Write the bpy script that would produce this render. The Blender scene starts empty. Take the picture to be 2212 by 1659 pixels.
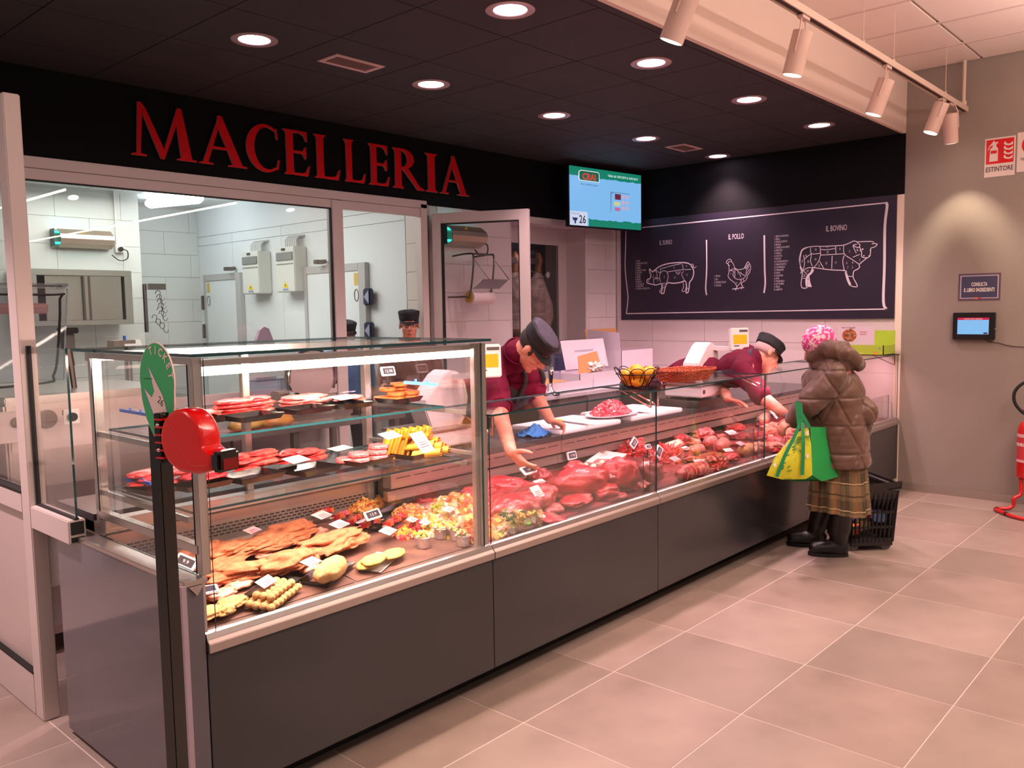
import bpy, bmesh, math, random
from mathutils import Vector, Matrix, noise
random.seed(7)
V = Vector
SC = bpy.context.scene
COL = SC.collection
# ------------------------------------------------------------------ camera
CAM = V((-1.1876, -2.3367, 1.5797)); YAW, PIT, ROL, FPX = 0.73743, -0.087526, -0.016203, 1814.3
_f = V((math.cos(YAW)*math.cos(PIT), math.sin(YAW)*math.cos(PIT), math.sin(PIT)))
_r0 = V((math.sin(YAW), -math.cos(YAW), 0)); _u0 = _r0.cross(_f)
_r = _r0*math.cos(ROL)+_u0*math.sin(ROL); _u = _u0*math.cos(ROL)-_r0*math.sin(ROL)
cd = bpy.data.cameras.new('camera'); cam = bpy.data.objects.new('camera', cd); COL.objects.link(cam)
cd.sensor_fit = 'HORIZONTAL'; cd.sensor_width = 36; cd.lens = FPX/2212*36; cd.clip_start = .05; cd.clip_end = 60
M = Matrix((( _r.x,_u.x,-_f.x,CAM.x),(_r.y,_u.y,-_f.y,CAM.y),(_r.z,_u.z,-_f.z,CAM.z),(0,0,0,1)))
cam.matrix_world = M; SC.camera = cam
def ray(px, py): return _f + _r*((px-1106)/FPX) - _u*((py-829.5)/FPX)
def at(px, py, ax, v):
    d = ray(px, py); i = 'xyz'.index(ax); return CAM + d*((v-CAM[i])/d[i])
def dep(px, py, D): return CAM + ray(px, py)*D
def dk(px, py, h=0.0, s=.10, z0=.597):          # point on the sloping display deck (z = z0 + s*y)
    d = ray(px, py); t = (z0+h - CAM.z + s*CAM.y)/(d.z - s*d.y); return CAM + d*t
def depth(p): return (V(p)-CAM).dot(_f)
# ------------------------------------------------------------------ world, exposure, large lights
SC.view_settings.view_transform = 'Standard'; SC.view_settings.look = 'None'
SC.view_settings.exposure = 0.38; SC.view_settings.gamma = 1; SC.view_settings.use_curve_mapping = False
SC.cycles.max_bounces = 8; SC.cycles.diffuse_bounces = 3; SC.cycles.glossy_bounces = 3; SC.cycles.transmission_bounces = 4
SC.cycles.transparent_max_bounces = 24; SC.cycles.caustics_reflective = False; SC.cycles.caustics_refractive = False
SC.cycles.sample_clamp_indirect = 3; SC.cycles.use_adaptive_sampling = True; SC.cycles.adaptive_threshold = 0.02
W = bpy.data.worlds.new('store'); SC.world = W; W.use_nodes = True
W.node_tree.nodes['Background'].inputs[0].default_value = (1.0, .76, .70, 1)
W.node_tree.nodes['Background'].inputs[1].default_value = .22
def area(name, loc, to, sx, sy, power, col, spread=math.pi):
    l = bpy.data.lights.new(name, 'AREA'); l.shape = 'RECTANGLE'; l.size = sx; l.size_y = sy; l.energy = power; l.color = col; l.spread = spread
    o = bpy.data.objects.new(name, l); COL.objects.link(o); o.location = loc
    o.rotation_euler = (V(to)-V(loc)).to_track_quat('-Z', 'Y').to_euler(); return o
def spot(name, loc, to, power, col, deg=60, blend=.5, r=.04):
    l = bpy.data.lights.new(name, 'SPOT'); l.energy = power; l.color = col; l.spot_size = math.radians(deg); l.spot_blend = blend; l.shadow_soft_size = r
    o = bpy.data.objects.new(name, l); COL.objects.link(o); o.location = loc
    o.rotation_euler = (V(to)-V(loc)).to_track_quat('-Z', 'Y').to_euler(); return o
PINK = (1, .60, .62); WARM = (1, .72, .50); MAG = (1, .68, .74); COOL = (.90, .97, 1.0)
# added fill lights out of view, standing in for the shop's ceiling lighting
area('shop_fill', (1.5, -2.75, 3.37), (1.5, -2.75, 0), 5.0, .5, 96, (1, .76, .67))
area('ceiling_fill', (3.6, -2.2, 2.9), (3.6, -2.2, 3.4), 4.0, .3, 125, (1, .74, .67))  # added upward fill that brightens the white ceiling
area('shop_fill', (4.6, -2.6, 3.38), (4.6, -2.6, 0), 3.0, .5, 26, (1, .78, .66))
area('shop_fill', (-2.2, .5, 3.2), (-2.0, .5, 0), .6, 3.0, 30, (1, .72, .70))
spot('floor_fill', (-1.0, 1.3, 2.9), (-.75, 1.5, 0), 260, (1, .70, .72), 80, .8, .06)  # unseen spot added to brighten the floor at the left
# preparation room fluorescent lighting
area('prep_light', (2.1, 4.6, 2.72), (2.1, 4.6, 0), 1.4, 2.2, 46, (1, .985, .94))
# ------------------------------------------------------------------ materials
MATS = {}
def lin(c):
    return tuple(((v/255)/12.92 if v/255 <= .04045 else ((v/255+.055)/1.055)**2.4) for v in c)
def mat(name, col, rough=.5, metal=0, col2=None, nscale=6, ndet=4, bump=0, bscale=60, emit=None, es=1, coat=0, spec=None, alpha=None, ramp=(.35, .65), sss=0, wave=None, sheen=0, stretch=None):
    if name in MATS: return MATS[name]
    m = bpy.data.materials.new(name); m.use_nodes = True; nt = m.node_tree; N = nt.nodes; L = nt.links
    b = N['Principled BSDF']; c = lin(col); b.inputs['Base Color'].default_value = (*c, 1)
    b.inputs['Roughness'].default_value = rough; b.inputs['Metallic'].default_value = metal
    if coat: b.inputs['Coat Weight'].default_value = coat; b.inputs['Coat Roughness'].default_value = .12
    if spec is not None: b.inputs['Specular IOR Level'].default_value = spec
    if sheen: b.inputs['Sheen Weight'].default_value = sheen
    if sss: b.inputs['Subsurface Weight'].default_value = sss; b.inputs['Subsurface Radius'].default_value = (.02, .006, .004)
    if emit: b.inputs['Emission Color'].default_value = (*lin(emit), 1); b.inputs['Emission Strength'].default_value = es
    tc = N.new('ShaderNodeTexCoord'); src = tc.outputs['Object']
    if stretch:
        mp = N.new('ShaderNodeMapping'); mp.inputs['Scale'].default_value = stretch; L.new(src, mp.inputs[0]); src = mp.outputs[0]
    if col2:
        n = N.new('ShaderNodeTexNoise'); n.inputs['Scale'].default_value = nscale; n.inputs['Detail'].default_value = ndet; L.new(src, n.inputs[0])
        r = N.new('ShaderNodeValToRGB'); r.color_ramp.elements[0].position = ramp[0]; r.color_ramp.elements[1].position = ramp[1]
        r.color_ramp.elements[0].color = (*c, 1); r.color_ramp.elements[1].color = (*lin(col2), 1)
        L.new(n.outputs['Fac'], r.inputs[0]); L.new(r.outputs[0], b.inputs['Base Color'])
    if bump:
        n2 = N.new('ShaderNodeTexNoise'); n2.inputs['Scale'].default_value = bscale; n2.inputs['Detail'].default_value = 3; L.new(src, n2.inputs[0])
        bp = N.new('ShaderNodeBump'); bp.inputs['Strength'].default_value = bump; bp.inputs['Distance'].default_value = .01
        L.new(n2.outputs['Fac'], bp.inputs['Height']); L.new(bp.outputs[0], b.inputs['Normal'])
    MATS[name] = m; return m
def glassmat(name, tint=(1, 1, 1), ior=1.5, boost=1.0, rough=0.0, haze=0):
    if name in MATS: return MATS[name]
    m = bpy.data.materials.new(name); m.use_nodes = True; nt = m.node_tree; N = nt.nodes; L = nt.links; N.clear()
    o = N.new('ShaderNodeOutputMaterial'); mx = N.new('ShaderNodeMixShader'); t = N.new('ShaderNodeBsdfTransparent'); g = N.new('ShaderNodeBsdfGlossy')
    fr = N.new('ShaderNodeFresnel'); fr.inputs[0].default_value = ior; ml = N.new('ShaderNodeMath'); ml.operation = 'MULTIPLY'; ml.inputs[1].default_value = boost; ml.use_clamp = True
    t.inputs[0].default_value = (*tint, 1); g.inputs['Roughness'].default_value = rough
    L.new(fr.outputs[0], ml.inputs[0]); L.new(ml.outputs[0], mx.inputs[0]); L.new(t.outputs[0], mx.inputs[1]); L.new(g.outputs[0], mx.inputs[2])
    out = mx.outputs[0]
    if haze:
        d = N.new('ShaderNodeBsdfTranslucent'); d.inputs[0].default_value = (.9, .9, .9, 1); m2 = N.new('ShaderNodeMixShader'); m2.inputs[0].default_value = haze
        L.new(out, m2.inputs[1]); L.new(d.outputs[0], m2.inputs[2]); out = m2.outputs[0]
    L.new(out, o.inputs[0]); MATS[name] = m; return m
def island(name, cols, rough=.5, coat=0, bump=0):      # colour per loose bit
    if name in MATS: return MATS[name]
    m = mat(name, cols[0], rough, coat=coat, bump=bump, bscale=90); nt = m.node_tree; N = nt.nodes; L = nt.links; b = N['Principled BSDF']
    g = N.new('ShaderNodeNewGeometry'); r = N.new('ShaderNodeValToRGB'); r.color_ramp.interpolation = 'CONSTANT'; e = r.color_ramp.elements
    while len(e) < len(cols): e.new(1)
    for i, c in enumerate(cols): e[i].position = i/len(cols); e[i].color = (*lin(c), 1)
    L.new(g.outputs['Random Per Island'], r.inputs[0]); L.new(r.outputs[0], b.inputs['Base Color']); return m
GLASS = glassmat('glass', (.988, .994, .99), 1.42, .32); GEDGE = mat('glass_edge', (22, 62, 66), .12, spec=.8)
PLEXI = glassmat('plexiglass', (.93, .93, .95), 1.4, .6, .03, .06)
STEEL = mat('brushed_steel', (176, 168, 160), .3, .9, bump=.03, bscale=300)
STEELD = mat('steel_dark', (112, 104, 98), .3, .9)
CHROME = mat('chrome', (215, 210, 208), .12, 1)
ALU = mat('painted_aluminium', (206, 190, 184), .42, 0.1, bump=.02, bscale=400)
ALUB = mat('aluminium_profile', (196, 188, 182), .25, .85)
BLACK = mat('black_plastic', (14, 13, 14), .35)
BLKM = mat('black_painted_metal', (18, 15, 14), .32)
WHITEP = mat('white_plastic', (232, 226, 220), .4)
WHITEM = mat('white_paint', (236, 222, 208), .55)
RUBB = mat('rubber', (16, 15, 15), .7)
SKIN = mat('skin', (206, 140, 116), .5, col2=(190, 112, 92), nscale=14, sss=.08)
# ------------------------------------------------------------------ mesh helpers
WM = {}
def ico(sub):
    k = ('ico', sub)
    if k not in WM:
        bm = bmesh.new(); bmesh.ops.create_icosphere(bm, subdivisions=sub, radius=1)
        bm.verts.index_update(); WM[k] = ([v.co.copy() for v in bm.verts], [[v.index for v in f.verts] for f in bm.faces]); bm.free()
    return WM[k]
def frame(fwd, up=(0, 0, 1)):
    y = V(fwd).normalized(); x = y.cross(V(up)).normalized(); z = x.cross(y); return Matrix((x, y, z)).transposed()
def rz(a): return Matrix.Rotation(a, 3, 'Z')
class MB:
    def __init__(s): s.v = []; s.f = []; s.mi = []
    def add(s, vs, fs, mi=0):
        n = len(s.v); s.v += [V(v) for v in vs]; s.f += [[i+n for i in f] for f in fs]; s.mi += [mi]*len(fs); return s
    def box(s, x0, y0, z0, x1, y1, z1, mi=0):
        x0, x1 = min(x0, x1), max(x0, x1); y0, y1 = min(y0, y1), max(y0, y1); z0, z1 = min(z0, z1), max(z0, z1)
        return s.add([(x0,y0,z0),(x1,y0,z0),(x1,y1,z0),(x0,y1,z0),(x0,y0,z1),(x1,y0,z1),(x1,y1,z1),(x0,y1,z1)], [(0,3,2,1),(4,5,6,7),(0,1,5,4),(1,2,6,5),(2,3,7,6),(3,0,4,7)], mi)
    def obox(s, c, R, hx, hy, hz, mi=0):      # oriented box, half sizes
        c = V(c); vs = [c+R@V((a*hx, b*hy, d*hz)) for a, b, d in ((-1,-1,-1),(1,-1,-1),(1,1,-1),(-1,1,-1),(-1,-1,1),(1,-1,1),(1,1,1),(-1,1,1))]
        return s.add(vs, [(0,3,2,1),(4,5,6,7),(0,1,5,4),(1,2,6,5),(2,3,7,6),(3,0,4,7)], mi)
    def bar(s, p0, p1, w, h, up=(0, 0, 1), mi=0):
        p0, p1 = V(p0), V(p1); R = frame(p1-p0, up); return s.obox((p0+p1)/2, R, w/2, (p1-p0).length/2, h/2, mi)
    def cyl(s, p0, p1, r0, r1=None, n=14, mi=0):
        p0, p1 = V(p0), V(p1); r1 = r0 if r1 is None else r1; d = p1-p0
        up = (0, 0, 1) if abs(d.normalized().z) < .95 else (1, 0, 0); R = frame(d, up); vs = []
        for p, r in ((p0, r0), (p1, r1)):
            for i in range(n): a = 2*math.pi*i/n; vs.append(p+R@V((math.cos(a)*r, 0, math.sin(a)*r)))
        return s.add(vs, [(i, (i+1) % n, n+(i+1) % n, n+i) for i in range(n)]+[tuple(range(n))[::-1], tuple(range(n, 2*n))], mi)
    def tube(s, pts, r, n=8, closed=False, mi=0):
        pts = [V(p) for p in pts]; rs = r if isinstance(r, (list, tuple)) else [r]*len(pts); vs = []; N = len(pts); up = V((0, 0, 1)); pt = None
        for i, p in enumerate(pts):
            a = pts[(i-1) % N] if (i or closed) else p; b = pts[(i+1) % N] if (i < N-1 or closed) else p
            t = (b-a).normalized()
            if pt is None:
                if abs(t.z) > .9: up = V((1, .1, 0))
                x = t.cross(up).normalized()
            else: x = (x - t*x.dot(t)); x = x.normalized() if x.length > 1e-6 else t.orthogonal().normalized()
            pt = t; z = x.cross(t)
            for k in range(n): g = 2*math.pi*k/n; vs.append(p+x*math.cos(g)*rs[i]+z*math.sin(g)*rs[i])
        fs = []
        for i in range(N if closed else N-1):
            j = (i+1) % N
            for k in range(n): fs.append((i*n+k, i*n+(k+1) % n, j*n+(k+1) % n, j*n+k))
        if not closed: fs += [tuple(range(n))[::-1], tuple(range((N-1)*n, N*n))]
        return s.add(vs, fs, mi)
    def lathe(s, c, prof, n=24, R=None, mi=0, sx=1, sy=1):
        c = V(c); R = R or Matrix.Identity(3); vs = []
        for r, z in prof:
            for i in range(n): a = 2*math.pi*i/n; vs.append(c+R@V((math.cos(a)*r*sx, math.sin(a)*r*sy, z)))
        if len(prof) == 2 and prof[0][0] < 1e-5 and prof[0][1] == prof[1][1]: return s.add(vs[n:], [tuple(range(n))], mi)
        fs = []
        for j in range(len(prof)-1):
            for i in range(n): fs.append((j*n+i, j*n+(i+1) % n, (j+1)*n+(i+1) % n, (j+1)*n+i))
        if prof[0][0] > 1e-5: fs.append(tuple(range(n))[::-1])
        if prof[-1][0] > 1e-5: fs.append(tuple(range((len(prof)-1)*n, len(prof)*n)))
        return s.add(vs, fs, mi)
    def ell(s, c, r, R=None, sub=3, mi=0, fn=None):
        vs, fs = ico(sub); c = V(c); R = R or Matrix.Identity(3); r = V(r) if not isinstance(r, (int, float)) else V((r, r, r)); o = []
        for v in vs:
            q = V((v.x*r.x, v.y*r.y, v.z*r.z))
            if fn: q = fn(q, v)
            o.append(c+R@q)
        return s.add(o, fs, mi)
    def cap(s, p0, r0, p1, r1, sub=2):          # tapered capsule with round ends
        s.ell(p0, r0, sub=sub); s.ell(p1, r1, sub=sub); return s.cyl(p0, p1, r0, r1, n=16)
    def prism(s, poly, vec, mi=0):
        n = len(poly); poly = [V(p) for p in poly]; vec = V(vec)
        return s.add(poly+[p+vec for p in poly], [tuple(range(n))[::-1], tuple(range(n, 2*n))]+[(i, (i+1) % n, n+(i+1) % n, n+i) for i in range(n)], mi)
    def tray(s, c, R, lx, ly, h, fl=.012, t=.003, mi=0):  # open shallow tray
        c = V(c); P = []
        for z, a in ((0, -fl), (h, 0), (h, t+.004), (t, -fl-t)):
            hx, hy = lx/2+a-(2*t+.008 if a == t+.004 and 0 else 0), ly/2+a
            if (z, a) == (h, t+.004): hx, hy = lx/2-t-.001, ly/2-t-.001
            P += [c+R@V((x*hx, y*hy, z)) for x, y in ((-1,-1),(1,-1),(1,1),(-1,1))]
        fs = [(0,3,2,1),(12,13,14,15)]
        for k in range(3):
            for i in range(4): fs.append((k*4+i, k*4+(i+1) % 4, k*4+4+(i+1) % 4, k*4+4+i))
        return s.add(P, fs, mi)
    def mesh(s, name, mats, smooth, bevel, origin, seg=2):
        me = bpy.data.meshes.new(name); me.from_pydata([v-origin for v in s.v], [], s.f)
        for m in (mats if isinstance(mats, (list, tuple)) else [mats]): me.materials.append(m)
        if isinstance(mats, (list, tuple)): me.polygons.foreach_set('material_index', s.mi)
        if bevel:
            bm = bmesh.new(); bm.from_mesh(me)
            bmesh.ops.bevel(bm, geom=[e for e in bm.edges if len(e.link_faces) == 2 and e.calc_face_angle(0) > .6], offset=bevel, segments=seg, affect='EDGES', clamp_overlap=True); bm.to_mesh(me); bm.free()
        if smooth:
            me.polygons.foreach_set('use_smooth', [True]*len(me.polygons))
            if smooth != 2: me.set_sharp_from_angle(angle=math.radians(40))
        me.update(); return me
    def build(s, name, mats, parent=None, smooth=False, bevel=0, loc=None, seg=2):
        if parent is not None: org = parent.get('_o'); org = V(org) if org is not None else V((0, 0, 0))
        elif loc is not None: org = V(loc)
        else:
            xs = [v.x for v in s.v]; ys = [v.y for v in s.v]; org = V(((min(xs)+max(xs))/2, (min(ys)+max(ys))/2, min(v.z for v in s.v)))
        o = bpy.data.objects.new(name, s.mesh(name, mats, smooth, bevel, org, seg)); COL.objects.link(o)
        if parent is not None: o.parent = parent; o['_o'] = parent['_o']
        else: o.location = org; o['_o'] = list(org)
        return o
def tag(o, label=None, cat=None, group=None, kind=None):
    if label: o['label'] = label
    if cat: o['category'] = cat
    if group: o['group'] = group
    if kind: o['kind'] = kind
    return o
def thing(name, label, cat, loc, group=None):
    o = bpy.data.objects.new(name, None); COL.objects.link(o); o.location = loc; o.empty_display_size = .05; o['_o'] = list(loc)
    return tag(o, label, cat, group)
def struct(name, mb, m, bevel=0, parent=None):
    o = mb.build(name, m, parent, bevel=bevel)
    if parent is None: o['kind'] = 'structure'
    return o
def one(mb, name, m, label, cat, group=None, smooth=False, bevel=0): return tag(mb.build(name, m, smooth=smooth, bevel=bevel), label, cat, group)
def kids(r): return [o for o in COL.objects if o.parent == r]
def dup(root, M3, shift, label, group=None, pivot=None):   # copy a thing and its parts; everything keeps its shared mesh
    r = root.copy(); COL.objects.link(r); r.matrix_basis = Matrix.Translation(V(shift)) @ M3.to_4x4()
    r['label'] = label
    if group: r['group'] = group
    for c in ROOTKIDS[root.name]:
        d = c.copy(); COL.objects.link(d); d.parent = r
        for g in ROOTKIDS.get(c.name, []): e = g.copy(); COL.objects.link(e); e.parent = d
    return r
ROOTKIDS = {}
def reg(root, ks): ROOTKIDS[root.name] = ks
def bake(mb, voxel, smooth=4, name='tmp'):     # fuse overlapping solids into one smooth skin
    me = bpy.data.meshes.new(name); me.from_pydata(mb.v, [], mb.f)
    o = bpy.data.objects.new(name, me); COL.objects.link(o)
    r = o.modifiers.new('r', 'REMESH'); r.mode = 'VOXEL'; r.voxel_size = voxel
    if smooth: q = o.modifiers.new('s', 'SMOOTH'); q.iterations = smooth; q.factor = .5
    bpy.context.view_layer.update(); dg = bpy.context.evaluated_depsgraph_get()
    m2 = bpy.data.meshes.new_from_object(o.evaluated_get(dg)); bpy.data.objects.remove(o)
    out = MB(); out.v = [v.co.copy() for v in m2.vertices]; out.f = [list(p.vertices) for p in m2.polygons]; out.mi = [0]*len(out.f)
    bpy.data.meshes.remove(m2); return out
def txt(s, origin, ux, uy, size, m, parent, name='lettering', xs=1.0, ext=0.0, align='LEFT', bold=0.0, line=1.0, flat=True):
    c = bpy.data.curves.new('t', 'FONT'); c.body = s; c.size = 1; c.align_x = align; c.extrude = 0; c.offset = bold; c.resolution_u = 2; c.space_line = line
    o = bpy.data.objects.new('t', c); COL.objects.link(o); bpy.context.view_layer.update()
    m2 = bpy.data.meshes.new_from_object(o.evaluated_get(bpy.context.evaluated_depsgraph_get())); bpy.data.objects.remove(o)
    ux, uy = V(ux).normalized(), V(uy).normalized(); n = ux.cross(uy); origin = V(origin); b = MB()
    vs = [origin+ux*v.co.x*size*xs+uy*v.co.y*size for v in m2.vertices]; fs = [list(p.vertices) for p in m2.polygons]
    b.add(vs, fs)
    if ext:
        b.v = [v+n*ext for v in b.v]; k = len(vs); em = {}
        for f in fs:
            for i in range(len(f)):
                e = (f[i], f[(i+1) % len(f)]); em[e] = 1
        b.add(vs, [(e[0], e[1]) for e in []]); sd = [(e[0]+k, e[1]+k, e[1], e[0]) for e in em if (e[1], e[0]) not in em]; b.f += sd; b.mi += [0]*len(sd)
    bpy.data.meshes.remove(m2)
    return b.build(name, m, parent)
def catmull(p, k=4, closed=False):
    p = [V(q) for q in p]; n = len(p); o = []
    if n < 3: return p
    for i in range(n if closed else n-1):
        a = p[(i-1) % n] if (i or closed) else p[i]; b = p[i]; c = p[(i+1) % n]; d = p[(i+2) % n] if (i < n-2 or closed) else c
        for j in range(k):
            t = j/k; o.append(.5*((2*b)+(-a+c)*t+(2*a-5*b+4*c-d)*t*t+(-a+3*b-3*c+d)*t**3))
    if not closed: o.append(p[-1])
    return o
def ribbon(mb, pts, w, nrm, closed=False):      # flat painted line
    nrm = V(nrm); vs = []; n = len(pts)
    for i, p in enumerate(pts):
        a = pts[i-1] if (i or closed) else p; b = pts[(i+1) % n] if (i < n-1 or closed) else p
        t = (b-a); t = t.normalized() if t.length > 1e-9 else V((0, 0, 1)); s = t.cross(nrm)*(w/2); vs += [p+s, p-s]
    mb.add(vs, [(2*i, 2*i+1, (2*i+3) % (2*n), (2*i+2) % (2*n)) for i in range(n if closed else n-1)])
def pane(mb, x0, y0, z0, x1, y1, z1):           # glass sheet; thin sides get the green edge
    d = [abs(x1-x0), abs(y1-y0), abs(z1-z0)]; k = d.index(min(d)); n = len(mb.f); mb.box(x0, y0, z0, x1, y1, z1)
    ax = [2, 2, 1, 0, 1, 0]
    for i in range(6): mb.mi[n+i] = 0 if ax[i] == k else 1
GM = [GLASS, GEDGE]
# ================================================================== STRUCTURE
XE, YB, ZC, ZW = 6.287, 2.92, 2.989, 3.47
FLT = [mat('floor_tile_%d' % i, c, .36, col2=c2, nscale=1.7, ndet=7, bump=.012, bscale=25, ramp=(.3, .72)) for i, (c, c2) in enumerate([((166, 147, 134), (122, 106, 97)), ((154, 137, 125), (124, 110, 100)), ((170, 152, 139), (132, 117, 107))])]
GROUT = mat('grout', (204, 184, 172), .8)
floor = struct('floor', MB().box(-4, -6, -.1, XE+.3, 7.4, -.001), GROUT)
S = .5995; TX0, TY0 = 1.726, -.866
tmesh = {}
for i in range(-7, 8):
    for j in range(-4, 6):
        x = TX0+i*S; y = TY0+(j-1)*S
        if x > XE or (j > 2 and (x > .1 or y > 1.9)): continue
        w = min(S, XE+.0-x)-.004
        key = (round(w, 3), (i*7+j*13) % 3)
        if key not in tmesh: tmesh[key] = MB().box(0, 0, -.005, w+.0005, S-.0035, 0).mesh('floor_tile', FLT[key[1]], False, .0012, V((0, 0, 0)), 1)
        o = bpy.data.objects.new('floor_tile', tmesh[key]); COL.objects.link(o); o.parent = floor; fo = V(floor['_o']); o.location = V((x, y, 0))-fo
# dark lowered ceiling with its panels
BTILE = mat('black_ceiling_panel', (40, 33, 34), .75, col2=(33, 27, 28), nscale=3, bump=.05, bscale=250)
BGRID = mat('black_ceiling_grid', (9, 7, 8), .8)
GX0, GY0 = .929-1.8, 1.287-1.2-.0
ceil = struct('ceiling', MB().box(-.9, .03, ZC+.012, XE+.1, YB+.05, ZC+.08), BGRID)
cm = {}
DL = [(1.244, 1.625), (2.469, 1.625), (3.678, 1.625), (4.885, 1.625), (6.08, 1.61), (1.855, .4), (3.064, .4), (4.282, .4), (5.453, .39)]
for i in range(0, 13):
    for j in range(0, 5):
        x0 = GX0+i*.6; y0 = GY0+j*.6; x1 = min(x0+.6, XE); y1 = min(y0+.6, YB)
        if x1-x0 < .05 or y1-y0 < .05: continue
        MB().box(x0+.003, y0+.003, ZC, x1-.003, y1-.003, ZC+.012).build('ceiling_panel', BTILE, ceil)
MB().box(-.9, .03, ZC, XE, GY0-.002, ZC+.012).build('ceiling_panel', BTILE, ceil)
# white ceiling of the shop in front of the bulkhead
WTILE = mat('white_ceiling_panel', (238, 222, 212), .8, bump=.04, bscale=200); TBAR = mat('ceiling_bar', (212, 190, 182), .6)
ceil2 = struct('ceiling', MB().box(-.9, -5, ZW+.02, XE+.1, .02, ZW+.1), TBAR)
for i in range(-2, 6):
    for j in range(-4, 1):
        x0 = 3.325+i*.607; y0 = -.55+j*.573; x1 = min(x0+.607, XE); y1 = y0+.573
        if x1-x0 > .05: MB().box(x0+.012, y0+.012, ZW+.004, x1-.012, y1-.012, ZW+.02).build('ceiling_panel', WTILE, ceil2)
for i in range(0, 6):
    MB().box(3.313+i*.607, -3, ZW, 3.337+i*.607, .02, ZW+.012).build('ceiling_bar', TBAR, ceil2)
# bulkhead between both ceilings, end wall, fascia
struct('wall_front', MB().box(-.9, .0, ZC-.003, XE, .03, ZW+.05), mat('bulkhead_paint', (232, 210, 196), .6))
GREY = mat('grey_wall_paint', (146, 134, 124), .6, col2=(140, 128, 118), nscale=2, bump=.01, bscale=200)
struct('wall_right', MB().box(XE, -6, 0, XE+.1, .055, ZW+.05), GREY)
BLKW = mat('black_wall_paint', (7, 5, 7), .8, spec=.2)
TILEW = mat('white_wall_tile', (226, 208, 208), .25, col2=(220, 202, 202), nscale=2); TGRT = mat('wall_grout', (205, 196, 190), .8)
wr = struct('wall_right', MB().box(XE+.008, .055, 0, XE+.1, YB+.1, ZW), TGRT)
MB().box(XE-.012, .0, 2.492, XE+.008, YB, ZC).build('black_panel', BLKW, wr)
tl = {}
def walltile(p, axis, u0, u1, z0, z1, pos, m=TILEW):
    b = MB(); g = .0015
    if axis == 'x': b.box(pos, u0+g, z0+g, pos+.008, u1-g, z1-g)
    else: b.box(u0+g, pos, z0+g, u1-g, pos+.008, z1-g)
    b.build('wall_tile', m, p)
zr = [.24, .49, .74, .99, 1.24, 1.49, 1.74, 1.985, 2.24, 2.49]
for k in range(len(zr)-1):
    ys = [.055, .65, 1.255, 1.86, 2.463, YB-.01] if k < 6 else [2.84, YB-.01]
    for a, b in zip(ys, ys[1:]):
        if k == 5: walltile(wr, 'x', max(a, 2.84) if 0 else a, b, zr[k], zr[k+1], XE)
        else: walltile(wr, 'x', a, b, zr[k], zr[k+1], XE)
struct('trim_1', MB().box(XE-.006, .0, 0, XE+.004, .055, 2.492), mat('trim_paint', (236, 218, 200), .5))
bb = struct('baseboard_right', MB().box(XE-.014, -6, 0, XE, -.03, .062), mat('baseboard_metal', (176, 166, 156), .3, .7))
# back wall: fascia over the shop window
wb = struct('wall_back', MB().box(-.9, YB+.008, 2.488, XE, YB+.12, ZC+.02), BLKW)
MB().box(-.9, YB-.004, 2.488, 3.56, YB+.008, ZC).build('black_panel', BLKW, wb)
MB().box(3.56, YB-.004, 2.46, XE, YB+.008, ZC).build('black_panel', BLKW, wb)
# tiled back wall right of the doorway, with the recess for the ageing cabinet
NX0, NX1, NZ0, NZ1 = 4.62, 5.75, 1.175, 2.405
wt = struct('wall_back', MB().box(3.60, YB+.008, 0, NX0, YB+.12, 2.46).box(NX1, YB+.008, 0, XE+.1, YB+.12, 2.46).box(NX0, YB+.008, 0, NX1, YB+.12, NZ0).box(NX0, YB+.008, NZ1, NX1, YB+.12, 2.46), TGRT)
zb = [0, .24, .49, .74, .99, 1.24, 1.49, 1.74, 1.985, 2.24, 2.46]
for k in range(len(zb)-1):
    xs = [3.70, 4.30, 4.90, 5.5, 6.10, XE-.01] if k % 2 == 0 else [3.70, 4.0, 4.60, 5.2, 5.8, XE-.01]
    for a, b in zip(xs, xs[1:]):
        z0, z1 = zb[k], zb[k+1]
        if a < NX0 < b or a < NX1 < b or (a >= NX0 and b <= NX1):
            if z1 <= NZ0 or z0 >= NZ1: walltile(wt, 'y', a, b, z0, z1, YB)
            else:
                if a < NX0-.02: walltile(wt, 'y', a, NX0, z0, z1, YB)
                if b > NX1+.02: walltile(wt, 'y', NX1, b, z0, z1, YB)
        else: walltile(wt, 'y', a, b, z0, z1, YB)
NP = mat('recess_panel', (204, 186, 186), .5)
YN = 3.17
MB().box(NX1-.004, YB+.004, NZ0-.02, NX1+.03, YN+.1, NZ1+.02).build('recess_side', NP, wt)
MB().box(NX0-.03, YB+.004, NZ0-.02, NX0+.004, YN+.1, NZ1+.02).build('recess_side', NP, wt)
MB().box(NX0-.03, YB+.005, NZ0-.03, NX1+.03, YN+.1, NZ0+.004).build('recess_sill', NP, wt)
MB().box(NX0-.03, YB+.005, NZ1-.004, NX1+.03, YN+.1, NZ1+.03).build('recess_head', NP, wt)
YCAB = 3.62
MB().box(NX0, YN, 2.235, NX1, YN+.03, NZ1).build('recess_panel', NP, wt); MB().box(5.62, YN, NZ0, NX1, YN+.03, 2.235).build('recess_panel', NP, wt)
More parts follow.
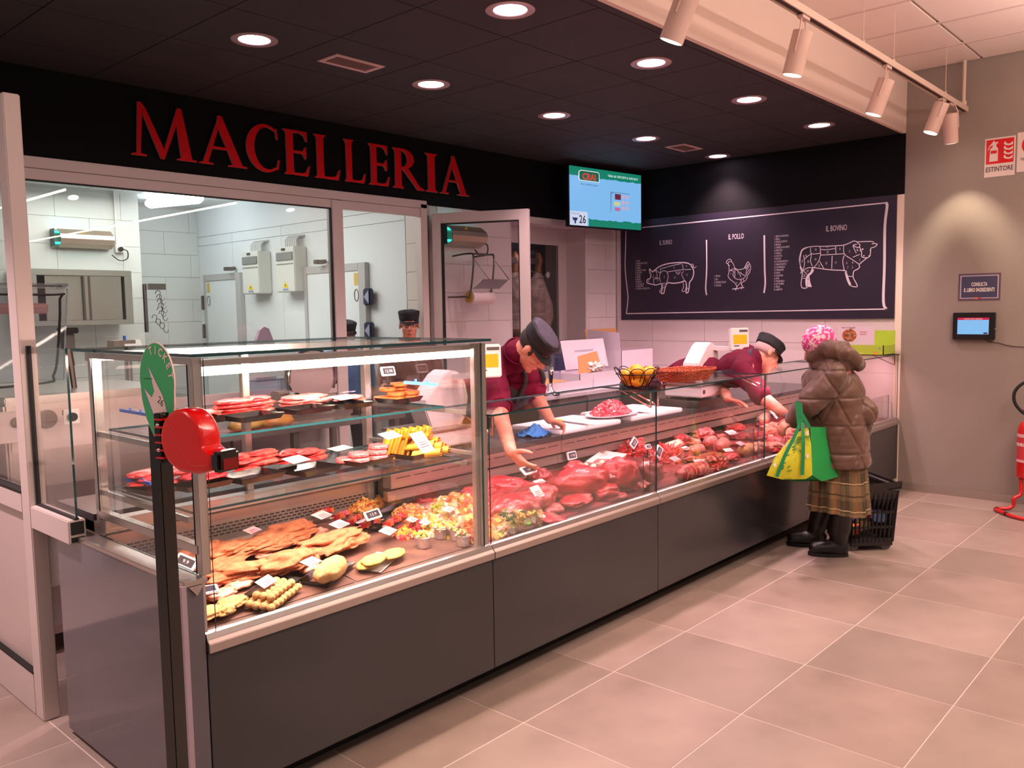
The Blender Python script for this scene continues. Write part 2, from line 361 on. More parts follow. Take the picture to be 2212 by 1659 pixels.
# ------------------------------------------------------------------ preparation room
PW = mat('prep_tile', (212, 214, 208), .3); PP_ = mat('prep_panel', (222, 228, 228), .35)
PX1, PZ = 3.60, 2.787
pw = struct('wall_far', MB().box(-.9, 6.83, 0, PX1+.1, 6.95, PZ), TGRT)
for k in range(10):
    for i in range(4):
        a = 2.0+i*.6-(.3 if k % 2 else 0)
        if max(a, 2.0) < min(a+.6, PX1): walltile(pw, 'y', max(a, 2.0), min(a+.6, PX1), .26+.25*k, .26+.25*(k+1), 6.82, PW)
pj = struct('wall_far', MB().box(-.9, 6.03, 0, 2.575, 6.8, PZ), PW)
for k in range(10):
    for i in range(7):
        a = -.9+i*.6-(.3 if k % 2 else 0)
        if max(a, -.9) < min(a+.6, 2.58): walltile(pj, 'y', max(a, -.9), min(a+.6, 2.575), .26+.25*k, min(.26+.25*(k+1), PZ), 6.02, PW)
ps = struct('wall_side', MB().box(PX1+.01, YB+.3, 0, PX1+.1, 7.0, PZ), PP_)
for i in range(4):
    y0 = 3.22+i*.95
    MB().box(PX1, y0+.002, 0, PX1+.01, min(y0+.948, 6.83), 2.36).build('wall_panel', PP_, ps); MB().box(PX1, y0+.002, 2.366, PX1+.01, min(y0+.948, 6.83), 2.46).build('wall_panel', PP_, ps)
MB().box(PX1-.0, 3.22, 2.466, PX1+.008, 6.83, PZ).build('wall_panel', PP_, ps)
for k in range(10): walltile(ps, 'x', 2.97, 3.218, .24*k, .24*(k+1), PX1+.002, mat('jamb_tile', (216, 205, 196), .3))
pc = struct('ceiling', MB().box(-.9, 3.0, PZ+.01, PX1+.1, 7.0, PZ+.1), TBAR)
for i in range(8):
    for j in range(7):
        x0, y0 = -.9+i*.6, 3.04+j*.6
        if x0 < PX1: MB().box(x0+.008, y0+.008, PZ, min(x0+.592, PX1), min(y0+.592, 7), PZ+.012).build('ceiling_panel', PP_, pc)
struct('wall_left', MB().box(-.98, 2.95, 0, -.9, 7.0, PZ+.05), PW)
# ------------------------------------------------------------------ shop window and doorway frame
f = MB()
ZF1, ZF0 = 2.488, 2.36
win = tag(bpy.data.objects.new('window_1', None), kind='structure'); COL.objects.link(win); win.location = (1.3, YB, 0); win['_o'] = [1.3, YB, 0]
MB().box(-.9, YB-.03, 2.425, 3.56, YB+.04, ZF1).build('head_profile', ALU, win, bevel=.003)
MB().box(-.9, YB-.02, ZF0, 2.62, YB+.03, 2.423).build('window_frame', ALU, win, bevel=.003)
MB().box(2.61, YB-.03, 0, 2.71, YB+.04, 2.42).build('mullion', ALU, win, bevel=.004)
MB().box(-.9, YB-.02, .98, 2.61, YB+.03, 1.05).build('window_sill', ALU, win, bevel=.003)
MB().box(-.9, YB-.005, 0, 2.61, YB+.02, .98).build('lower_panel', mat('lower_panel', (214, 204, 200), .4), win)
b = MB(); pane(b, -.9, YB+.0, 1.05, 2.61, YB+.008, ZF0); b.build('pane', [glassmat('window_glass', (.98, .99, .985), 1.5, 1.3), GEDGE], win)
d1 = tag(bpy.data.objects.new('door_1', None), kind='structure'); COL.objects.link(d1); d1.location = (3.56, YB, 0); d1['_o'] = [3.56, YB, 0]
MB().box(2.71, YB-.02, ZF0, 3.56, YB+.03, 2.423).build('door_head', ALU, d1, bevel=.003)
MB().box(3.49, YB-.03, 0, 3.56, YB+.04, 2.46).build('door_jamb', ALU, d1, bevel=.003)
MB().box(3.56, YB-.01, 0, 3.60, YB+.04, 2.46).build('door_jamb', ALUB, d1, bevel=.002)
# open door leaf
H0, H1 = V((3.60, 2.87, 0)), V((3.955, 2.12, 0)); Rd = frame(H1-H0); LW = (H1-H0).length; cc = (H0+H1)/2
def leaf(a0, a1, z0, z1, t=.045): return MB().obox(H0+(H1-H0).normalized()*((a0+a1)/2)+V((0, 0, (z0+z1)/2)), Rd, t/2, (a1-a0)/2, (z1-z0)/2)
ZT = 2.385
leaf(0, .085, .02, ZT).build('door_stile', ALU, d1, bevel=.003); leaf(LW-.085, LW, .02, ZT).build('door_stile', ALU, d1, bevel=.003)
leaf(.085, LW-.085, ZT-.085, ZT).build('door_rail', ALU, d1, bevel=.003); leaf(.085, LW-.085, .02, .14).build('door_rail', ALU, d1, bevel=.003); leaf(.085, LW-.085, .95, 1.03).build('door_rail', ALU, d1, bevel=.003)
leaf(.085, LW-.085, .14, .95, .02).build('door_panel', ALU, d1)
g = leaf(.085, LW-.085, 1.03, ZT-.085, .006); g.build('pane', GLASS, d1)
for a, b_, c, d in ((.079, .087, 1.03, ZT-.085), (LW-.087, LW-.079, 1.03, ZT-.085), (.085, LW-.085, ZT-.093, ZT-.085)): leaf(a, b_, c, d, .05).build('door_gasket', RUBB, d1)
for z in (.4, 2.15): MB().cyl(H0+V((.0, -.01, z-.05)), H0+V((.0, -.01, z+.05)), .011).build('hinge', ALUB, d1)
hp = H0+(H1-H0).normalized()*(LW-.045)
MB().tube([hp+V((-.02, 0, 1.05)), hp+V((-.08, -.02, 1.05)), hp+V((-.10, .09, 1.05))], .009).build('door_handle', ALUB, d1, smooth=True)
# window gaskets
b = MB()
for x0, x1, z0, z1 in ((-.9, 2.61, ZF0-.008, ZF0), (2.602, 2.61, 1.05, ZF0)): b.box(x0, YB-.021, z0, x1, YB+.0, z1)
b.build('gasket', RUBB, win)
# ------------------------------------------------------------------ glazed partition at the left end
p = thing('glazed_partition', 'pink-tinged white aluminium glazed partition at the left end of the counter', 'partition', (-.03, 1.2, 0))
def pf(y0, y1, z0, z1, x0=-.09, x1=-.03, m=ALU, n='rail', bv=.004): return MB().box(x0, y0, z0, x1, y1, z1).build(n, m, p, bevel=bv)
pf(1.167, 1.255, 0, 2.41, n='post')
pf(2.80, 2.90, 0, 2.41, n='post')
pf(1.255, 2.80, 2.29, 2.35); pf(1.255, 2.80, .82, .90); pf(1.255, 2.80, .0, .17, n='bottom_rail'); 
pf(1.255, 2.80, .17, .82, -.07, -.055, n='lower_panel', m=mat('partition_panel', (190, 172, 166), .35), bv=0)
pf(1.255, 2.80, .17, .178, -.092, -.05, RUBB, 'gasket', 0); pf(1.255, 2.80, .9, .908, -.092, -.05, RUBB, 'gasket', 0)
b = MB(); pane(b, -.064, 1.255, .9, -.056, 2.80, 2.29); b.build('pane', GM, p)
pf(.79, 1.167, .775, .862, n='stub_rail'); pf(1.157, 1.167, .862, 1.475, -.068, -.052, RUBB, 'gasket', 0); pf(.79, 1.16, .862, .868, -.068, -.052, RUBB, 'gasket', 0)
pf(.786, .791, .783, .80, -.082, -.038, RUBB, 'end_slot', 0); pf(.786, .791, .81, .855, -.082, -.038, RUBB, 'end_slot', 0)
b = MB(); pane(b, -.064, .79, .866, -.056, 1.16, 1.472); b.build('stub_pane', GM, p)
# ================================================================== MACELLERIA sign
RED = mat('red_acrylic', (214, 10, 20), .5, spec=.15); REDE = mat('letter_edge', (196, 120, 116), .4)
sg = thing('shop_sign', 'large red serif letters reading MACELLERIA on the black fascia', 'sign', (1.14, YB, 2.56))
def arc(cx, cy, rx, ry, a0, a1, n=18): return [(cx+rx*math.cos(math.radians(a0+(a1-a0)*i/n)), cy+ry*math.sin(math.radians(a0+(a1-a0)*i/n))) for i in range(n+1)]
def stem(x, w, s=.07, top=1, st=None): return [(x-s, 0), (x-s, .025), (x-.02, .045), (x, .1), (x, top-.1), (x-.02, top-.045), (x-s, top-.025), (x-s, top), (x+w+s, top), (x+w+s, top-.025), (x+w+.02, top-.045), (x+w, top-.1), (x+w, .1), (x+w+.02, .045), (x+w+s, .025), (x+w+s, 0)]
def LE(ch):
    if ch == 'I': return [stem(.08, .2, .08)], .36
    if ch == 'L': return [stem(.07, .19, .07), [(.2, 0), (.68, 0), (.74, .24), (.71, .24), (.62, .09), (.5, .055), (.2, .055)]], .74
    if ch == 'E': return [stem(.07, .19, .07), [(.2, 0), (.66, 0), (.72, .24), (.69, .24), (.6, .09), (.5, .055), (.2, .055)], [(.2, 1), (.64, 1), (.66, .78), (.63, .78), (.57, .9), (.48, .945), (.2, .945)], [(.2, .55), (.52, .55), (.6, .65), (.62, .65), (.62, .38), (.6, .38), (.52, .49), (.2, .49)]], .72
    if ch == 'A': return [[(.12, .03), (.17, .045), (.44, .82), (.5, 1.02), (.44, 1.02), (.06, .045)], [(.42, 1.03), (.50, 1.03), (.93, .045), (.72, .045), (.40, .82)], [(-.02, 0), (-.02, .03), (.1, .055), (.28, .03), (.28, 0)], [(.62, 0), (.62, .03), (.8, .055), (1.04, .03), (1.04, 0)], [(.24, .33), (.24, .385), (.66, .385), (.68, .33)]], 1.02
    if ch == 'M': return [[(.1, .04), (.17, .04), (.24, .92), (.21, 1.03), (.16, 1.03)], [(.16, 1.03), (.22, 1.03), (.30, .93), (.66, .12), (.62, -.02), (.57, -.02)], [(.57, -.02), (.63, -.02), (.98, .86), (1.02, 1.03), (.94, 1.03)], [(.94, 1.03), (1.02, 1.03), (1.2, .04), (.98, .04), (.90, .84)], [(.0, 0), (0, .03), (.12, .055), (.28, .03), (.28, 0)], [(.9, 0), (.9, .03), (1.08, .055), (1.3, .03), (1.3, 0)]], 1.3
    if ch == 'R':
        o = arc(.3, .745, .38, .255, 90, -90); i = arc(.28, .745, .19, .2, -90, 90)
        return [stem(.07, .19, .07), [(.2, 1)]+o+[(.2, .49), (.2, .545)]+i+[(.2, .945)], [(.28, .52), (.46, .54), (.86, .09), (1.02, .03), (1.02, 0), (.8, 0)]], 1.0
    if ch == 'C':
        o = arc(.5, .5, .5, .52, 52, 308, 30); i = arc(.55, .5, .35, .455, 300, 60, 30)
        return [o+[(.80, .09)]+i+[(.80, .93)], [(.76, .92), (.80, .97), (.83, .72), (.80, .72)], [(.76, .06), (.82, .07), (.86, .28), (.83, .28)]], .86
def letter(ch, x0, x1, z0, h):
    ps, w = LE(ch); k = (x1-x0)/w; mb = MB()
    for n_, q in enumerate(ps): mb.prism([(x0+px*k, YB-.018+.0004*n_, z0+pz*h) for px, pz in q], (0, -.016-.0009*n_, 0), 0)
    for i, fc in enumerate(mb.f):
        if len(fc) == 4 and abs(sum((mb.v[j] for j in fc), V()).y/4-(YB-.026)) < .004 and max(mb.v[j].y for j in fc)-min(mb.v[j].y for j in fc) > .01: mb.mi[i] = 1
    ob = mb.build('letter', [RED, REDE], sg)
for ch, a, b in (('M', 1.144, 1.563), ('A', 1.588, 1.918), ('C', 1.925, 2.18), ('E', 2.217, 2.43), ('L', 2.473, 2.696), ('L', 2.737, 2.933), ('E', 2.969, 3.171), ('R', 3.209, 3.527), ('I', 3.553, 3.682), ('A', 3.719, 4.046)):
    letter(ch, a, b, 2.566, .313 if ch not in 'M' else .315)
# ================================================================== ceiling lamps, vents
LAMP = mat('lamp_glow', (255, 236, 250), .5, emit=(255, 226, 250), es=22); RIM = mat('lamp_rim', (188, 160, 160), .35, .5)
for i, (x, y) in enumerate(DL):
    row = 'rear' if y > 1 else 'front'; nth = ['nearest', 'second', 'third', 'fourth', 'fifth'][i if y > 1 else i-5]
    t = thing('downlight', f'round recessed downlight, {nth} in the {row} row of the black ceiling', 'ceiling light', (x, y, ZC), 'pink downlights in the black ceiling')
    MB().lathe((x, y, ZC), [(.118, .0), (.118, -.004), (.112, -.007), (.082, -.004), (.075, .004)], 32).build('rim', RIM, t, smooth=True)
    MB().lathe((x, y, ZC-.0005), [(.0, 0), (.078, 0)], 24).build('lens', LAMP, t)
    spot('downlight_beam', (x, y, ZC-.02), (x, y, 0), 100, MAG, 105, .8, .06)
VENT = mat('vent_metal', (214, 180, 176), .4, emit=None)
for k, (x0, y0, x1, y1, lab, sl) in enumerate(((1.68, 1.52, 2.02, 1.70, 'pink-lit white air vent with slats beside the nearest rear downlight', 1), (5.31, 1.51, 5.63, 1.71, 'far air vent with slats near the television corner', 1))):
    t = thing('air_vent', lab, 'vent', ((x0+x1)/2, (y0+y1)/2, ZC))
    MB().box(x0, y0, ZC-.006, x1, y0+.03, ZC).box(x0, y1-.03, ZC-.006, x1, y1, ZC).box(x0, y0+.03, ZC-.006, x0+.03, y1-.03, ZC).box(x1-.03, y0+.03, ZC-.006, x1, y1-.03, ZC).build('frame', VENT, t, bevel=.001)
    MB().box(x0+.03, y0+.03, ZC-.001, x1-.03, y1-.03, ZC-.0005).build('backing', mat('vent_dark', (90, 62, 64), .6), t)
    for q in range(7):
        y = y0+.035+q*(y1-y0-.07)/6
        MB().obox(((x0+x1)/2, y, ZC-.005), Matrix.Rotation(.5, 3, 'X'), (x1-x0)/2-.03, .0085, .0008).build('slat', VENT, t)
# ================================================================== track with spotlights
TRK = mat('track_white', (214, 190, 172), .45)
e = at(2086, 243, 'y', -.425); TZ = 3.075; TXE = 6.25
t = thing('light_track', 'long white lighting track hung in front of the bulkhead', 'light track', (4, -.43, TZ))
MB().box(1.2, -.465, TZ+.01, TXE, -.43, TZ+.04).box(1.2, -.43, TZ+.002, TXE, -.422, TZ+.04).box(1.2, -.473, TZ+.002, TXE, -.465, TZ+.04).build('rail', TRK, t)
MB().box(1.2, -.458, TZ+.006, TXE-.01, -.437, TZ+.0099).build('slot', mat('track_slot', (60, 34, 28), .6), t)
for x in (4.05, 4.59, 5.73): MB().cyl((x, -.445, TZ+.04), (x, -.445, ZW), .0022, n=6).cyl((x, -.445, TZ+.04), (x, -.445, TZ+.07), .008, n=8).build('suspension_wire', TRK, t)
MB().cyl((TXE-.03, -.445, TZ+.02), (TXE-.03, -.445, ZW), .013).cyl((TXE-.03, -.445, TZ+.04), (TXE-.03, -.445, TZ+.08), .022).build('stem', TRK, t)
TRG = mat('spot_body', (222, 192, 178), .45); GLOW = mat('spot_glow', (255, 240, 225), .5, emit=(255, 232, 215), es=14)
def trackspot(top_px, bot_px, lab, aim_out, deg=0):
    a = at(*top_px, 'y', -.445); b = dep(*bot_px, depth(a)+aim_out*.4); d = (b-a).normalized(); L_ = .22; a.z = min(a.z, TZ-.03); b = a+d*L_
    t = thing('track_spotlight', lab, 'spotlight', (a.x, -.445, TZ), 'white cylinder spotlights on the track')
    MB().cyl(a, b, .052, n=28).build('body', TRG, t, smooth=True)
    c = (a+b)/2; s = d.cross(V((0, 0, 1))).normalized() if abs(d.z) < .999 else V((1, 0, 0))
    top = V((a.x, -.445, TZ-.002))
    MB().tube([c+s*.055, a+s*.055, top+s*.03, top-s*.03, a-s*.055, c-s*.055], .0045, 6).build('bracket', TRG, t)
    MB().box(a.x-.045, -.463, TZ-.014, a.x+.045, -.43, TZ+.004).build('adapter', TRG, t, bevel=.002)
    R = frame(d); MB().cyl(b+d*.0005, b+d*.001, .046, n=24).build('lens', GLOW, t)
    return b+d*.02, d
SP = []
SP.append(trackspot((1492, -25), (1466, 45), 'white track spotlight nearest the camera, cut by the top edge', .1))
SP.append(trackspot((1735, 68), (1712, 160), 'second white track spotlight, hanging over the butcher chart', .12))
SP.append(trackspot((1915, 172), (1890, 238), 'third white track spotlight beside the corner of the bulkhead', .12))
SP.append(trackspot((2035, 222), (2008, 290), 'tilted white track spotlight left of the pair at the track end', .1))
SP.append(trackspot((2052, 245), (2054, 305), 'upright white track spotlight, last at the end of the track', .15))
spot('track_beam', (5.93, -.44, 2.80), (6.287, -.50, 1.50), 165, (1, .80, .60), 70, .75, .02)
for (p_, d_), tg, pw_ in zip(SP[:3], ((1.9, .5, .7), (3.0, .4, .7), (4.2, .2, .7)), (50, 50, 45)): spot('track_beam', p_, tg, pw_, (1, .66, .62), 50, .6, .04)
# ================================================================== butcher chart on the end wall
CB = mat('chalkboard', (38, 27, 46), .5, col2=(34, 25, 42), nscale=3); CH = mat('chalk_print', (222, 206, 214), .7)
XB = XE-.016
bd = thing('butcher_chart', 'long dark chalkboard chart of pig, chicken and bull cuts', 'chart', (XB, 1.45, 1.458))
MB().box(XB, .055, 1.458, XB+.014, 2.846, 2.492).build('board', CB, bd)
NB = (-1, 0, 0)
def z6(x, y): return at(1200+x*.217, 340+y*.217, 'x', XB-.001)
def z7(x, y): return at(1560+x*.217, 380+y*.217, 'x', XB-.001)
def draw(name, strokes, zf, w=.0055):
    mb = MB()
    for s in strokes:
        ww = w
        if isinstance(s[0], (int, float)): ww = s[0]; s = s[1:]
        ribbon(mb, catmull([zf(*q) for q in s], 3) if len(s) > 2 else [zf(*q) for q in s], ww, NB)
    mb.build(name, CH, bd)
def word(s, c, hz, zf, xs=.55, bold=.0, align='CENTER', line=1, nm='lettering'):
    p = zf(*c); sz = (zf(c[0], c[1]-hz)-p).z/.72
    txt(s, p, (0, -1, 0), (0, 0, 1), sz, CH, bd, nm, xs=xs, bold=bold, align=align, line=line)
a = [z6(702, 715), z6(697, 900), z6(693, 1100), z6(712, 1300), z6(722, 1400), z6(705, 1555)]; b = [z7(1635, 1325), z7(1605, 1250), z7(1615, 900), z7(1620, 500), z7(1642, 300), z7(1628, 268)]
mb = MB(); ribbon(mb, catmull(a, 4), .011, NB); ribbon(mb, [a[-1], b[0]], .010, NB); ribbon(mb, catmull(b, 4), .022, NB); ribbon(mb, [b[-1], a[0]], .011, NB)
mb.build('chalk_border', CH, bd)
draw('divider', [[(1503, 822), (1505, 1100), (1495, 1300), (1505, 1370)]], z6, .014); draw('divider', [[(2078, 775), (2082, 1100), (2088, 1250), (2075, 1350)]], z6, .016)
draw('pig_drawing', [[.011, (985, 1130), (1020, 1095), (1100, 1062), (1200, 1048), (1290, 1048), (1340, 1065), (1370, 1110), (1375, 1160), (1360, 1210), (1335, 1245), (1330, 1300), (1318, 1345), (1298, 1345), (1305, 1310), (1300, 1250), (1285, 1230), (1240, 1245), (1170, 1253), (1115, 1250), (1090, 1300), (1078, 1350), (1052, 1352), (1062, 1310), (1060, 1255)],
 [(1055, 1250), (1055, 1300), (1035, 1340), (1058, 1342)], [(1270, 1240), (1275, 1290), (1258, 1330), (1285, 1332), (1300, 1290)], [.010, (985, 1130), (960, 1135), (935, 1108), (940, 1150), (950, 1170), (940, 1205), (915, 1215), (910, 1245), (930, 1255), (970, 1265), (1000, 1270), (1055, 1255)],
 [(960, 1150), (985, 1118), (1005, 1145), (1012, 1200), (990, 1190)], [(1045, 1240), (1035, 1180), (1060, 1135), (1090, 1130), (1115, 1150), (1120, 1200), (1108, 1245)], [(1000, 1120), (1040, 1150), (1045, 1110)], [(1115, 1140), (1240, 1120), (1348, 1115)], [(1262, 1062), (1270, 1112)], [(1275, 1135), (1255, 1160), (1270, 1200), (1300, 1250)], [(1250, 1058), (1150, 1080), (1040, 1112)], [(1195, 1135), (1220, 1165), (1245, 1135)],
 [(1345, 1075), (1362, 1060), (1375, 1085), (1355, 1095), (1350, 1070), (1380, 1100), (1402, 1085)], [(975, 1210), (1040, 1205)], [(975, 1212), (980, 1262)], [(1062, 1255), (1105, 1252)], [(1068, 1298), (1095, 1296)], [(925, 1220), (930, 1240)], [(965, 1195), (978, 1190)], [(1305, 1305), (1330, 1302)]], z6)
for s, c in (('5', (1180, 1108)), ('11', (1303, 1090)), ('13', (1307, 1178)), ('12', (1187, 1205)), ('7', (1083, 1203)), ('10', (1222, 1150)), ('3', (1015, 1235)), ('8', (1080, 1285)), ('1', (975, 1180))): word(s, c, 20, z6, .7)
draw('chicken_drawing', [[(1700, 1052), (1722, 1068), (1728, 1130), (1718, 1180), (1735, 1210), (1765, 1235), (1785, 1250), (1800, 1275), (1818, 1275), (1835, 1252), (1870, 1240), (1900, 1215), (1912, 1180)], [(1750, 1035), (1770, 1060), (1785, 1100), (1820, 1117), (1870, 1108), (1888, 1085), (1905, 1050), (1920, 1040), (1925, 1070), (1890, 1110)],
 [(1922, 1045), (1942, 1080), (1938, 1130), (1915, 1170), (1895, 1165), (1905, 1120), (1930, 1080)], [(1900, 1060), (1885, 1105)], [(1912, 1060), (1898, 1112)], [(1930, 1110), (1905, 1160)], [(1700, 1052), (1703, 1035), (1712, 1022), (1730, 1013), (1748, 1020), (1752, 1038), (1738, 1035), (1722, 1042), (1718, 1060), (1722, 1078), (1734, 1072)],
 [(1765, 1170), (1790, 1205), (1840, 1215), (1895, 1185), (1860, 1165), (1838, 1140)], [(1738, 1125), (1780, 1108), (1825, 1142), (1845, 1190)], [(1785, 1105), (1785, 1190)], [(1728, 1128), (1770, 1130), (1765, 1170)], [(1840, 1215), (1850, 1245)], [(1870, 1210), (1875, 1235)],
 [.009, (1802, 1275), (1805, 1300), (1760, 1312)], [.009, (1805, 1300), (1822, 1312)], [.009, (1805, 1300), (1790, 1324)], [.009, (1845, 1250), (1860, 1290), (1825, 1302)], [.009, (1860, 1290), (1878, 1300)], [.009, (1860, 1290), (1850, 1310)]], z6)
for s, c in (('1', (1742, 1168)), ('2', (1815, 1160)), ('3', (1852, 1232)), ('4', (1803, 1258))): word(s, c, 20, z6, .7)
draw('bull_drawing', [[.007, (768, 830), (780, 770), (800, 730), (850, 710), (930, 700), (990, 702), (1100, 697), (1200, 690), (1250, 675), (1310, 648), (1340, 655), (1400, 654), (1480, 652), (1512, 660)], [.007, (768, 830), (780, 900), (800, 940), (795, 1000), (785, 1080), (800, 1115), (840, 1115), (845, 1100)], [(850, 712), (800, 740), (782, 790), (775, 850)], [.008, (775, 905), (790, 950), (780, 970)],
 [.007, (880, 960), (895, 925), (915, 915), (960, 920), (1080, 935), (1215, 942), (1240, 960), (1245, 1010), (1265, 1080), (1300, 1100), (1345, 1102), (1330, 1060), (1305, 1010), (1310, 950), (1345, 930), (1370, 905), (1365, 880), (1440, 818)], [.02, (905, 930), (890, 960), (850, 1000), (838, 1050), (845, 1100)], [.016, (860, 1000), (868, 1060), (885, 1105)], [.016, (850, 1010), (856, 1070), (862, 1105)], [.02, (1232, 955), (1250, 1030), (1275, 1085)],
 [.007, (1340, 655), (1355, 672), (1372, 685), (1360, 712), (1325, 705), (1305, 688), (1340, 682)], [.007, (1490, 680), (1510, 672), (1543, 680), (1520, 705), (1480, 718)], [.007, (1365, 700), (1388, 760), (1390, 805), (1440, 815), (1468, 800), (1475, 770), (1480, 720)], [.014, (1392, 728), (1404, 732)], [.012, (1408, 790), (1412, 800)], [.012, (1462, 790), (1466, 800)], [(1476, 735), (1470, 745)],
 [(975, 705), (980, 790)], [(980, 788), (1215, 775)], [(1130, 700), (1132, 780)], [(1210, 690), (1215, 775), (1290, 830), (1365, 880)], [(880, 715), (890, 775), (975, 770)], [(820, 830), (850, 800), (890, 775)], [(890, 780), (880, 850), (900, 900)], [(978, 790), (960, 850), (915, 910)], [(970, 850), (1010, 918)], [(1095, 795), (1090, 925)], [(1215, 790), (1200, 850), (1215, 938)], [(810, 790), (820, 870), (805, 940)], [(805, 945), (850, 915), (920, 912)], [(800, 1020), (830, 1020)], [(1255, 1000), (1305, 1000)], [(1300, 695), (1335, 770)], [(1300, 810), (1370, 780)], [(980, 732), (1050, 735), (1125, 720)], [(1345, 730), (1352, 750)], [(1370, 735), (1375, 750)], [(805, 940), (845, 980)]], z7)
for s, c in (('15', (930, 745)), ('9', (1045, 722)), ('10', (1048, 772)), ('8', (1172, 737)), ('2', (1268, 762)), ('1', (1340, 747)), ('16', (833, 805)), ('17', (795, 864)), ('18', (855, 864)), ('14', (927, 842)), ('12', (1035, 880)), ('11', (1130, 874)), ('13', (962, 905)), ('6', (1240, 877)), ('4', (1297, 874)), ('3', (1370, 850)), ('7', (1250, 924)), ('5', (1297, 922)), ('19', (848, 960)), ('20', (818, 1004))): word(s, c, 25, z7, .6)
word('IL SUINO', (1097, 868), 48, z6, .55, .0); word('IL POLLO', (1797, 812), 54, z6, .55, .008); word('IL BOVINO', (1137, 546), 58, z7, .55, .004)
word('1. TESTA\n2. GUANCIALE, GOLA\n3. LARDO\n4. COPPA\n5. CARRE E LONZA\n6. COSTINE\n7. SPALLA\n8. ZAMPA\n9. ARISTA\n10. FILETTO\n11. CULATELLO\n12. PANCETTA\n13. COSCIA, PROSCIUTTO', (795, 1042), 17, z6, .62, align='LEFT', line=.97)
word('1. PETTO\n2. ALI\n3. SOVRACOSCIA\n4. COSCIA', (1580, 1193), 20, z6, .6, align='LEFT', line=1.1)
word('1. BRUTTO E BUONO\n2. REALE\n3. PUNTA DI PETTO\n4. FESONE\n5. CAPPELLO DA PRETE\n6. MUSCOLO\n7. FUSELLO\n8. COSTATA\n9. FILETTO\n10. CONTROFILETTO\n11. BIANCOSTATO\n12. SCARAMELLA\n13. SPINACINO\n14. NOCE\n15. SCAMONE\n16. FESA\n17. MAGATELLO\n18. SOTTOFESA\n19. PESCE\n20. GERETTO', (520, 612), 19, z7, .58, align='LEFT', line=1.06)
# ================================================================== television
TA, TB_ = dep(1227, 425, 7.9), dep(1387, 435, 8.6); tc = (TA+TB_)/2; ux = (TB_-TA); ux.z = 0; TWd = ux.length; ux.normalize(); un = V((0, 0, 1)).cross(ux)*-1
un = ux.cross(V((0, 0, 1)))  # towards the shop
if un.dot(CAM-tc) < 0: un = -un
tv = thing('television', 'flat television showing a green and blue offer screen in the black corner', 'television', tuple(tc))
Rt = Matrix((ux, -un, V((0, 0, 1)))).transposed(); TH = TWd*.545
MB().obox(tc-un*.02, Rt, TWd/2, .02, TH/2).build('casing', BLACK, tv, bevel=.004)
def tvp(u, v): return tc+ux*(u-.5)*TWd*.965+V((0, 0, 1))*(.5-v)*TH*.945+un*.0015
def tvq(name, pts, col, off=0, es=.76):
    m = mat('screen_%d_%d_%d' % col, (0, 0, 0), .3, emit=col, es=es); MB().add([tvp(*q)+un*off for q in pts], [tuple(range(len(pts)))]).build(name, m, tv)
random.seed(3)
tvq('screen', [(0, 0), (0, 1), (1, 1), (1, 0)], (128, 186, 238))
edge = [(i/24, .155+random.uniform(-.012, .012)) for i in range(25)]; tvq('green_band', [(0, 0)]+edge+[(1, 0)], (22, 128, 104), .0006)
edge = [(i/24, .875+random.uniform(-.015, .012)) for i in range(6, 25)]; tvq('green_band', [(.25, 1)]+edge+[(1, 1)], (22, 128, 104), .0006)
tvq('logo_plate', [(.12, .08), (.15, .05), (.38, .05), (.40, .08), (.40, .23), (.13, .23), (.115, .19)], (240, 244, 240), .0010); tvq('logo_plate', [(.13, .085), (.155, .062), (.375, .062), (.392, .085), (.392, .22), (.14, .22), (.128, .19)], (12, 96, 78), .0014)
def tvt(s, u, v, h, col, xs=1, bold=0, align='LEFT', off=.002):
    m = mat('screen_%d_%d_%d' % col, (0, 0, 0), .3, emit=col, es=.76); up = V((0, 0, 1)); txt(s, tvp(u, v)+un*off, ux, up, h*TH/.72, m, tv, xs=xs, bold=bold, align=align)
tvt('CRAI', .26, .205, .105, (226, 60, 44), 1.0, .03, 'CENTER'); tvt("NEL CUORE DELL'ITALIA", .26, .30, .024, (40, 60, 90), 1.1, .01, 'CENTER')
tvt('Valido dal 10/01/2019 al 16/01/2019', .95, .105, .04, (214, 244, 236), .95, .01, 'RIGHT')
tvq('offer_card', [(.55, .36), (.55, .72), (.56, .72), (.57, .40), (.60, .375), (.83, .375), (.83, .36)], (108, 140, 186), .0008)
tvq('offer_photo', [(.615, .39), (.615, .49), (.70, .49), (.70, .39)], (110, 40, 66), .001); tvq('offer_photo', [(.60, .53), (.60, .60), (.69, .60), (.69, .53)], (200, 206, 150), .001); tvq('offer_photo', [(.61, .63), (.61, .69), (.69, .69), (.69, .63)], (190, 110, 160), .001)
for i in range(3):
    for j in range(2):
        u, v = .735+j*.06, .43+i*.10; tvq('offer_disc', [(u+.022*math.cos(-k*.524), v+.035*math.sin(-k*.524)) for k in range(12)], (206, 170, 196), .001)
tvq('queue_plate', [(0, .76), (0, 1), (.235, 1), (.235, .76)], (206, 212, 236), .001)
tvt('26', .12, .955, .13, (46, 46, 60), .9, .015); tvt('MACELLERIA', .01, .815, .03, (110, 116, 150), .9)
tvq('queue_icon', [(.03, .87), (.06, .89), (.06, .97), (.08, .97), (.08, .89), (.105, .87), (.09, .92), (.085, .90), (.055, .90), (.045, .92)], (46, 50, 90), .0016)
MB().cyl(tc-un*.04, tc-un*.30+V((0, 0, .1)), .02).cyl(tc-un*.3+V((0, 0, .1)), V((tc.x-un.x*.3, tc.y-un.y*.3, ZC)), .02).build('mount', BLKM, tv)
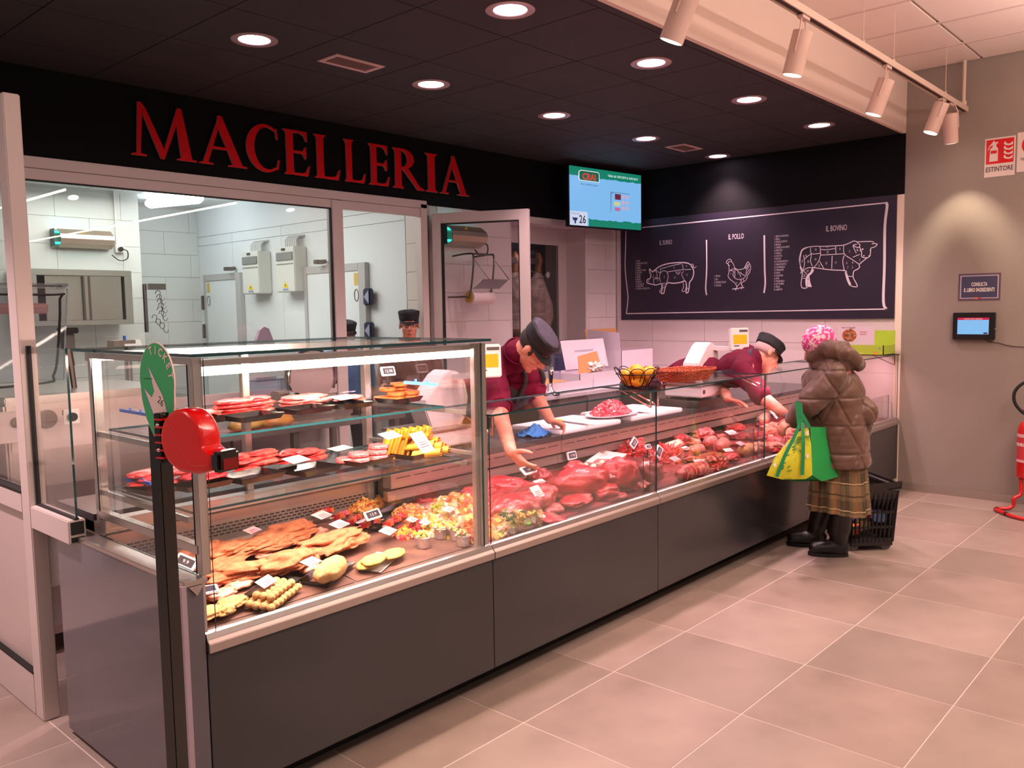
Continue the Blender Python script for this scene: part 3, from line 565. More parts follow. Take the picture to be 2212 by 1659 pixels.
# ================================================================== things on the grey wall
def plate(name, y0, y1, z0, z1, t, m, par, off=0, nm='plate'): return MB().box(XE-off-t, y0, z0, XE-off, y1, z1).build(nm, m, par)
SW = mat('sign_white', (232, 214, 204), .3); SR = mat('sign_red', (206, 14, 22), .3); SK = mat('sign_black', (34, 30, 30), .4)
s = thing('fire_extinguisher_sign', 'red and white ESTINTORE wall sign with extinguisher and flames', 'sign', (XE, -.69, 2.555))
plate('', -.80, -.59, 2.555, 2.852, .003, SW, s); plate('', -.79, -.60, 2.655, 2.84, .0006, SR, s, .003, 'red_field')
def wp(u, v, y0=-.59, W_=.21, z0=2.555, off=.0045): return V((XE-off, y0-u*W_, z0+v*.297))
def wpoly(pts, m, par, nm='pictogram', **k): MB().add([wp(*q, **k) for q in pts], [tuple(range(len(pts)))]).build(nm, m, par)
wpoly([(.16, .40), (.44, .40), (.44, .72), (.38, .78), (.38, .84), (.44, .86), (.42, .90), (.34, .88), (.30, .94), (.24, .88), (.14, .80), (.10, .70), (.13, .70), (.17, .79), (.26, .82), (.26, .78), (.18, .72)], SW, s)
wpoly([(.20, .60), (.40, .60), (.40, .68), (.20, .68)], SR, s, 'pictogram_band', off=.005)
for k in range(4):
    v = .42+k*.115; wpoly([(.62, v+.06), (.68, v+.02), (.80, v), (.92, v+.02), (.92, v+.10), (.84, v+.05), (.76, v+.045), (.70, v+.07), (.66, v+.13)], SW, s)
txt('ESTINTORE', wp(.5, .14), (0, -1, 0), (0, 0, 1), .052, SK, s, xs=.72, align='CENTER', bold=.01)
s = thing('prohibition_sign', 'white prohibition sign with red ring cut by the right edge', 'sign', (XE, -.93, 2.575))
plate('', -1.04, -.812, 2.572, 2.868, .003, SW, s)
ribbon(mb := MB(), [V((XE-.0045, -.925+.073*math.cos(g), 2.77+.073*math.sin(g))) for g in [k*.19635 for k in range(32)]], .018, (-1, 0, 0), True); ribbon(mb, [V((XE-.0046, -.875, 2.82)), V((XE-.0046, -.975, 2.72))], .014, (-1, 0, 0)); mb.build('red_ring', SR, s); ribbon(mb := MB(), [V((XE-.0042, -.885, 2.75)), V((XE-.0042, -.90, 2.80)), V((XE-.0042, -.93, 2.75)), V((XE-.0042, -.97, 2.78))], .008, (-1, 0, 0)); mb.build('pictogram', SK, s)
txt('VIETATO USARE', (XE-.005, -.925, 2.655), (0, -1, 0), (0, 0, 1), .033, SK, s, xs=.75, align='CENTER')
txt('ACQUA PER SPEGNERE\nINCENDI SU QUADRI\nELETTRICI', (XE-.005, -.925, 2.636), (0, -1, 0), (0, 0, 1), .014, SK, s, xs=.9, align='CENTER')
NV = mat('sign_navy', (62, 60, 86), .5); NV2 = mat('sign_plum', (92, 66, 84), .5); SG = mat('sign_grey', (176, 172, 178), .5)
s = thing('ingredient_sign', 'dark blue sign reading CONSULTA IL LIBRO INGREDIENTI above the tablet', 'sign', (XE, -.58, 1.598))
plate('', -.731, -.431, 1.598, 1.812, .003, NV2, s); plate('', -.718, -.444, 1.614, 1.797, .0005, SG, s, .003, 'border'); plate('', -.710, -.452, 1.621, 1.790, .0004, NV, s, .0036, 'field')
for w_, z in (('CONSULTA', 1.712), ('IL LIBRO INGREDIENTI', 1.668)): txt(w_, (XE-.0046, -.581, z), (0, -1, 0), (0, 0, 1), .042, mat('sign_cream', (240, 232, 216), .6), s, xs=.52, align='CENTER', bold=.02)
MB().box(XE-.0048, -.575, 1.612, XE-.0042, -.55, 1.622).build('logo_chip', mat('chip_orange', (226, 120, 80), .6), s); MB().box(XE-.0048, -.60, 1.614, XE-.0042, -.575, 1.620).build('logo_chip', mat('chip_red', (176, 50, 60), .6), s)
s = thing('wall_tablet', 'black tablet terminal with pale blue lit screen on the grey wall', 'tablet', (XE, -.56, 1.288))
MB().box(XE-.045, -.708, 1.288, XE, -.408, 1.502).build('housing', BLACK, s, bevel=.004)
EM = lambda c, e=.76: mat('screen_%d_%d_%d' % c, (0, 0, 0), .3, emit=c, es=e)
MB().box(XE-.0465, -.668, 1.33, XE-.0452, -.443, 1.462).build('screen', EM((132, 190, 240)), s); MB().box(XE-.0475, -.668, 1.444, XE-.0466, -.443, 1.462).build('title_bar', EM((206, 24, 60)), s); MB().box(XE-.0475, -.660, 1.333, XE-.0466, -.632, 1.345).build('button', EM((70, 30, 70)), s)
txt('Consulta il Libro Ingredienti', (XE-.048, -.555, 1.449), (0, -1, 0), (0, 0, 1), .013, EM((246, 226, 232)), s, xs=.9, align='CENTER')
MB().cyl((XE-.03, -.708, 1.37), (XE-.03, -.716, 1.37), .006).build('lock', CHROME, s)
one(MB().tube(catmull([(XE-.02, -.64, 1.292), (XE-.01, -.66, 1.272), (XE-.006, -.73, 1.262), (XE-.006, -.80, 1.243), (XE-.006, -.90, 1.235), (XE-.006, -1.2, 1.24), (XE-.006, -1.6, 1.25)], 5), .0028, 6), 'power_cable', mat('cable_brown', (66, 44, 38), .5), 'thin dark cable trailing right from the wall tablet', 'cable', smooth=True)
# fire extinguisher on its floor stand
X0, Y0 = 6.08, -1.005
s = thing('extinguisher_stand', 'red tubular floor stand holding the fire extinguisher', 'stand', (X0, Y0, 0))
RT = mat('red_gloss', (196, 16, 20), .3, coat=.4)
MB().tube(catmull([at(2203, 1018, 'x', 6.06), at(2206, 1045, 'x', 6.04), at(2204, 1068, 'x', 6.02), (5.99, -.935, .10), (5.99, -.93, .045), (5.97, -.90, .022), (5.94, -.84, .016), (5.90, -.835, .016), (5.82, -.90, .016), (5.72, -1.02, .016), (5.70, -1.2, .016), (5.9, -1.25, .016), (6.1, -1.18, .02), (6.06, -1.12, .06), (6.05, -1.08, .3)], 5), .014, 10).build('tube_frame', RT, s, smooth=True)
for a_, b_ in (((5.925, -.832, .016), (5.905, -.832, .016)), ((5.80, -.92, .016), (5.785, -.935, .016))): MB().cyl(a_, b_, .0165).build('rubber_clip', RUBB, s)
s = thing('fire_extinguisher', 'red fire extinguisher with black hose at the right edge', 'fire extinguisher', (X0, Y0, .245))
MB().lathe((X0, Y0, .245), [(.0, .0), (.06, .0), (.078, .012), (.082, .03), (.082, .36), (.076, .40), (.055, .432), (.02, .45), (.0, .45)], 32).build('cylinder', RT, s, smooth=True)
LBL = mat('label_pink', (222, 170, 172), .4); LR = mat('label_red', (196, 60, 66), .4)
MB().lathe((X0, Y0, .245), [(.0824, .14), (.0824, .34)], 32).build('label_red', LR, s, smooth=True)
for a_, b_ in ((.32, .345), (.13, .15)): MB().lathe((X0, Y0, .245), [(.0828, a_), (.0828, b_)], 32).build('label_band', LBL, s, smooth=True)
for k in range(5):
    g = math.radians(118+k*17); dd = V((math.cos(g), math.sin(g), 0)); MB().obox(V((X0, Y0, .245+.265))+dd*.0832, frame(dd), .009, .0006, .012).build('label_pictogram', SW, s)
MB().cyl((X0, Y0, .69), (X0, Y0, .75), .02).box(X0-.03, Y0-.012, .72, X0+.03, Y0+.012, .735).build('valve', CHROME, s); MB().bar((X0-.01, Y0-.06, .79), (X0, Y0+.06, .76), .02, .01).bar((X0-.01, Y0-.06, .745), (X0, Y0+.03, .745), .018, .006).build('lever', RT, s, bevel=.002)
MB().tube(catmull([(X0-.01, Y0+.02, .735), (X0-.02, Y0+.055, .755), (X0-.03, Y0+.10, .82), (X0-.03, Y0+.105, .90), (X0-.02, Y0+.06, .965), (X0-.01, Y0, .985), (X0, Y0-.07, .95), (X0, Y0-.11, .85), (X0, Y0-.11, .5)], 6), .012, 10).build('hose', RUBB, s, smooth=True)
# ================================================================== DISPLAY COUNTER (five cabinets)
LAM = mat('dark_laminate', (54, 54, 56), .2, spec=.55, col2=(50, 50, 52), nscale=1.2)
STP = mat('rail_steel', (190, 178, 172), .28, .85, bump=.02, bscale=200)
DECK = mat('deck_steel', (150, 132, 124), .35, .7)
SLOT = mat('slot_dark', (26, 16, 14), .7); WKT = mat('worktop_dark', (70, 66, 70), .22, .3)
names = ['nearest cabinet with the tall glass case', 'second cabinet, filled with large red joints', 'third cabinet, behind the two cutting boards', 'fourth cabinet, behind the customer in the brown coat', 'last cabinet against the grey wall']
def deckz(y): return .597+.10*y
def prof(mb, x0, x1, pts, mi=0): mb.prism([(x0, y, z) for y, z in pts], (x1-x0, 0, 0), mi)
for k in range(5):
    x0, x1 = 1.25*k+.0015, 1.25*(k+1)-.0015
    if k == 4: x1 = XE-.03
    t = thing('display_cabinet', 'dark-fronted refrigerated counter, '+names[k], 'display counter', (x0+.62, .5, 0), 'counter cabinets in one row')
    MB().box(x0, 0, .10, x1, .02, .562).build('front_panel', LAM, t, bevel=.0012)
    MB().box(x0, .13, 0, x1, .15, .09).build('plinth', BLKM, t); MB().box(x0, 1.0, 0, x1, 1.02, .09).build('rear_plinth', BLKM, t)
    MB().box(x0, .02, .09, x1, 1.12, .11).box(x0, 1.10, .11, x1, 1.12, .82).build('body', LAM, t)
    b = MB(); prof(b, x0, x1, [(-.014, .566), (-.014, .594), (-.004, .604), (.03, .604), (.03, .566)]); b.build('front_rail', STP, t, bevel=.0015)
    b = MB(); prof(b, x0, x1, [(-.002, .606), (.004, .622), (.012, .626), (.018, .616), (.034, .62), (.05, .606), (.05, .60), (-.002, .60)]); b.build('glass_channel', STP, t)
    b = MB(); prof(b, x0, x1, [(.05, .585), (.05, .602), (.80, .677), (.80, .65)]); b.build('deck', DECK, t)
    b = MB(); yb = .76 if k == 0 else .70
    if k == 0:
        prof(b, x0, x1, [(.76, .64), (.76, .845), (.80, .845), (.80, .64)]); b.build('rear_panel', STP, t)
        prof(b2 := MB(), x0, x1, [(.72, .80), (.70, .815), (.70, .86), (.76, .86), (.76, .80)]); b2.build('shelf_ledge', STP, t, bevel=.002)
        for r in range(4):
            for q in range(44):
                xx = x0+.03+q*.027+(.0135 if r % 2 else 0)
                if xx < x1-.03: b3 = MB() if (r == 0 and q == 0) else b3; b3.box(xx, .7585, .700+r*.013, xx+.019, .76, .7055+r*.013)
        tag(b3.build('perforation', SLOT, t), kind='stuff')
    else:
        prof(b, x0, x1, [(.64, .768), (.64, .838), (.70, .838), (.70, .768)]); prof(b, x0, x1, [(.665, .705), (.672, .752), (.70, .752), (.70, .705)]); b.build('rear_panel', STP, t, bevel=.001)
        MB().box(x0, .675, .752, x1, .70, .768).box(x0, .68, .690, x1, .70, .705).build('dark_groove', SLOT, t)
        MB().box(x0, .69, .655, x1, .70, .69).build('lower_panel', STEELD, t)
        b = MB()
        for q in range(11):
            xx = x0+.03+q*.11; MB().box(xx, .6390, .812, xx+.085, .6405, .816).build('air_slot', SLOT, t)
    MB().box(x0, .635 if k else .80, .84, x1, 1.16, .868).build('worktop', WKT, t, bevel=.002)
    if k:
        b = MB(); pane(b, x0+.001, .008, .612, x1-.001, .014, 1.150); b.build('front_glass', GM, t)
        b = MB(); pane(b, x0+.001, -.004, 1.152, x1-.001, .37, 1.160); b.build('glass_shelf', GM, t)
        for xx in (x0+.035, x1-.035) if k < 4 else (x0+.035, x1-.06):
            MB().bar((xx, .02, 1.145), (xx, .02, 1.07), .008, .008, (1, 0, 0)).bar((xx, .02, 1.07), (xx, .20, 1.148), .006, .006).bar((xx, .02, 1.148), (xx, .22, 1.148), .008, .004).build('shelf_bracket', CHROME, t)
    reg(t, [])
# end panel on the left and end glass on the right
t = thing('counter_end_panel', 'large dark glossy end panel of the counter behind the ticket post', 'panel', (-.03, .5, 0))
MB().box(-.058, -.0, .02, -.002, 1.0, .782).build('panel', mat('dark_end_panel', (88, 84, 92), .08, spec=.8), t, bevel=.002)
MB().box(-.062, -.004, .782, .012, .93, .798).build('top_trim', STP, t, bevel=.002)
MB().prism([(-.05, -.006, .782), (-.004, -.006, .782), (-.026, -.006, .752)], (0, -.003, 0)).build('corner_badge', STP, t)
MB().box(-.075, -.012, .02, -.06, .012, .79).build('edge_strip', mat('edge_lilac', (170, 150, 160), .4), t)
b = MB(); pane(b, 6.235, .02, .62, 6.243, .72, 1.158); e5 = b.build('end_glass', GM); tag(e5, 'clear glass end pane of the counter beside the grey wall', 'glass pane')
# ------------------------------------------------------------------ tall glass case on the first cabinet
CLEARW = mat('case_light', (255, 236, 214), .5, emit=(255, 226, 206), es=7)
c = thing('glass_case', 'tall glass display case with two glass shelves of meat trays', 'display case', (.62, .4, .6))
def post(x, y, w, z0, z1, nm='post', m=ALUB): MB().box(x-w/2, y-w/2, z0, x+w/2, y+w/2, z1).build(nm, m, c, bevel=.002)
post(.018, .028, .03, .80, 1.44); MB().box(.003, .013, .62, .012, .035, .80).build('post_foot', ALUB, c)
post(.02, .76, .034, .80, 1.455); post(1.218, .76, .034, .62, 1.455); post(.61, .775, .03, .86, 1.455); post(1.195, .030, .026, .62, 1.450); post(1.232, .026, .026, .62, 1.450)
MB().box(1.20, .018, .62, 1.23, .024, 1.449).build('post_web', CHROME, c)
MB().box(.0, .745, 1.425, 1.245, .79, 1.456).box(.0, .015, 1.435, .035, .75, 1.456).build('top_frame', ALUB, c, bevel=.002)
MB().box(.0, .03, .862, .03, .75, .89).build('side_rail', ALUB, c, bevel=.002); MB().box(1.21, .03, .99, 1.235, .75, 1.005).build('side_rail', ALUB, c, bevel=.002)
for z in (1.178, .968):
    MB().box(.01, .10, z-.022, .028, .745, z-.003).box(1.212, .10, z-.022, 1.226, .745, z-.003).build('shelf_arm', ALUB, c, bevel=.001)
b = MB(); pane(b, .035, .004, .615, 1.21, .010, 1.452); b.build('front_glass', GM, c)
b = MB(); pane(b, .001, .045, .80, .007, .745, 1.452); b.build('side_glass', GM, c)
b = MB(); pane(b, 1.240, .04, .62, 1.246, .75, 1.452); b.build('side_glass', GM, c)
b = MB(); pane(b, -.012, -.012, 1.458, 1.252, .885, 1.468); b.build('top_glass', GM, c)
b = MB(); pane(b, .032, .22, 1.178, 1.205, .70, 1.186); b.build('glass_shelf', GM, c)
b = MB(); pane(b, .032, .115, .968, 1.205, .72, .976); b.build('glass_shelf', GM, c)
MB().box(.04, .035, 1.428, 1.20, .10, 1.446).build('lamp_housing', STP, c, bevel=.002)
MB().cyl((.045, .066, 1.410), (1.198, .066, 1.410), .014).build('lamp_tube', CLEARW, c, smooth=True)
MB().box(.037, .05, 1.395, .045, .082, 1.428).box(1.198, .05, 1.395, 1.206, .082, 1.428).build('lamp_holder', BLACK, c)
area('case_lamp', (.62, .09, 1.39), (.62, .42, .7), 1.12, .03, 26, (1, .72, .60))
area('case_lamp', (.62, .70, 1.40), (.62, .40, .8), 1.12, .03, 5, (1, .66, .52))
area('shelf_fill', (.62, .14, .955), (.62, .30, .6), 1.1, .02, 5.2, (1, .68, .56))  # added fill below the lower shelf to brighten the front sill
b = MB(); pane(b, .04, .772, .875, .60, .776, 1.42); pane(b, .62, .782, .875, 1.20, .786, 1.42); b.build('sliding_glass', GM, c)
# added area fills under the glass shelf that brighten the meat
for k in range(1, 5): area('shelf_fill', (1.25*k+.62, .10, 1.142), (1.25*k+.62, .34, .64), 1.1, .02, 7.5, (1, .54, .58))
# ================================================================== GOODS
MEATC = mat('beef', (166, 20, 34), .32, col2=(186, 52, 60), nscale=14, ndet=8, ramp=(.40, .74), bump=.5, bscale=45, coat=.3, stretch=(1, 2.4, 1))
MEATD = mat('beef_dark', (118, 18, 26), .34, col2=(146, 34, 40), nscale=14, ndet=5, bump=.2, bscale=40, coat=.5)
MEATF = mat('beef_fatty', (178, 36, 48), .32, col2=(214, 130, 124), nscale=13, ndet=8, ramp=(.5, .64), bump=.5, bscale=45, coat=.3, stretch=(1, 2.2, 1))
PORK = mat('pork', (206, 92, 92), .34, col2=(228, 156, 144), nscale=12, ndet=5, ramp=(.42, .66), bump=.25, bscale=40, coat=.4)
FAT = mat('fat', (240, 214, 190), .45, col2=(226, 180, 158), nscale=16, bump=.2, bscale=60)
STEAK = mat('steak', (190, 36, 38), .34, col2=(222, 104, 90), nscale=22, ndet=6, ramp=(.46, .7), bump=.25, bscale=60, coat=.4)
MINCE = mat('mince', (206, 44, 50), .45, col2=(232, 96, 92), nscale=40, bump=.4, bscale=120, coat=.2)
BREAD = mat('breaded', (206, 132, 94), .85, spec=.2, col2=(186, 106, 72), nscale=30, bump=.7, bscale=260)
BREADP = mat('breaded_pale', (224, 176, 116), .8, col2=(204, 150, 90), nscale=60, bump=.7, bscale=300)
BREADY = mat('breaded_yellow', (236, 196, 106), .8, col2=(220, 176, 84), nscale=60, bump=.6, bscale=300)
CHICK = mat('chicken', (222, 138, 116), .4, col2=(230, 170, 144), nscale=14, bump=.25, bscale=40, coat=.4)
ORNG = mat('carrot_burger', (214, 112, 40), .6, col2=(190, 86, 34), nscale=60, bump=.5, bscale=200)
BTRAY = mat('black_tray', (20, 15, 14), .18, coat=.5); WTRAY = mat('white_tray', (238, 226, 222), .35)
CARD = mat('paper_card', (244, 232, 226), .5); CARDP = mat('plastic_card', (232, 196, 200), .25); INK = mat('ink_red', (190, 60, 80), .5)
ESLW = mat('label_white', (240, 232, 232), .35); ESLS = mat('label_screen', (52, 46, 58), .3)
NZ = [0]
def keep(mb, y0=.085, y1=.69):        # push a piece back behind the front glass
    lo = min(v.y for v in mb.v); hi = max(v.y for v in mb.v); d = y0-lo if lo < y0 else (y1-hi if hi > y1 and y1-hi+lo > y0 else 0)
    xr = max(v.x for v in mb.v); xl = XE-.07-xr if xr > XE-.07 else 0
    if d or xl: mb.v = [v+V((xl, d, d*.1)) for v in mb.v]
    return mb
def blobmb(mb, c, l, w, h, a, amp=.12, fr=2.2, sub=4, tilt=0, flat=.38, roll=0, mi=0):
    NZ[0] += 1; sd = V((NZ[0]*3.7, NZ[0]*1.3, 0)); R = rz(a) @ Matrix.Rotation(tilt, 3, 'Y') @ Matrix.Rotation(roll, 3, 'X')
    def fn(q, v):
        n = noise.noise(v*fr+sd)*amp*1.6 + noise.noise(v*fr*2.3+sd)*amp*.6 + noise.noise(v*fr*5.2+sd)*amp*.3
        q = q*(1+n); q.z = max(q.z, -h*.5*flat*(1+.0*n)) if flat else q.z
        return q
    return mb.ell(c, (l/2, w/2, h/2), R, sub, mi, fn)
def blob(name, label, cat, px, py, l, w, h, a, m, group=None, amp=.12, fr=2.2, lift=0, sub=4, z=None, parts=None, **k):
    c = dk(px, py, lift+h*.5) if z is None else at(px, py, 'z', z+h*.5)
    mb = keep(blobmb(MB(), c, l, w, h, a, amp, fr, sub, **k)) if z is None else blobmb(MB(), c, l, w, h, a, amp, fr, sub, **k); o = mb.build(name, m, smooth=2); return tag(o, label, cat, group), c
def tray(px, py, lx, ly, a, label, m=None, z=None, h=.022, group=None, name='tray', lift=.002):
    c = dk(px, py, lift) if z is None else at(px, py, 'z', z); R = rz(a)
    if z is None: R = Matrix.Rotation(math.atan(.1), 3, 'X') @ R
    mb = MB().tray(c, R, lx, ly, h); mb = keep(mb) if z is None else mb; o = mb.build(name, m or BTRAY, bevel=.002); return tag(o, label, 'tray', group), c
def esl(px, py, P, label, num='', yaw=0, tilt=.9, roll=0, size=1.0, stemh=.05):   # electronic price label on a clip
    c = V(P); n = V((math.sin(yaw)*-1*math.cos(tilt), -math.cos(yaw)*math.cos(tilt), math.sin(tilt))); x = V((math.cos(yaw), -math.sin(yaw), 0)); x = x*math.cos(roll)+n.cross(x)*math.sin(roll); up = n.cross(x); R = Matrix((x, up, n)).transposed()
    t = thing('price_display', label, 'price label', tuple(c), 'electronic price displays')
    MB().obox(c, R, .038*size, .022*size, .005).build('frame', ESLW, t, bevel=.003); MB().obox(c+n*.0053, R, .029*size, .0145*size, .0004).build('screen', ESLS, t)
    if num: txt(num, c+n*.0065-up*.007*size, x, up, .019*size, mat('label_digit', (238, 226, 230), .5), t, 'digits', align='CENTER', bold=0)
    if stemh: MB().cyl(c-n*.006, c-n*.006-V((0, 0, stemh)), .005).box(c.x-.016, c.y-.012, c.z-stemh-.012, c.x+.016, c.y+.014, c.z-stemh-.006).build('clip', BLACK, t)
    return t
def card(P, a, label, w=.10, h=.07, tilt=.35, m=None, roll=0, up=None):
    c = V(P); n = Matrix.Rotation(a, 3, 'Z') @ V((0, -math.sin(tilt), math.cos(tilt))); x = V((math.cos(a), math.sin(a), 0)); u = n.cross(x); R = Matrix((x, u, n)).transposed()
    t = thing('price_card', label, 'price card', tuple(c), 'paper price cards on the food')
    MB().obox(c, R, w/2, h/2, .0008).build('card', m or CARD, t)
    b = MB()
    for k in range(3): b.obox(c+u*(-.012+.010*k-.008)+n*.0011, R, w*(.36-.05*k), .0016, .0002)
    b.build('print', INK, t); return t
# --- deck of the tall case: breaded cutlets
gC = 'breaded chicken cutlets in the tall case'
for i, (px, py, l, w, h, a, n, m, lab) in enumerate([
 (395, 1180, .20, .15, .05, .3, 3, BREAD, 'orange breaded cutlets behind the corner post'), (400, 1232, .16, .12, .05, .1, 2, BREAD, 'orange breaded cutlets left of the corner post, nearer row'),
 (492, 1192, .24, .17, .055, .35, 3, BREAD, 'orange breaded cutlets in the rear left bag'), (612, 1146, .24, .16, .055, .35, 3, BREAD, 'orange breaded cutlets below the perforated panel'),
 (520, 1238, .20, .12, .05, .1, 3, BREAD, 'folded orange cutlets beside the corner post, upper left bag'), (622, 1215, .24, .15, .065, .4, 3, BREAD, 'folded orange cutlets in the middle bag'),
 (728, 1172, .25, .16, .065, .3, 3, BREAD, 'folded orange cutlets in the right bag'),
 (560, 1180, .20, .14, .055, .2, 3, BREAD, 'orange cutlets between the rear left bag and the middle bag'), (470, 1218, .18, .12, .05, .3, 2, BREAD, 'orange cutlets right of the corner post, behind the front ones'), (668, 1192, .20, .13, .055, .4, 2, BREAD, 'orange cutlets between the middle bag and the right bag'), (560, 1228, .18, .12, .05, .2, 2, BREAD, 'orange cutlets just behind the meatball tray')]):
    for q in range(n):
        dx, dy = (q-1)*.045*math.cos(a+1.2)+random.uniform(-.02, .02), (q-1)*.04+random.uniform(-.01, .01)
        c0 = dk(px, py, h*.4+q*.016); mb = blobmb(MB(), c0+V((dx, dy, 0)), l*random.uniform(.95, 1.2), w*random.uniform(.8, 1.1), h*1.05, a+random.uniform(-.4, .4), .22, 2.0, 4, flat=.3, roll=random.uniform(-.25, .1))
        tag(keep(mb).build('breaded_cutlet', m, smooth=2), lab, 'breaded cutlet', 'breaded cutlets: '+lab)
for i, (px, py, l, w, a) in enumerate([(452, 1268, .12, .07, .5), (515, 1262, .11, .08, .2), (480, 1283, .13, .07, .4), (575, 1198, .10, .05, .3), (690, 1150, .09, .05, .4), (670, 1228, .10, .05, .3)]):
    blob('raw_chicken_piece', 'pale raw chicken piece showing between the breaded cutlets', 'chicken', px, py, l, w, .035, a, CHICK, 'pale chicken under the cutlets', amp=.25, sub=3)
for i, (px, py, a, lab) in enumerate([(455, 1330, .3, 'pale breaded cutlet in the near left corner of the case, front one'), (500, 1302, .5, 'pale breaded cutlet in the near left corner, rear one'), (512, 1330, .7, 'small pale breaded cutlet right of the front corner cutlets')]):
    blob('breaded_cutlet', lab, 'breaded cutlet', px, py, .13 if i < 2 else .09, .09 if i < 2 else .05, .035, a, BREADP, amp=.15, lift=.008)
tray(592, 1284, .23, .115, .50, 'clear black tray of pale meatballs in the tall case')
# rectangular grid of meatballs
bc = dk(592, 1282, .03); R0 = rz(.50); kk = 0
for lay in range(2):
    for i in range(8-lay*2):
        for j in range(4-lay):
            p_ = bc+R0@V(((i-3.5+lay)*.0265, (j-1.5+lay*.5)*.0265, -.006+lay*.022))+V((random.uniform(-.002, .002), random.uniform(-.002, .002), 0))
            p_.z += .1*(p_.y-bc.y); blobq = blobmb(MB(), p_, .030, .029, .028, random.random()*3, .08, 2, 2, flat=0)
            tag(blobq.build('meatball', BREADP, smooth=2), 'pale breaded meatball in the rectangular tray', 'meatball', 'meatballs in the near tray')
card(dk(575, 1256, .075), .5, 'paper card lying on the tray of meatballs', .085, .04, .5)
tray(735, 1258, .23, .12, .5, 'black tray under the breaded roll')
blob('breaded_roll', 'thick breaded meat roll in front of the cutlets', 'meat roll', 735, 1240, .20, .09, .085, .5, BREADP, amp=.06, flat=.7, lift=.004)
tray(828, 1222, .20, .10, .5, 'white paper tray under the yellow cutlets', WTRAY, h=.008)
for px, py, l, lf, lab in ((798, 1216, .16, .006, 'yellow breaded cutlet, lower one beside the breaded roll'), (808, 1208, .15, .026, 'yellow breaded cutlet lying on another'), (850, 1196, .14, .014, 'yellow breaded cutlet nearest the foil cups')):
    blob('breaded_cutlet', lab, 'breaded cutlet', px, py, l, .085, .028, .5, BREADY, amp=.08, lift=lf, sub=3)
# --- salads and skewers
VEG = island('veg_mix', [(246, 206, 100), (250, 232, 190), (240, 150, 70), (170, 190, 60), (240, 170, 150), (250, 224, 140), (228, 110, 90), (250, 240, 205), (252, 244, 220), (244, 180, 84)], .4, coat=.3)
VEG2 = island('noodle_mix', [(226, 160, 60), (236, 180, 90), (210, 120, 50), (240, 200, 130), (200, 90, 60)], .4, coat=.3)
VEG3 = island('red_mix', [(176, 40, 50), (200, 60, 60), (140, 26, 40), (214, 96, 84), (150, 150, 50), (226, 170, 70)], .4, coat=.3)
PORKD = island('pork_dice', [(222, 100, 104), (232, 130, 128), (206, 74, 84), (240, 170, 160)], .4, coat=.3)
MINCED = island('mince_bits', [(204, 36, 46), (220, 60, 64), (190, 28, 38), (236, 110, 104)], .42, coat=.2)
GREENH = island('herbs', [(60, 110, 40), (90, 140, 50), (46, 90, 34)], .6)
def heap(name, label, cat, px, py, lx, ly, h, a, m, n, s, shape='cube', z=None, lift=.0):
    c = dk(px, py, lift) if z is None else at(px, py, 'z', z); mb = MB(); R = rz(a)
    for i in range(n):
        g = random.random()*6.283; r = math.sqrt(random.random()); x = math.cos(g)*r; y = math.sin(g)*r; zz = h*(1-r*r)*random.uniform(.35, 1)
        p = c+R@V((x*lx/2, y*ly/2, zz)); Q = Matrix.Rotation(random.random()*6, 3, 'X')@Matrix.Rotation(random.random()*6, 3, 'Z'); k = s*random.uniform(.6, 1.25)
        if z is None:
            if p.y < .085: p.y = .085+random.random()*.06
            p.z += .1*(p.y-c.y)
        if shape == 'cube': mb.obox(p, Q, k, k*random.uniform(.5, 1), k*random.uniform(.4, .9))
        elif shape == 'strip': mb.obox(p, Q, k*3, k*.5, k*.45)
        elif shape == 'worm':
            q0 = p; pts = [q0+Q@V((math.sin(t*2)*k*1.2, t*k*1.6, math.cos(t*2.3)*k*.8)) for t in range(4)]; mb.tube(pts, k*.42, 5)
        else: mb.ell(p, (k, k*.8, k*.6), Q, 1)
    mb.ell(c+V((0, .02 if z is None else 0, h*.2)), (lx*.34, ly*.32, h*.36), R, 2, 0, (lambda q, v: q if z is not None else V((q.x, max(q.y, .088-c.y) if abs(a) < .01 else q.y, q.z))))
    return tag(mb.build(name, m), label, cat, kind='stuff')
heap('noodle_salad', 'heap of yellow and orange strips in the far rear corner of the tall case', 'salad', 790, 1094, .20, .13, .05, .35, VEG2, 420, .008, 'strip')
tray(830, 1118, .36, .14, .35, 'dark tray with skewers and peppers below the noodle salad')
for i, (px, py, a) in enumerate([(740, 1112, .2), (765, 1122, .5), (800, 1130, .1), (845, 1128, .4), (700, 1106, .2), (862, 1118, .3)]):
    c0 = dk(px, py, .03); b = MB(); d_ = rz(a)@V((1, 0, 0))
    for q in range(5): b.obox(c0+d_*(q-2)*.022, rz(a+q)@Matrix.Rotation(q*.8, 3, 'X'), .011, .013, .010, q % 3)
    b.cyl(c0-d_*.08, c0+d_*.08, .0018, n=6, mi=3); tag(b.build('skewer', [MEATC, ORNG, PORK, FAT]), 'meat and pepper skewer in the dark tray', 'skewer', 'skewers in the dark tray')
heap('red_mix', 'dark red marinated meat mix under a price card', 'meat mix', 895, 1148, .26, .12, .035, .35, VEG3, 380, .010, 'cube')
heap('vegetable_salad', 'heap of diced vegetables and meat near the rear wire handle', 'salad', 885, 1112, .22, .14, .045, .35, VEG2, 380, .009, 'cube')
heap('vegetable_salad', 'large mixed heap of diced white and yellow vegetables around the double post', 'salad', 1000, 1126, .52, .40, .115, .25, VEG, 2300, .013, 'cube')
heap('vegetable_salad', 'mixed vegetable heap just right of the double post', 'salad', 1112, 1136, .40, .28, .10, .3, VEG, 1500, .013, 'cube')
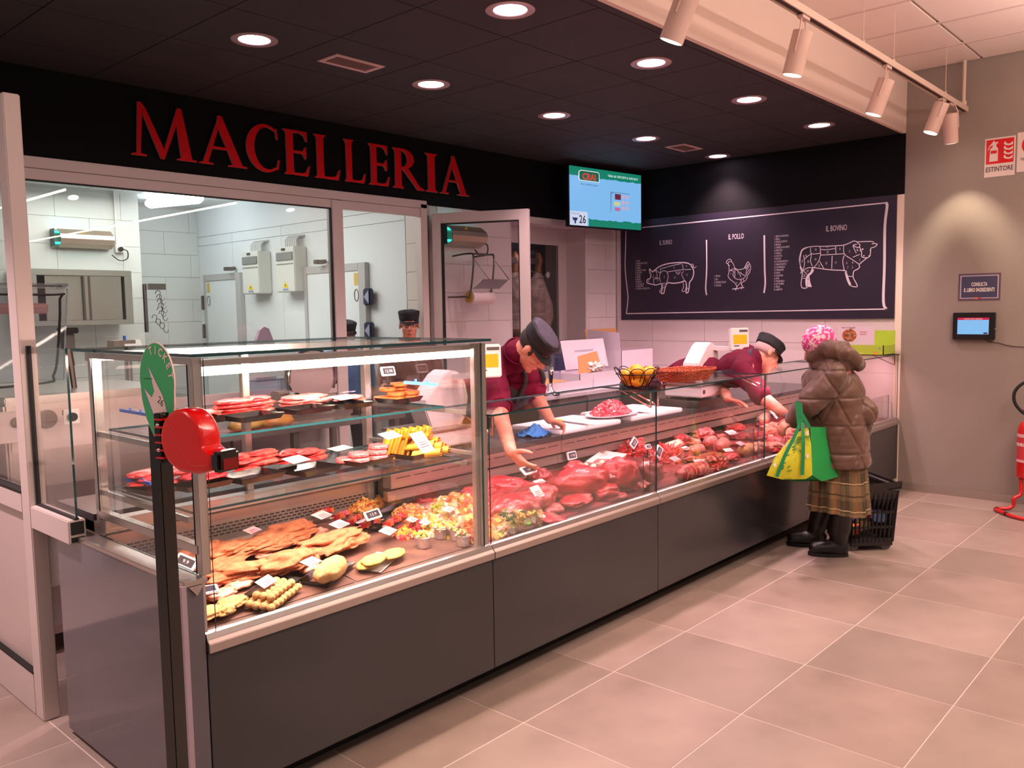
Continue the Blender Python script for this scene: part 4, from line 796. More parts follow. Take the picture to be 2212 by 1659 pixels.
heap('grated_carrot', 'orange grated carrot at the foot of the vegetable heap', 'salad', 1030, 1152, .28, .14, .07, .3, island('carrot_bits', [(236, 130, 60), (226, 110, 50), (240, 160, 90)], .5), 380, .007, 'strip')
for px, py in ((1070, 1098), (1130, 1118), (1095, 1108), (1150, 1135)): heap('parsley_sprig', 'sprig of green herbs on the vegetables', 'herbs', px, py, .07, .035, .02, .4, GREENH, 70, .006, 'strip', lift=.065)
FOIL = mat('foil', (226, 216, 214), .22, .9, bump=.4, bscale=90); PICK = mat('bamboo', (206, 170, 110), .6)
KEB = island('kebab_bits', [(226, 220, 110), (170, 176, 50), (232, 130, 110), (240, 214, 150)], .4, coat=.3)
for i, (px, py) in enumerate([(915, 1182), (952, 1162), (985, 1165), (960, 1145), (1000, 1178)]):
    c0 = dk(px, py, .004); t = thing('foil_cup', 'crimped foil cup filled with vegetable bites', 'cup', tuple(c0), 'foil cups beside the yellow cutlets')
    MB().lathe(c0, [(.024+.001*(q % 2), 0) for q in range(1)]+[(.030, .04), (.036, .044), (.034, .045), (.028, .040), (.023, .004), (0, .004)], 28).build('cup', FOIL, t, smooth=True)
    b = MB()
    for q in range(26): b.obox(c0+V((random.uniform(-.018, .018), random.uniform(-.018, .018), random.uniform(.028, .062))), Matrix.Rotation(random.random()*6, 3, 'X')@rz(random.random()*6), .008, .006, .004)
    tag(b.build('filling', KEB, t), kind='stuff')
    MB().cyl(c0+V((0, 0, .03)), c0+V((.01, .012, .115)), .0013, n=6).tube([c0+V((.01+.006*math.cos(g), .012, .122+.006*math.sin(g))) for g in [q*.7 for q in range(9)]], .001, 5).build('pick', PICK, t)
for i, (px, py, lf, a, w, lab) in enumerate([(695, 1112, .06, .4, .09, 'paper card among the cutlets under the perforated panel'), (733, 1132, .075, .4, .085, 'paper card on the right bag of cutlets'), (672, 1213, .085, .35, .075, 'transparent card on the middle bag of cutlets'), (838, 1146, .05, .5, .085, 'paper card on the red marinated mix'), (890, 1122, .06, .5, .06, 'left of two cards on the vegetable heap'), (918, 1128, .06, .5, .06, 'right of two cards on the vegetable heap'), (970, 1100, .1, .4, .07, 'pale card at the back of the large vegetable heap'), (545, 1145, .07, .4, .07, 'clear card on the rear left cutlets')]):
    card(dk(px, py, lf), a, lab, w, w*.6, .3, CARDP if i in (2, 7) else CARD)
esl(0, 0, dk(805, 1112, .085), 'white price display reading 13 beside the skewers', '13.9', .25, .7, .15)
esl(0, 0, dk(402, 1214, .08), 'price display partly behind the corner post', '9.9', .6, .6, -.5)
esl(0, 0, dk(446, 1275, .045), 'price display lying by the near corner cutlets', '', .3, 1.2, 0, stemh=0)
# --- shelves of the tall case
Z1, Z2 = 1.188, .978
def steaks(px, py, z, lab, n, l=.15, w=.07, m=STEAK, a=.3, spread=.02, th=.014, gname=None, nm='steak', rows=1):
    base = at(px, py, 'z', z)
    for r in range(rows):
        for q in range(n):
            c0 = base+V((random.uniform(-1, 1)*spread+(r-(rows-1)/2)*l*.6, random.uniform(-1, 1)*spread, .014+q*th*1.05))
            tag(blobmb(MB(), c0, l*random.uniform(1.0, 1.25), w*random.uniform(1.1, 1.4), th*1.75, a+random.uniform(-.25, .25), .16, 2.2, 3, flat=.5).build(nm, m, smooth=2), lab, 'meat slice', gname or lab)
SH = [(430, 914, .17, .12, 'black tray on the upper shelf behind the red dispenser'), (545, 906, .19, .15, 'black tray of thick steaks on the upper shelf'), (660, 890, .19, .15, 'black tray of flat steaks, second from the steaks on the upper shelf'), (752, 880, .17, .14, 'black tray of pale meat with a white card on the upper shelf'), (862, 868, .17, .14, 'black tray of orange burgers on the upper shelf')]
for px, py, lx, ly, lab in SH: tray(px, py, lx, ly, .12, lab, z=Z1)
steaks(430, 908, Z1, 'red meat slice on the upper shelf behind the dispenser', 2); steaks(530, 896, Z1, 'thick folded steak stacked on the upper shelf', 4, .15, .09, rows=2); steaks(655, 880, Z1, 'flat pink steak on the second upper tray', 3, .13, .09, PORK, rows=2); steaks(755, 872, Z1, 'pale pink meat under the white card on the upper shelf', 2, .15, .08, PORK, rows=1)
card(at(742, 858, 'z', Z1+.04), .25, 'white card on the pale meat of the upper shelf', .12, .07, .15); card(at(668, 860, 'z', Z1+.055), .25, 'small card on the flat steaks of the upper shelf', .07, .05, .15, CARDP)
b0 = at(862, 866, 'z', Z1)
for i, (dx, dy, dz) in enumerate([(-.045, -.03, 0), (.04, -.035, 0), (.0, .035, 0), (-.04, -.028, .019), (.045, -.03, .019), (-.07, .03, .0), (.02, .03, .038), (-.045, .02, .038), (.055, .02, .019), (.0, .0, .057)]):
    tag(MB().lathe(b0+V((dx, dy, .008+dz)), [(0, 0), (.034, 0), (.038, .004), (.038, .013), (.034, .017), (0, .017)], 22).build('vegetable_burger', ORNG, smooth=True), 'round orange burger piled on the right upper tray', 'burger', 'orange burgers on the upper shelf')
esl(0, 0, at(838, 802, 'y', b0.y-.01), 'white price display reading 12 above the orange burgers', '12.90', .1, .35, 0, .95, .055)
SH2 = [(350, 1058, .20, .16, 'black tray at the left end of the lower shelf'), (432, 1052, .19, .14, 'black tray of red slices left of the metal post on the lower shelf'), (545, 1035, .20, .15, 'black tray of long red slices on the lower shelf'), (672, 1020, .19, .15, 'black tray of folded slices with a card on the lower shelf'), (790, 1000, .19, .15, 'black tray of round pink burgers on the lower shelf'), (895, 985, .20, .17, 'black tray of filled yellow rolls on the lower shelf')]
for px, py, lx, ly, lab in SH2: tray(px, py, lx, ly, .12, lab, z=Z2)
steaks(345, 1045, Z2, 'pale red slice at the left end of the lower shelf', 3, .14, .07, rows=2); steaks(435, 1048, Z2, 'dark red slice left of the metal post', 4, .13, .06, MEATC, rows=2, spread=.03)
steaks(545, 1015, Z2, 'long red slice with a fat rim on the lower shelf', 4, .15, .06, rows=2, spread=.03); steaks(650, 1000, Z2, 'folded red slice beside the paper card', 3, .14, .07, rows=2, spread=.03)
card(at(640, 992, 'z', Z2+.05), .3, 'paper card on the folded slices of the lower shelf', .10, .06, .25, CARDP); card(at(735, 968, 'z', Z2+.06), .25, 'white card on the round pink burgers', .10, .05, .15)
b0 = at(790, 996, 'z', Z2)
for i, (dx, dy, dz) in enumerate([(-.055, -.03, 0), (.03, -.04, 0), (-.01, .03, 0), (-.05, -.02, .019), (.035, -.03, .019), (.06, .02, 0), (.06, -.01, .036), (-.09, .01, 0)]):
    tag(MB().lathe(b0+V((dx, dy, .008+dz)), [(0, 0), (.038, 0), (.042, .004), (.042, .013), (.038, .018), (0, .018)], 22).build('meat_burger', mat('raw_burger', (222, 66, 76), .4, col2=(238, 120, 116), nscale=50, bump=.4, bscale=150, coat=.3), smooth=True), 'round raw pink burger on the lower shelf', 'burger', 'pink burgers on the lower shelf')
YEL = mat('pasta_sheet', (238, 160, 40), .5, col2=(222, 132, 30), nscale=8); YEL2 = mat('pasta_sheet_pale', (240, 192, 70), .5, col2=(226, 170, 50), nscale=8); HAM = mat('ham', (232, 140, 120), .5, col2=(214, 96, 84), nscale=20); GRN = mat('spinach', (120, 110, 40), .6)
def piadina(c, d, L_, r, m):
    d = V(d).normalized(); R = frame(d); P = []; Q = []
    for i in range(30):
        g = i*.44; rr = r*(.18+.82*i/29); P.append((math.cos(g)*rr*1.45, math.sin(g)*rr*.72))
    b = MB(); c = V(c)
    def band(off, th, y0, y1, mi):
        pts = [V((x*(1-off), 0, z*(1-off))) for x, z in P]; n = len(pts); vs = []
        for p in pts: o_ = p.normalized()*th; vs += [c+R@(p+V((0, y0, 0))), c+R@(p+V((0, y1, 0))), c+R@(p-o_+V((0, y1, 0))), c+R@(p-o_+V((0, y0, 0)))]
        fs = []
        for i in range(n-1):
            for k in range(4): fs.append((4*i+k, 4*i+(k+1) % 4, 4*i+4+(k+1) % 4, 4*i+4+k))
        b.add(vs, fs+[(0, 1, 2, 3), (4*n-4, 4*n-1, 4*n-2, 4*n-3)], mi)
    band(0, r*.11, -L_/2, L_/2, 0); band(.13, r*.14, -L_/2+.003, L_/2-.002, 1); band(.28, r*.06, -L_/2+.004, L_/2-.004, 2)
    tag(b.build('filled_roll', [m, HAM, GRN], smooth=True), 'rolled yellow flatbread with ham piled on the lower shelf tray', 'filled roll', 'filled yellow rolls on the lower shelf')
bx = at(895, 985, 'z', Z2)
for i in range(6): piadina(bx+V((-.10+i*.034, .055-i*.006, .058)), (.34, -.10, .93 if i < 3 else .8), .125, .029, YEL)
for i, (dx, dy, dz) in enumerate([(.02, -.02, .045), (.05, -.035, .035), (.07, -.055, .018), (.015, -.065, .018), (.10, .0, .02), (.09, .03, .045), (.04, .03, .075), (-.01, .035, .085), (.07, .055, .065), (.0, .06, .095), (.11, .05, .03)]): piadina(bx+V((dx, dy, dz)), (.55, -.80, .12), .12, .029, YEL2 if i < 4 else YEL)
card(at(912, 955, 'z', Z2+.11), .3, 'large white card leaning on the filled rolls', .09, .09, .9); card(at(843, 940, 'z', Z2+.13), .3, 'reddish card on top of the filled rolls', .10, .05, .4, CARDP)
BLUEP = mat('blue_plastic', (40, 96, 190), .4)
def pholder(p0, p1, lab):
    t = one(MB().bar(p0, p1, .008, .012).bar(V(p0)+(V(p1)-V(p0))*.35+V((0, 0, .0)), V(p0)+(V(p1)-V(p0))*.35+V((0, 0, .016)), .008, .006, (1, 0, 0)).bar(V(p0)+(V(p1)-V(p0))*.7+V((0, 0, 0)), V(p0)+(V(p1)-V(p0))*.7+V((0, 0, .016)), .008, .006, (1, 0, 0)), 'price_strip', BLUEP, lab, 'price strip')
pholder(dep(872, 826, 3.35), dep(945, 831, 3.4), 'blue plastic strip right of the orange burgers'); pholder(at(260, 886, 'z', 1.215), at(325, 897, 'z', 1.215), 'blue plastic strip left of the green sign'); pholder(at(272, 1035, 'z', 1.003), at(325, 1045, 'z', 1.003), 'blue plastic strip behind the ticket post, lower shelf')
# --- big joints in the second cabinet
J = [(1028, 1085, .17, .15, .14, .9, MEATC, 'dark red joint directly behind the double post'), (1082, 1052, .24, .16, .10, -.25, MEATC, 'bright red joint sloping down behind the reaching hand'), (1095, 1100, .17, .12, .07, .3, MEATF, 'pale veined piece above the green herbs'),
 (1168, 1030, .13, .10, .09, .2, MEATD, 'small dark joint with cut face beside the tilted price display'), (1240, 1012, .16, .10, .08, .3, MEATF, 'fat-rimmed slice behind the largest joint'), (1252, 1042, .32, .17, .15, -.25, MEATC, 'largest red joint with dark cut end, centre of the cabinet'),
 (1338, 1032, .24, .15, .13, .1, MEATD, 'dark red joint right of the largest one'), (1392, 1040, .16, .20, .17, .9, MEATC, 'upright red joint at the seam of the glass panes'), (1150, 1075, .30, .17, .12, .15, MEATF, 'red joint under the white card'),
 (1180, 1120, .30, .17, .12, .1, MEATF, 'front joint with pale membrane close to the glass'), (1290, 1092, .26, .14, .05, .45, MEATF, 'flat marbled cut in front of the largest joint'), (1355, 1072, .20, .12, .07, .4, MEATF, 'smaller pink cut left of the seam'), (1330, 1105, .0, .0, .0, 0, None, ''),
 (1437, 1030, .14, .17, .14, .9, MEATD, 'dark upright joint right of the seam'), (1095, 1075, .2, .13, .09, .3, MEATC, 'red joint between the herbs and the price display'), (1205, 1060, .2, .12, .07, .1, MEATF, 'red piece beneath the largest joint')]
for px, py, l, w, h, a, m, lab in J:
    if m: blob('meat_joint', lab, 'meat', px, py, l*1.12, w*1.1, h*1.05, a, m, amp=.14, fr=1.7, flat=.6)
# pale cut faces with fat rims
for px, py, lf, r, n, lab in ((1315, 1052, .06, .055, (.55, -.75, .25), ''), (1372, 1020, .07, .06, (.2, -.9, .3), ''), (1430, 1028, .07, .05, (.9, -.2, .2), '')):
    pass
for i, (px, py, l, w, h) in enumerate([(1282, 1008, .08, .03, .03), (1300, 1000, .06, .03, .035), (1265, 1005, .05, .03, .03)]): blob('fat_trimming', 'piece of pale fat behind the largest joint', 'fat', px, py, l, w, h, .5, FAT, 'pale fat pieces', amp=.2, sub=3, lift=.03)
card(dk(1160, 1062, .125), .15, 'white printed card on the red joint by the glass', .075, .06, .9); card(dk(1165, 1040, .07), .1, 'small white tag tucked before the dark joint', .08, .03, .4)
tray(1275, 990, .34, .16, .35, 'empty white tray behind the joints', WTRAY, h=.03, lift=.02)
esl(0, 0, dk(1235, 984, .075), 'upright white price display before the empty tray', '17.90', .0, .25, 0, 1.1, .05); esl(0, 0, dk(1187, 984, .07), 'price display turned edge-on above the small dark joint', '', 1.1, .2, .2, .9, .06)
esl(0, 0, dk(1369, 957, .085), 'tilted price display on the bright minced meat', '12.9', .1, .4, .6, 1.05); esl(0, 0, dk(1423, 976, .09), 'steeply tilted price display right of the glass seam', '12.9', .1, .4, .75, 1.1); esl(0, 0, dk(1400, 965, .07), 'small price display between the two tilted ones', '9', .1, .5, 0, .7)
esl(0, 0, V((1.725, .215, .835)), 'white price display held by the bending butcher', '18', .1, .9, .1, 1.1, .035)
heap('minced_meat', 'bright red minced meat heap left of the glass seam', 'minced meat', 1362, 978, .26, .18, .08, .3, MINCED, 520, .011, 'worm'); heap('minced_meat', 'bright red minced meat right of the glass seam', 'minced meat', 1445, 990, .34, .18, .06, .3, MINCED, 520, .011, 'worm'); heap('minced_meat', 'small heap of minced meat at the rail in the third cabinet', 'minced meat', 1545, 1013, .20, .12, .05, .3, MINCED, 300, .010, 'worm')
heap('mince_pale', 'pink minced meat near the customer', 'minced meat', 1690, 965, .30, .15, .05, .3, PORKD, 300, .012, 'worm')
# --- third cabinet
def sausage(px, py, l, r, a, m, lab, rings=0, lift=0, nm='rolled_roast', cat='meat roll'):
    c0 = dk(px, py, r+lift); d = rz(a)@V((1, 0, 0)); pts = [c0+d*(l*(q/10-.5))+V((0, 0, 0)) for q in range(11)]
    rs = [r*(.35+.65*min(1, min(q, 10-q)/1.6))*(1+(.04 if q % 2 and rings else 0)) for q in range(11)]
    o = MB().tube(pts, rs, 16).build(nm, m, smooth=True); tag(o, lab, cat)
    if rings:
        b = MB()
        for q in range(1, rings+1):
            p_ = c0+d*l*(q/(rings+1)-.5); b.tube([p_+frame(d)@V((math.cos(g)*r*1.03, 0, math.sin(g)*r*1.03)) for g in [k*.524 for k in range(12)]], .0014, 5, closed=True)
        b.build('string', FAT, o)
sausage(1495, 1018, .30, .045, -.05, MEATF, 'long netted roast lying near the glass rail', 6); blob('sausage_meat', 'coarse red meat cubes below the netted roast', 'meat', 1455, 1050, .24, .16, .06, .5, MEATF, amp=.3, fr=4); blob('pork_cut', 'pink cut beside the dark upright joint', 'meat', 1470, 1070, .20, .12, .05, .5, PORK, amp=.2)
sausage(1455, 962, .22, .03, .1, FAT, 'pale string-tied roll at the back of the third cabinet', 6); sausage(1505, 972, .15, .034, .0, PORK, 'short pale tied roll beside a white card', 4); sausage(1560, 962, .18, .042, .3, PORK, 'pink tied roast in the middle of the third cabinet', 5); sausage(1612, 972, .17, .038, .1, mat('seasoned_roast', (214, 160, 100), .5, col2=(196, 128, 80), nscale=30), 'seasoned yellowish roast beside the low glass divider', 4); sausage(1535, 955, .16, .036, .2, PORK, 'second pink tied roast, further left', 4)
P3 = [(1520, 938, .20, .13, .09, PORK, 'pink knobbly pork piece at the back'), (1588, 924, .30, .12, .05, STEAK, 'long rib rack at the back of the third cabinet'), (1600, 942, .22, .12, .05, MEATF, 'flat steak before the rib rack'), (1640, 942, .2, .14, .06, MEATF, 'thick pink steak near the low divider'), (1472, 948, .16, .10, .06, MEATC, 'red piece under the tall white card'), (1500, 955, .14, .09, .05, PORK, 'pink piece between two cards'), (1570, 1000, .34, .16, .07, mat('liver', (150, 70, 44), .3, col2=(176, 96, 60), nscale=10, coat=.6), 'brown glossy offal in a flat tray'), (1630, 1000, .18, .12, .05, STEAK, 'red pieces right of the brown offal'), (1480, 985, .2, .1, .04, MEATD, 'dark slices in the black tray'), (1560, 945, .12, .08, .05, PORK, 'small pink piece behind the tied roasts')]
for px, py, l, w, h, m, lab in P3: blob('meat_cut', lab, 'meat', px, py, l, w, h, .3, m, amp=.22, fr=2.6)
tray(1575, 1010, .40, .2, .35, 'clear low tray under the brown offal', BTRAY, lift=.0); tray(1485, 985, .26, .14, .35, 'black tray with dark slices and a lilac card')
for px, py, lf, a, w, lab in ((1490, 943, .07, .9, .09, 'tall white card at the back of the third cabinet'), (1482, 968, .05, .1, .07, 'white card on the dark slices'), (1458, 991, .09, .1, .08, 'lilac card on the netted roast'), (1515, 997, .05, -.6, .09, 'narrow lilac card in the black tray'), (1600, 958, .09, .1, .08, 'lilac card above the seasoned roast'), (1573, 972, .09, -.4, .06, 'white folded card on the pink roasts'), (1580, 934, .07, -.1, .10, 'long white card below the rib rack'), (1545, 910, .05, .2, .07, 'white card under the work shelf'), (1688, 960, .06, .5, .09, 'lilac card near the shopping bag')):
    card(dk(px, py, lf), a, lab, w, w*.55, .4, CARDP if 'lilac' in lab else CARD)
random.seed(11)
for i in range(26):
    px = random.uniform(1655, 1735); py = 985-(px-1655)*.33-random.uniform(0, 62)
    blob('chicken_part', 'pink raw chicken part in the cabinet before the customer', 'chicken', px, py, random.uniform(.10, .16), random.uniform(.06, .10), random.uniform(.04, .07), random.random()*3, CHICK if i % 3 else PORK, 'raw chicken parts in the fourth cabinet', amp=.3, fr=3, sub=3)
for i in range(30):
    px = random.uniform(1740, 1880); py = 925-(px-1740)*.18-random.uniform(0, 30)
    blob('chicken_part', 'raw chicken part in the far cabinets behind the customer', 'chicken', px, py, random.uniform(.12, .2), random.uniform(.08, .12), random.uniform(.05, .08), random.random()*3, CHICK if i % 2 else PORK, 'raw chicken parts in the far cabinets', amp=.3, fr=3, sub=3)
for i in range(24):
    px = random.uniform(1060, 1640); y_ = random.uniform(.12, .62); q = None
    c0 = V((random.uniform(1.35, 4.9), random.uniform(.1, .62), 0)); c0.z = deckz(c0.y)+.012
    tag(blobmb(MB(), c0, .2, .12, .04, random.random()*3, .3, 3, 3, flat=.4).build('meat_cut', [MEATF, PORK, STEAK, MEATC][i % 4], smooth=2), 'small cut filling the gaps between the larger pieces', 'meat', 'small cuts between the larger pieces')
card(dk(1672, 895, .08), .3, 'framed white card on the chicken by the bending butcher', .09, .08, .9); sausage(1650, 905, .25, .04, .3, CHICK, 'row of pale chicken rolls under the reaching arm', 5)
for k in range(1, 5):
    b = MB(); pane(b, 1.25*k+.03, .066, .612, 1.25*k+1.22, .071, .812); tag(b.build('inner_glass_guard', GM), f'low inner glass guard standing behind the front glass, {["first", "second", "third", "fourth"][k-1]} one after the tall case', 'glass guard', 'inner glass guards')
# liners under the goods
for x0, x1, lab in ((.03, .62, 'pale paper liner under the left cutlets'), (.63, 1.22, 'pale paper liner under the salads')):
    b = MB().prism([(x0, .09, .6075), (x1, .09, .6075), (x1, .70, .6685), (x0, .70, .6685)], (0, 0, .001)); one(b, 'paper_liner', mat('paper_liner', (120, 84, 72), .5, col2=(90, 62, 54), nscale=8, bump=.3, bscale=30), lab, 'paper liner')
for k in range(1, 5):
    b = MB().prism([(1.25*k+.01, .09, .6075), (1.25*k+1.24 if k < 4 else 6.2, .09, .6075), (1.25*k+1.24 if k < 4 else 6.2, .67, .6655), (1.25*k+.01, .67, .6655)], (0, 0, .001)); one(b, 'meat_liner', mat('meat_liner', (150, 60, 62), .4, col2=(120, 36, 40), nscale=7, bump=.3, bscale=30, coat=.4), f'pinkish liner under the meat of the {["second", "third", "fourth", "last"][k-1]} cabinet', 'paper liner')
# low glass dividers at the seams
for px, py in ((1391, 1060), (1645, 985)):
    c0 = dk(px, py, 0); b = MB(); b.box(c0.x-.003, .06, deckz(.06), c0.x+.003, .28, deckz(.1)+.16)
    tag(b.build('glass_divider', glassmat('divider_glass', (.9, .95, .93), 1.45, 1.2)), {1391: 'low glass divider left of the upright joints', 1645: 'low glass divider beside the seasoned roast', 1052: 'low glass divider by the vegetable heap'}[px], 'glass divider')
# ================================================================== WORKTOP GOODS
ZT_ = .868
CUT = mat('cutting_board', (240, 232, 234), .35, bump=.02, bscale=200)
def slab(pts, z0, z1, m, name, label, cat, bevel=.006):
    b = MB().prism([(p.x, p.y, z0) for p in pts], (0, 0, z1-z0)); o = b.build(name, m, bevel=bevel); return tag(o, label, cat)
q = at(1200, 928, 'z', .89)
slab([V((2.50, .645, 0)), V((3.10, .645, 0)), V((3.10, 1.03, 0)), V((2.50, 1.03, 0))], ZT_, .895, CUT, 'cutting_board', 'white cutting board under the hand of the bending butcher', 'cutting board')
slab([V((3.22, .65, 0)), V((3.84, .65, 0)), V((3.84, 1.06, 0)), V((3.22, 1.06, 0))], ZT_, .895, CUT, 'cutting_board', 'white cutting board behind the plate of diced meat', 'cutting board')
KB = mat('knife_blade', (190, 182, 184), .2, 1); KY = mat('knife_yellow', (240, 190, 20), .4); KR = mat('knife_red', (206, 24, 50), .4)
def knife(a_, b_, z, lab, hm=KY, L1=.11, w=.03):
    a_ = V((a_[0], a_[1], z)); b_ = V((b_[0], b_[1], z)); d = (b_-a_).normalized(); t = thing('knife', lab, 'knife', tuple(a_))
    MB().bar(a_, a_+d*L1, .022, .016).build('handle', hm, t, bevel=.004); s = d.cross(V((0, 0, 1))); m_ = a_+d*L1
    MB().prism([m_-s*.012, m_+s*.012, a_+d*((b_-a_).length*.8)+s*.014, b_-s*.012], (0, 0, .002)).build('blade', KB, t)
kk0 = at(1190, 906, 'z', .9); kk1 = at(1282, 919, 'z', .9); knife((kk0.x, kk0.y), (kk1.x, kk1.y), .899, 'yellow-handled knife on the nearer cutting board')
kk0 = at(1320, 884, 'z', .9); kk1 = at(1405, 893, 'z', .9); knife((kk0.x, kk0.y), (kk1.x, kk1.y), .899, 'yellow-handled knife on the farther cutting board')
pl = at(1322, 897, 'z', .90); t = thing('meat_plate', 'oval white plate heaped with diced red meat', 'plate', (pl.x, pl.y, ZT_))
R0 = rz(.05)
MB().lathe((pl.x, pl.y, ZT_+.028), [(.0, 0), (.11, 0), (.165, .014), (.165, .018), (.11, .006), (0, .006)], 36, rz(.0), 0, 1.35, .8).build('plate', mat('plate_white', (236, 222, 230), .3), t, smooth=True)
heap('diced_meat', 'heap of diced red meat on the white plate', 'diced meat', 1320, 893, .34, .2, .085, .0, island('meat_dice', [(196, 44, 70), (214, 70, 90), (180, 34, 56), (226, 120, 128)], .35, coat=.4), 420, .018, 'ell', z=ZT_+.036)
# blue cloth
BL = mat('blue_cloth', (50, 130, 206), .8, col2=(40, 110, 190), nscale=12)
c0 = at(1155, 930, 'z', ZT_+.025); mb = MB(); n = 28
def cl(i, j):
    u, v = i/n-.5, j/n-.5; r = math.hypot(u*1.0, v*1.2); p = c0+rz(.3)@V((u*.26*(1-.25*abs(v)), v*.17, 0)); p.z = ZT_+.004+max(0, .055*(1-r*2.1))+.03*abs(noise.noise(V((u*7, v*7, 2.2))))+.012*abs(noise.noise(V((u*16, v*16, 5)))); return p
mb.add([cl(i, j) for i in range(n+1) for j in range(n+1)], [(i*(n+1)+j, (i+1)*(n+1)+j, (i+1)*(n+1)+j+1, i*(n+1)+j+1) for i in range(n) for j in range(n)])
one(mb, 'blue_cloth', BL, 'crumpled blue cloth on the dark worktop edge', 'cloth', smooth=2)
# scales
SCW = mat('scale_white', (226, 212, 214), .4); SCL = mat('scale_cream', (232, 222, 206), .4); SCO = mat('scale_orange', (236, 150, 20), .4, emit=(238, 140, 10), es=.45)
def scale(P, lab, disp_dir, off=(.24, -.18), H_s=.44):
    x, y, z = P; t = thing('shop_scale', lab, 'scale', (x, y, z))
    for a_ in (-.15, .15):
        for b_ in (-.1, .1): MB().cyl((x+a_, y+b_, z), (x+a_, y+b_, z+.02), .014).build('foot', BLACK, t)
    MB().box(x-.19, y-.15, z+.02, x+.19, y+.15, z+.095).build('base', SCW, t, bevel=.008); MB().box(x-.20, y-.16, z+.10, x+.14, y+.16, z+.112).build('pan', STEEL, t, bevel=.003)
    MB().box(x-.165, y-.1515, z+.045, x-.135, y-.150, z+.075).build('badge', ESLS, t)
    # printer head seen side-on: kinked white column with curved paper cover
    X = x+.10; o = [( -.13, .10), (.05, .10), (.10, .18), (.12, .30), (.10, .40), (.06, .455), (.0, .47), (-.05, .44), (-.17, .30), (-.18, .24)]
    b = MB().prism([(X+a_, y-.06, z+b_*.86) for a_, b_ in o], (0, .13, 0)); b.build('printer_housing', SCW, t, bevel=.006)
    cc_ = [(.055, .10), (.105, .18), (.124, .29), (.104, .39), (.085, .39), (.10, .29), (.08, .18), (.03, .10)]
    MB().prism([(X+a_, y-.065, z+b_*.86) for a_, b_ in cc_], (0, .14, 0)).build('paper_cover', SCL, t, bevel=.003)
    MB().box(X-.0, y-.03, z+.395, X+.04, y+.04, z+.40).build('key_strip', ESLS, t)
    D_ = V((x+off[0], y+off[1], z+H_s)); n = V((disp_dir[0], disp_dir[1], .08)).normalized(); xx = V((0, 0, 1)).cross(n).normalized(); R = Matrix((xx, n, xx.cross(n)*-1)).transposed(); R = Matrix((xx, n.cross(xx), n)).transposed()
    MB().bar((X+.03, y, z+.36), D_-V((0, 0, .07)), .05, .03).build('arm', SCW, t)
    MB().obox(D_, R, .074, .085, .02).build('display_housing', WHITEP, t, bevel=.006); MB().obox(D_+n*.0205+xx*-.0, R, .056, .034, .0006).build('display_screen', SCO, t)
    u_ = n.cross(xx)
    MB().obox(D_+n*.0205+u_*.062+xx*.03, R, .034, .008, .0006).build('display_badge', mat('badge_grey', (90, 80, 78), .4), t); MB().obox(D_+n*.0205-u_*.048-xx*.03, R, .022, .003, .0006).build('display_stripe', ESLS, t)
    return t, D_
scale((1.76, .93, ZT_), 'white shop scale with orange display behind the tall glass case', (-.45, -.89), (.15, -.28), .455)
scale((4.28, .80, ZT_+.05), 'white shop scale with orange display beside the second butcher', (-.55, -.83), (.27, -.20), .42)
MB_ = MB().box(4.05, .64, ZT_, 4.52, .97, ZT_+.05); one(MB_, 'scale_stand', STEELD, 'low steel stand under the farther shop scale', 'stand', bevel=.003)
knife((4.62, .78), (4.78, .70), ZT_+.012, 'red-handled knife near the second butcher', KR)
# --- goods on the low glass shelf
bw = at(1375, 838, 'z', 1.162)
WIRE = mat('black_wire', (28, 20, 20), .35, .6)
t = thing('wire_fruit_bowl', 'black scalloped wire bowl standing on the glass shelf', 'bowl', (bw.x, bw.y, 1.162))
cb = V((bw.x, bw.y, 1.162)); b = MB()
b.tube([cb+V((math.cos(g)*.055, math.sin(g)*.055, .004)) for g in [k*.3927 for k in range(16)]], .004, 6, closed=True); b.tube([cb+V((math.cos(g)*.108, math.sin(g)*.108, .075)) for g in [k*.3927 for k in range(16)]], .003, 6, closed=True); b.build('ring', WIRE, t, smooth=True)
for k in range(10):
    g = k*.6283; pts = [cb+V((math.cos(g+s*.42)*r, math.sin(g+s*.42)*r, z)) for s, r, z in ((-1, .055, .004), (-1.05, .08, .04), (-.95, .102, .075), (-.5, .116, .102), (0, .118, .108), (.5, .116, .102), (.95, .102, .075), (1.05, .08, .04), (1, .055, .004))]
    MB().tube(catmull(pts, 3), .0024, 5).build('wire_loop', WIRE, t, smooth=True)
LEM = mat('lemon', (240, 146, 16), .4, col2=(244, 166, 30), nscale=8, bump=.15, bscale=200)
for i, (x, y, z) in enumerate([(-.035, -.03, .04), (.04, -.02, .04), (.0, .045, .04), (-.06, .02, .075), (.06, .03, .078), (.0, -.06, .08), (.0, .0, .095), (-.05, -.045, .09), (.055, -.045, .085)]):
    mb = MB().ell(cb+V((x, y, z)), (.042, .031, .031), rz(i*1.3), 3, 0, lambda q, v: q*(1+.16*max(0, abs(v.x)-.86)/.14)); one(mb, 'lemon', LEM, 'orange-yellow lemon in the black wire bowl', 'lemon', 'lemons in the wire bowl', smooth=2)
WK = mat('wicker', (150, 62, 34), .6, col2=(190, 86, 46), nscale=30, bump=.5, bscale=120); bk = at(1478, 822, 'z', 1.162)
t = thing('wicker_basket', 'shallow reddish wicker basket on the glass shelf', 'basket', (bk.x, bk.y, 1.162)); Rb = rz(-.12)
def bp_(g, s, z): return V((bk.x, bk.y, 1.162+z))+Rb@V((math.copysign(abs(math.cos(g))**.6, math.cos(g))*(.19+s), math.copysign(abs(math.sin(g))**.6, math.sin(g))*(.115+s), 0))
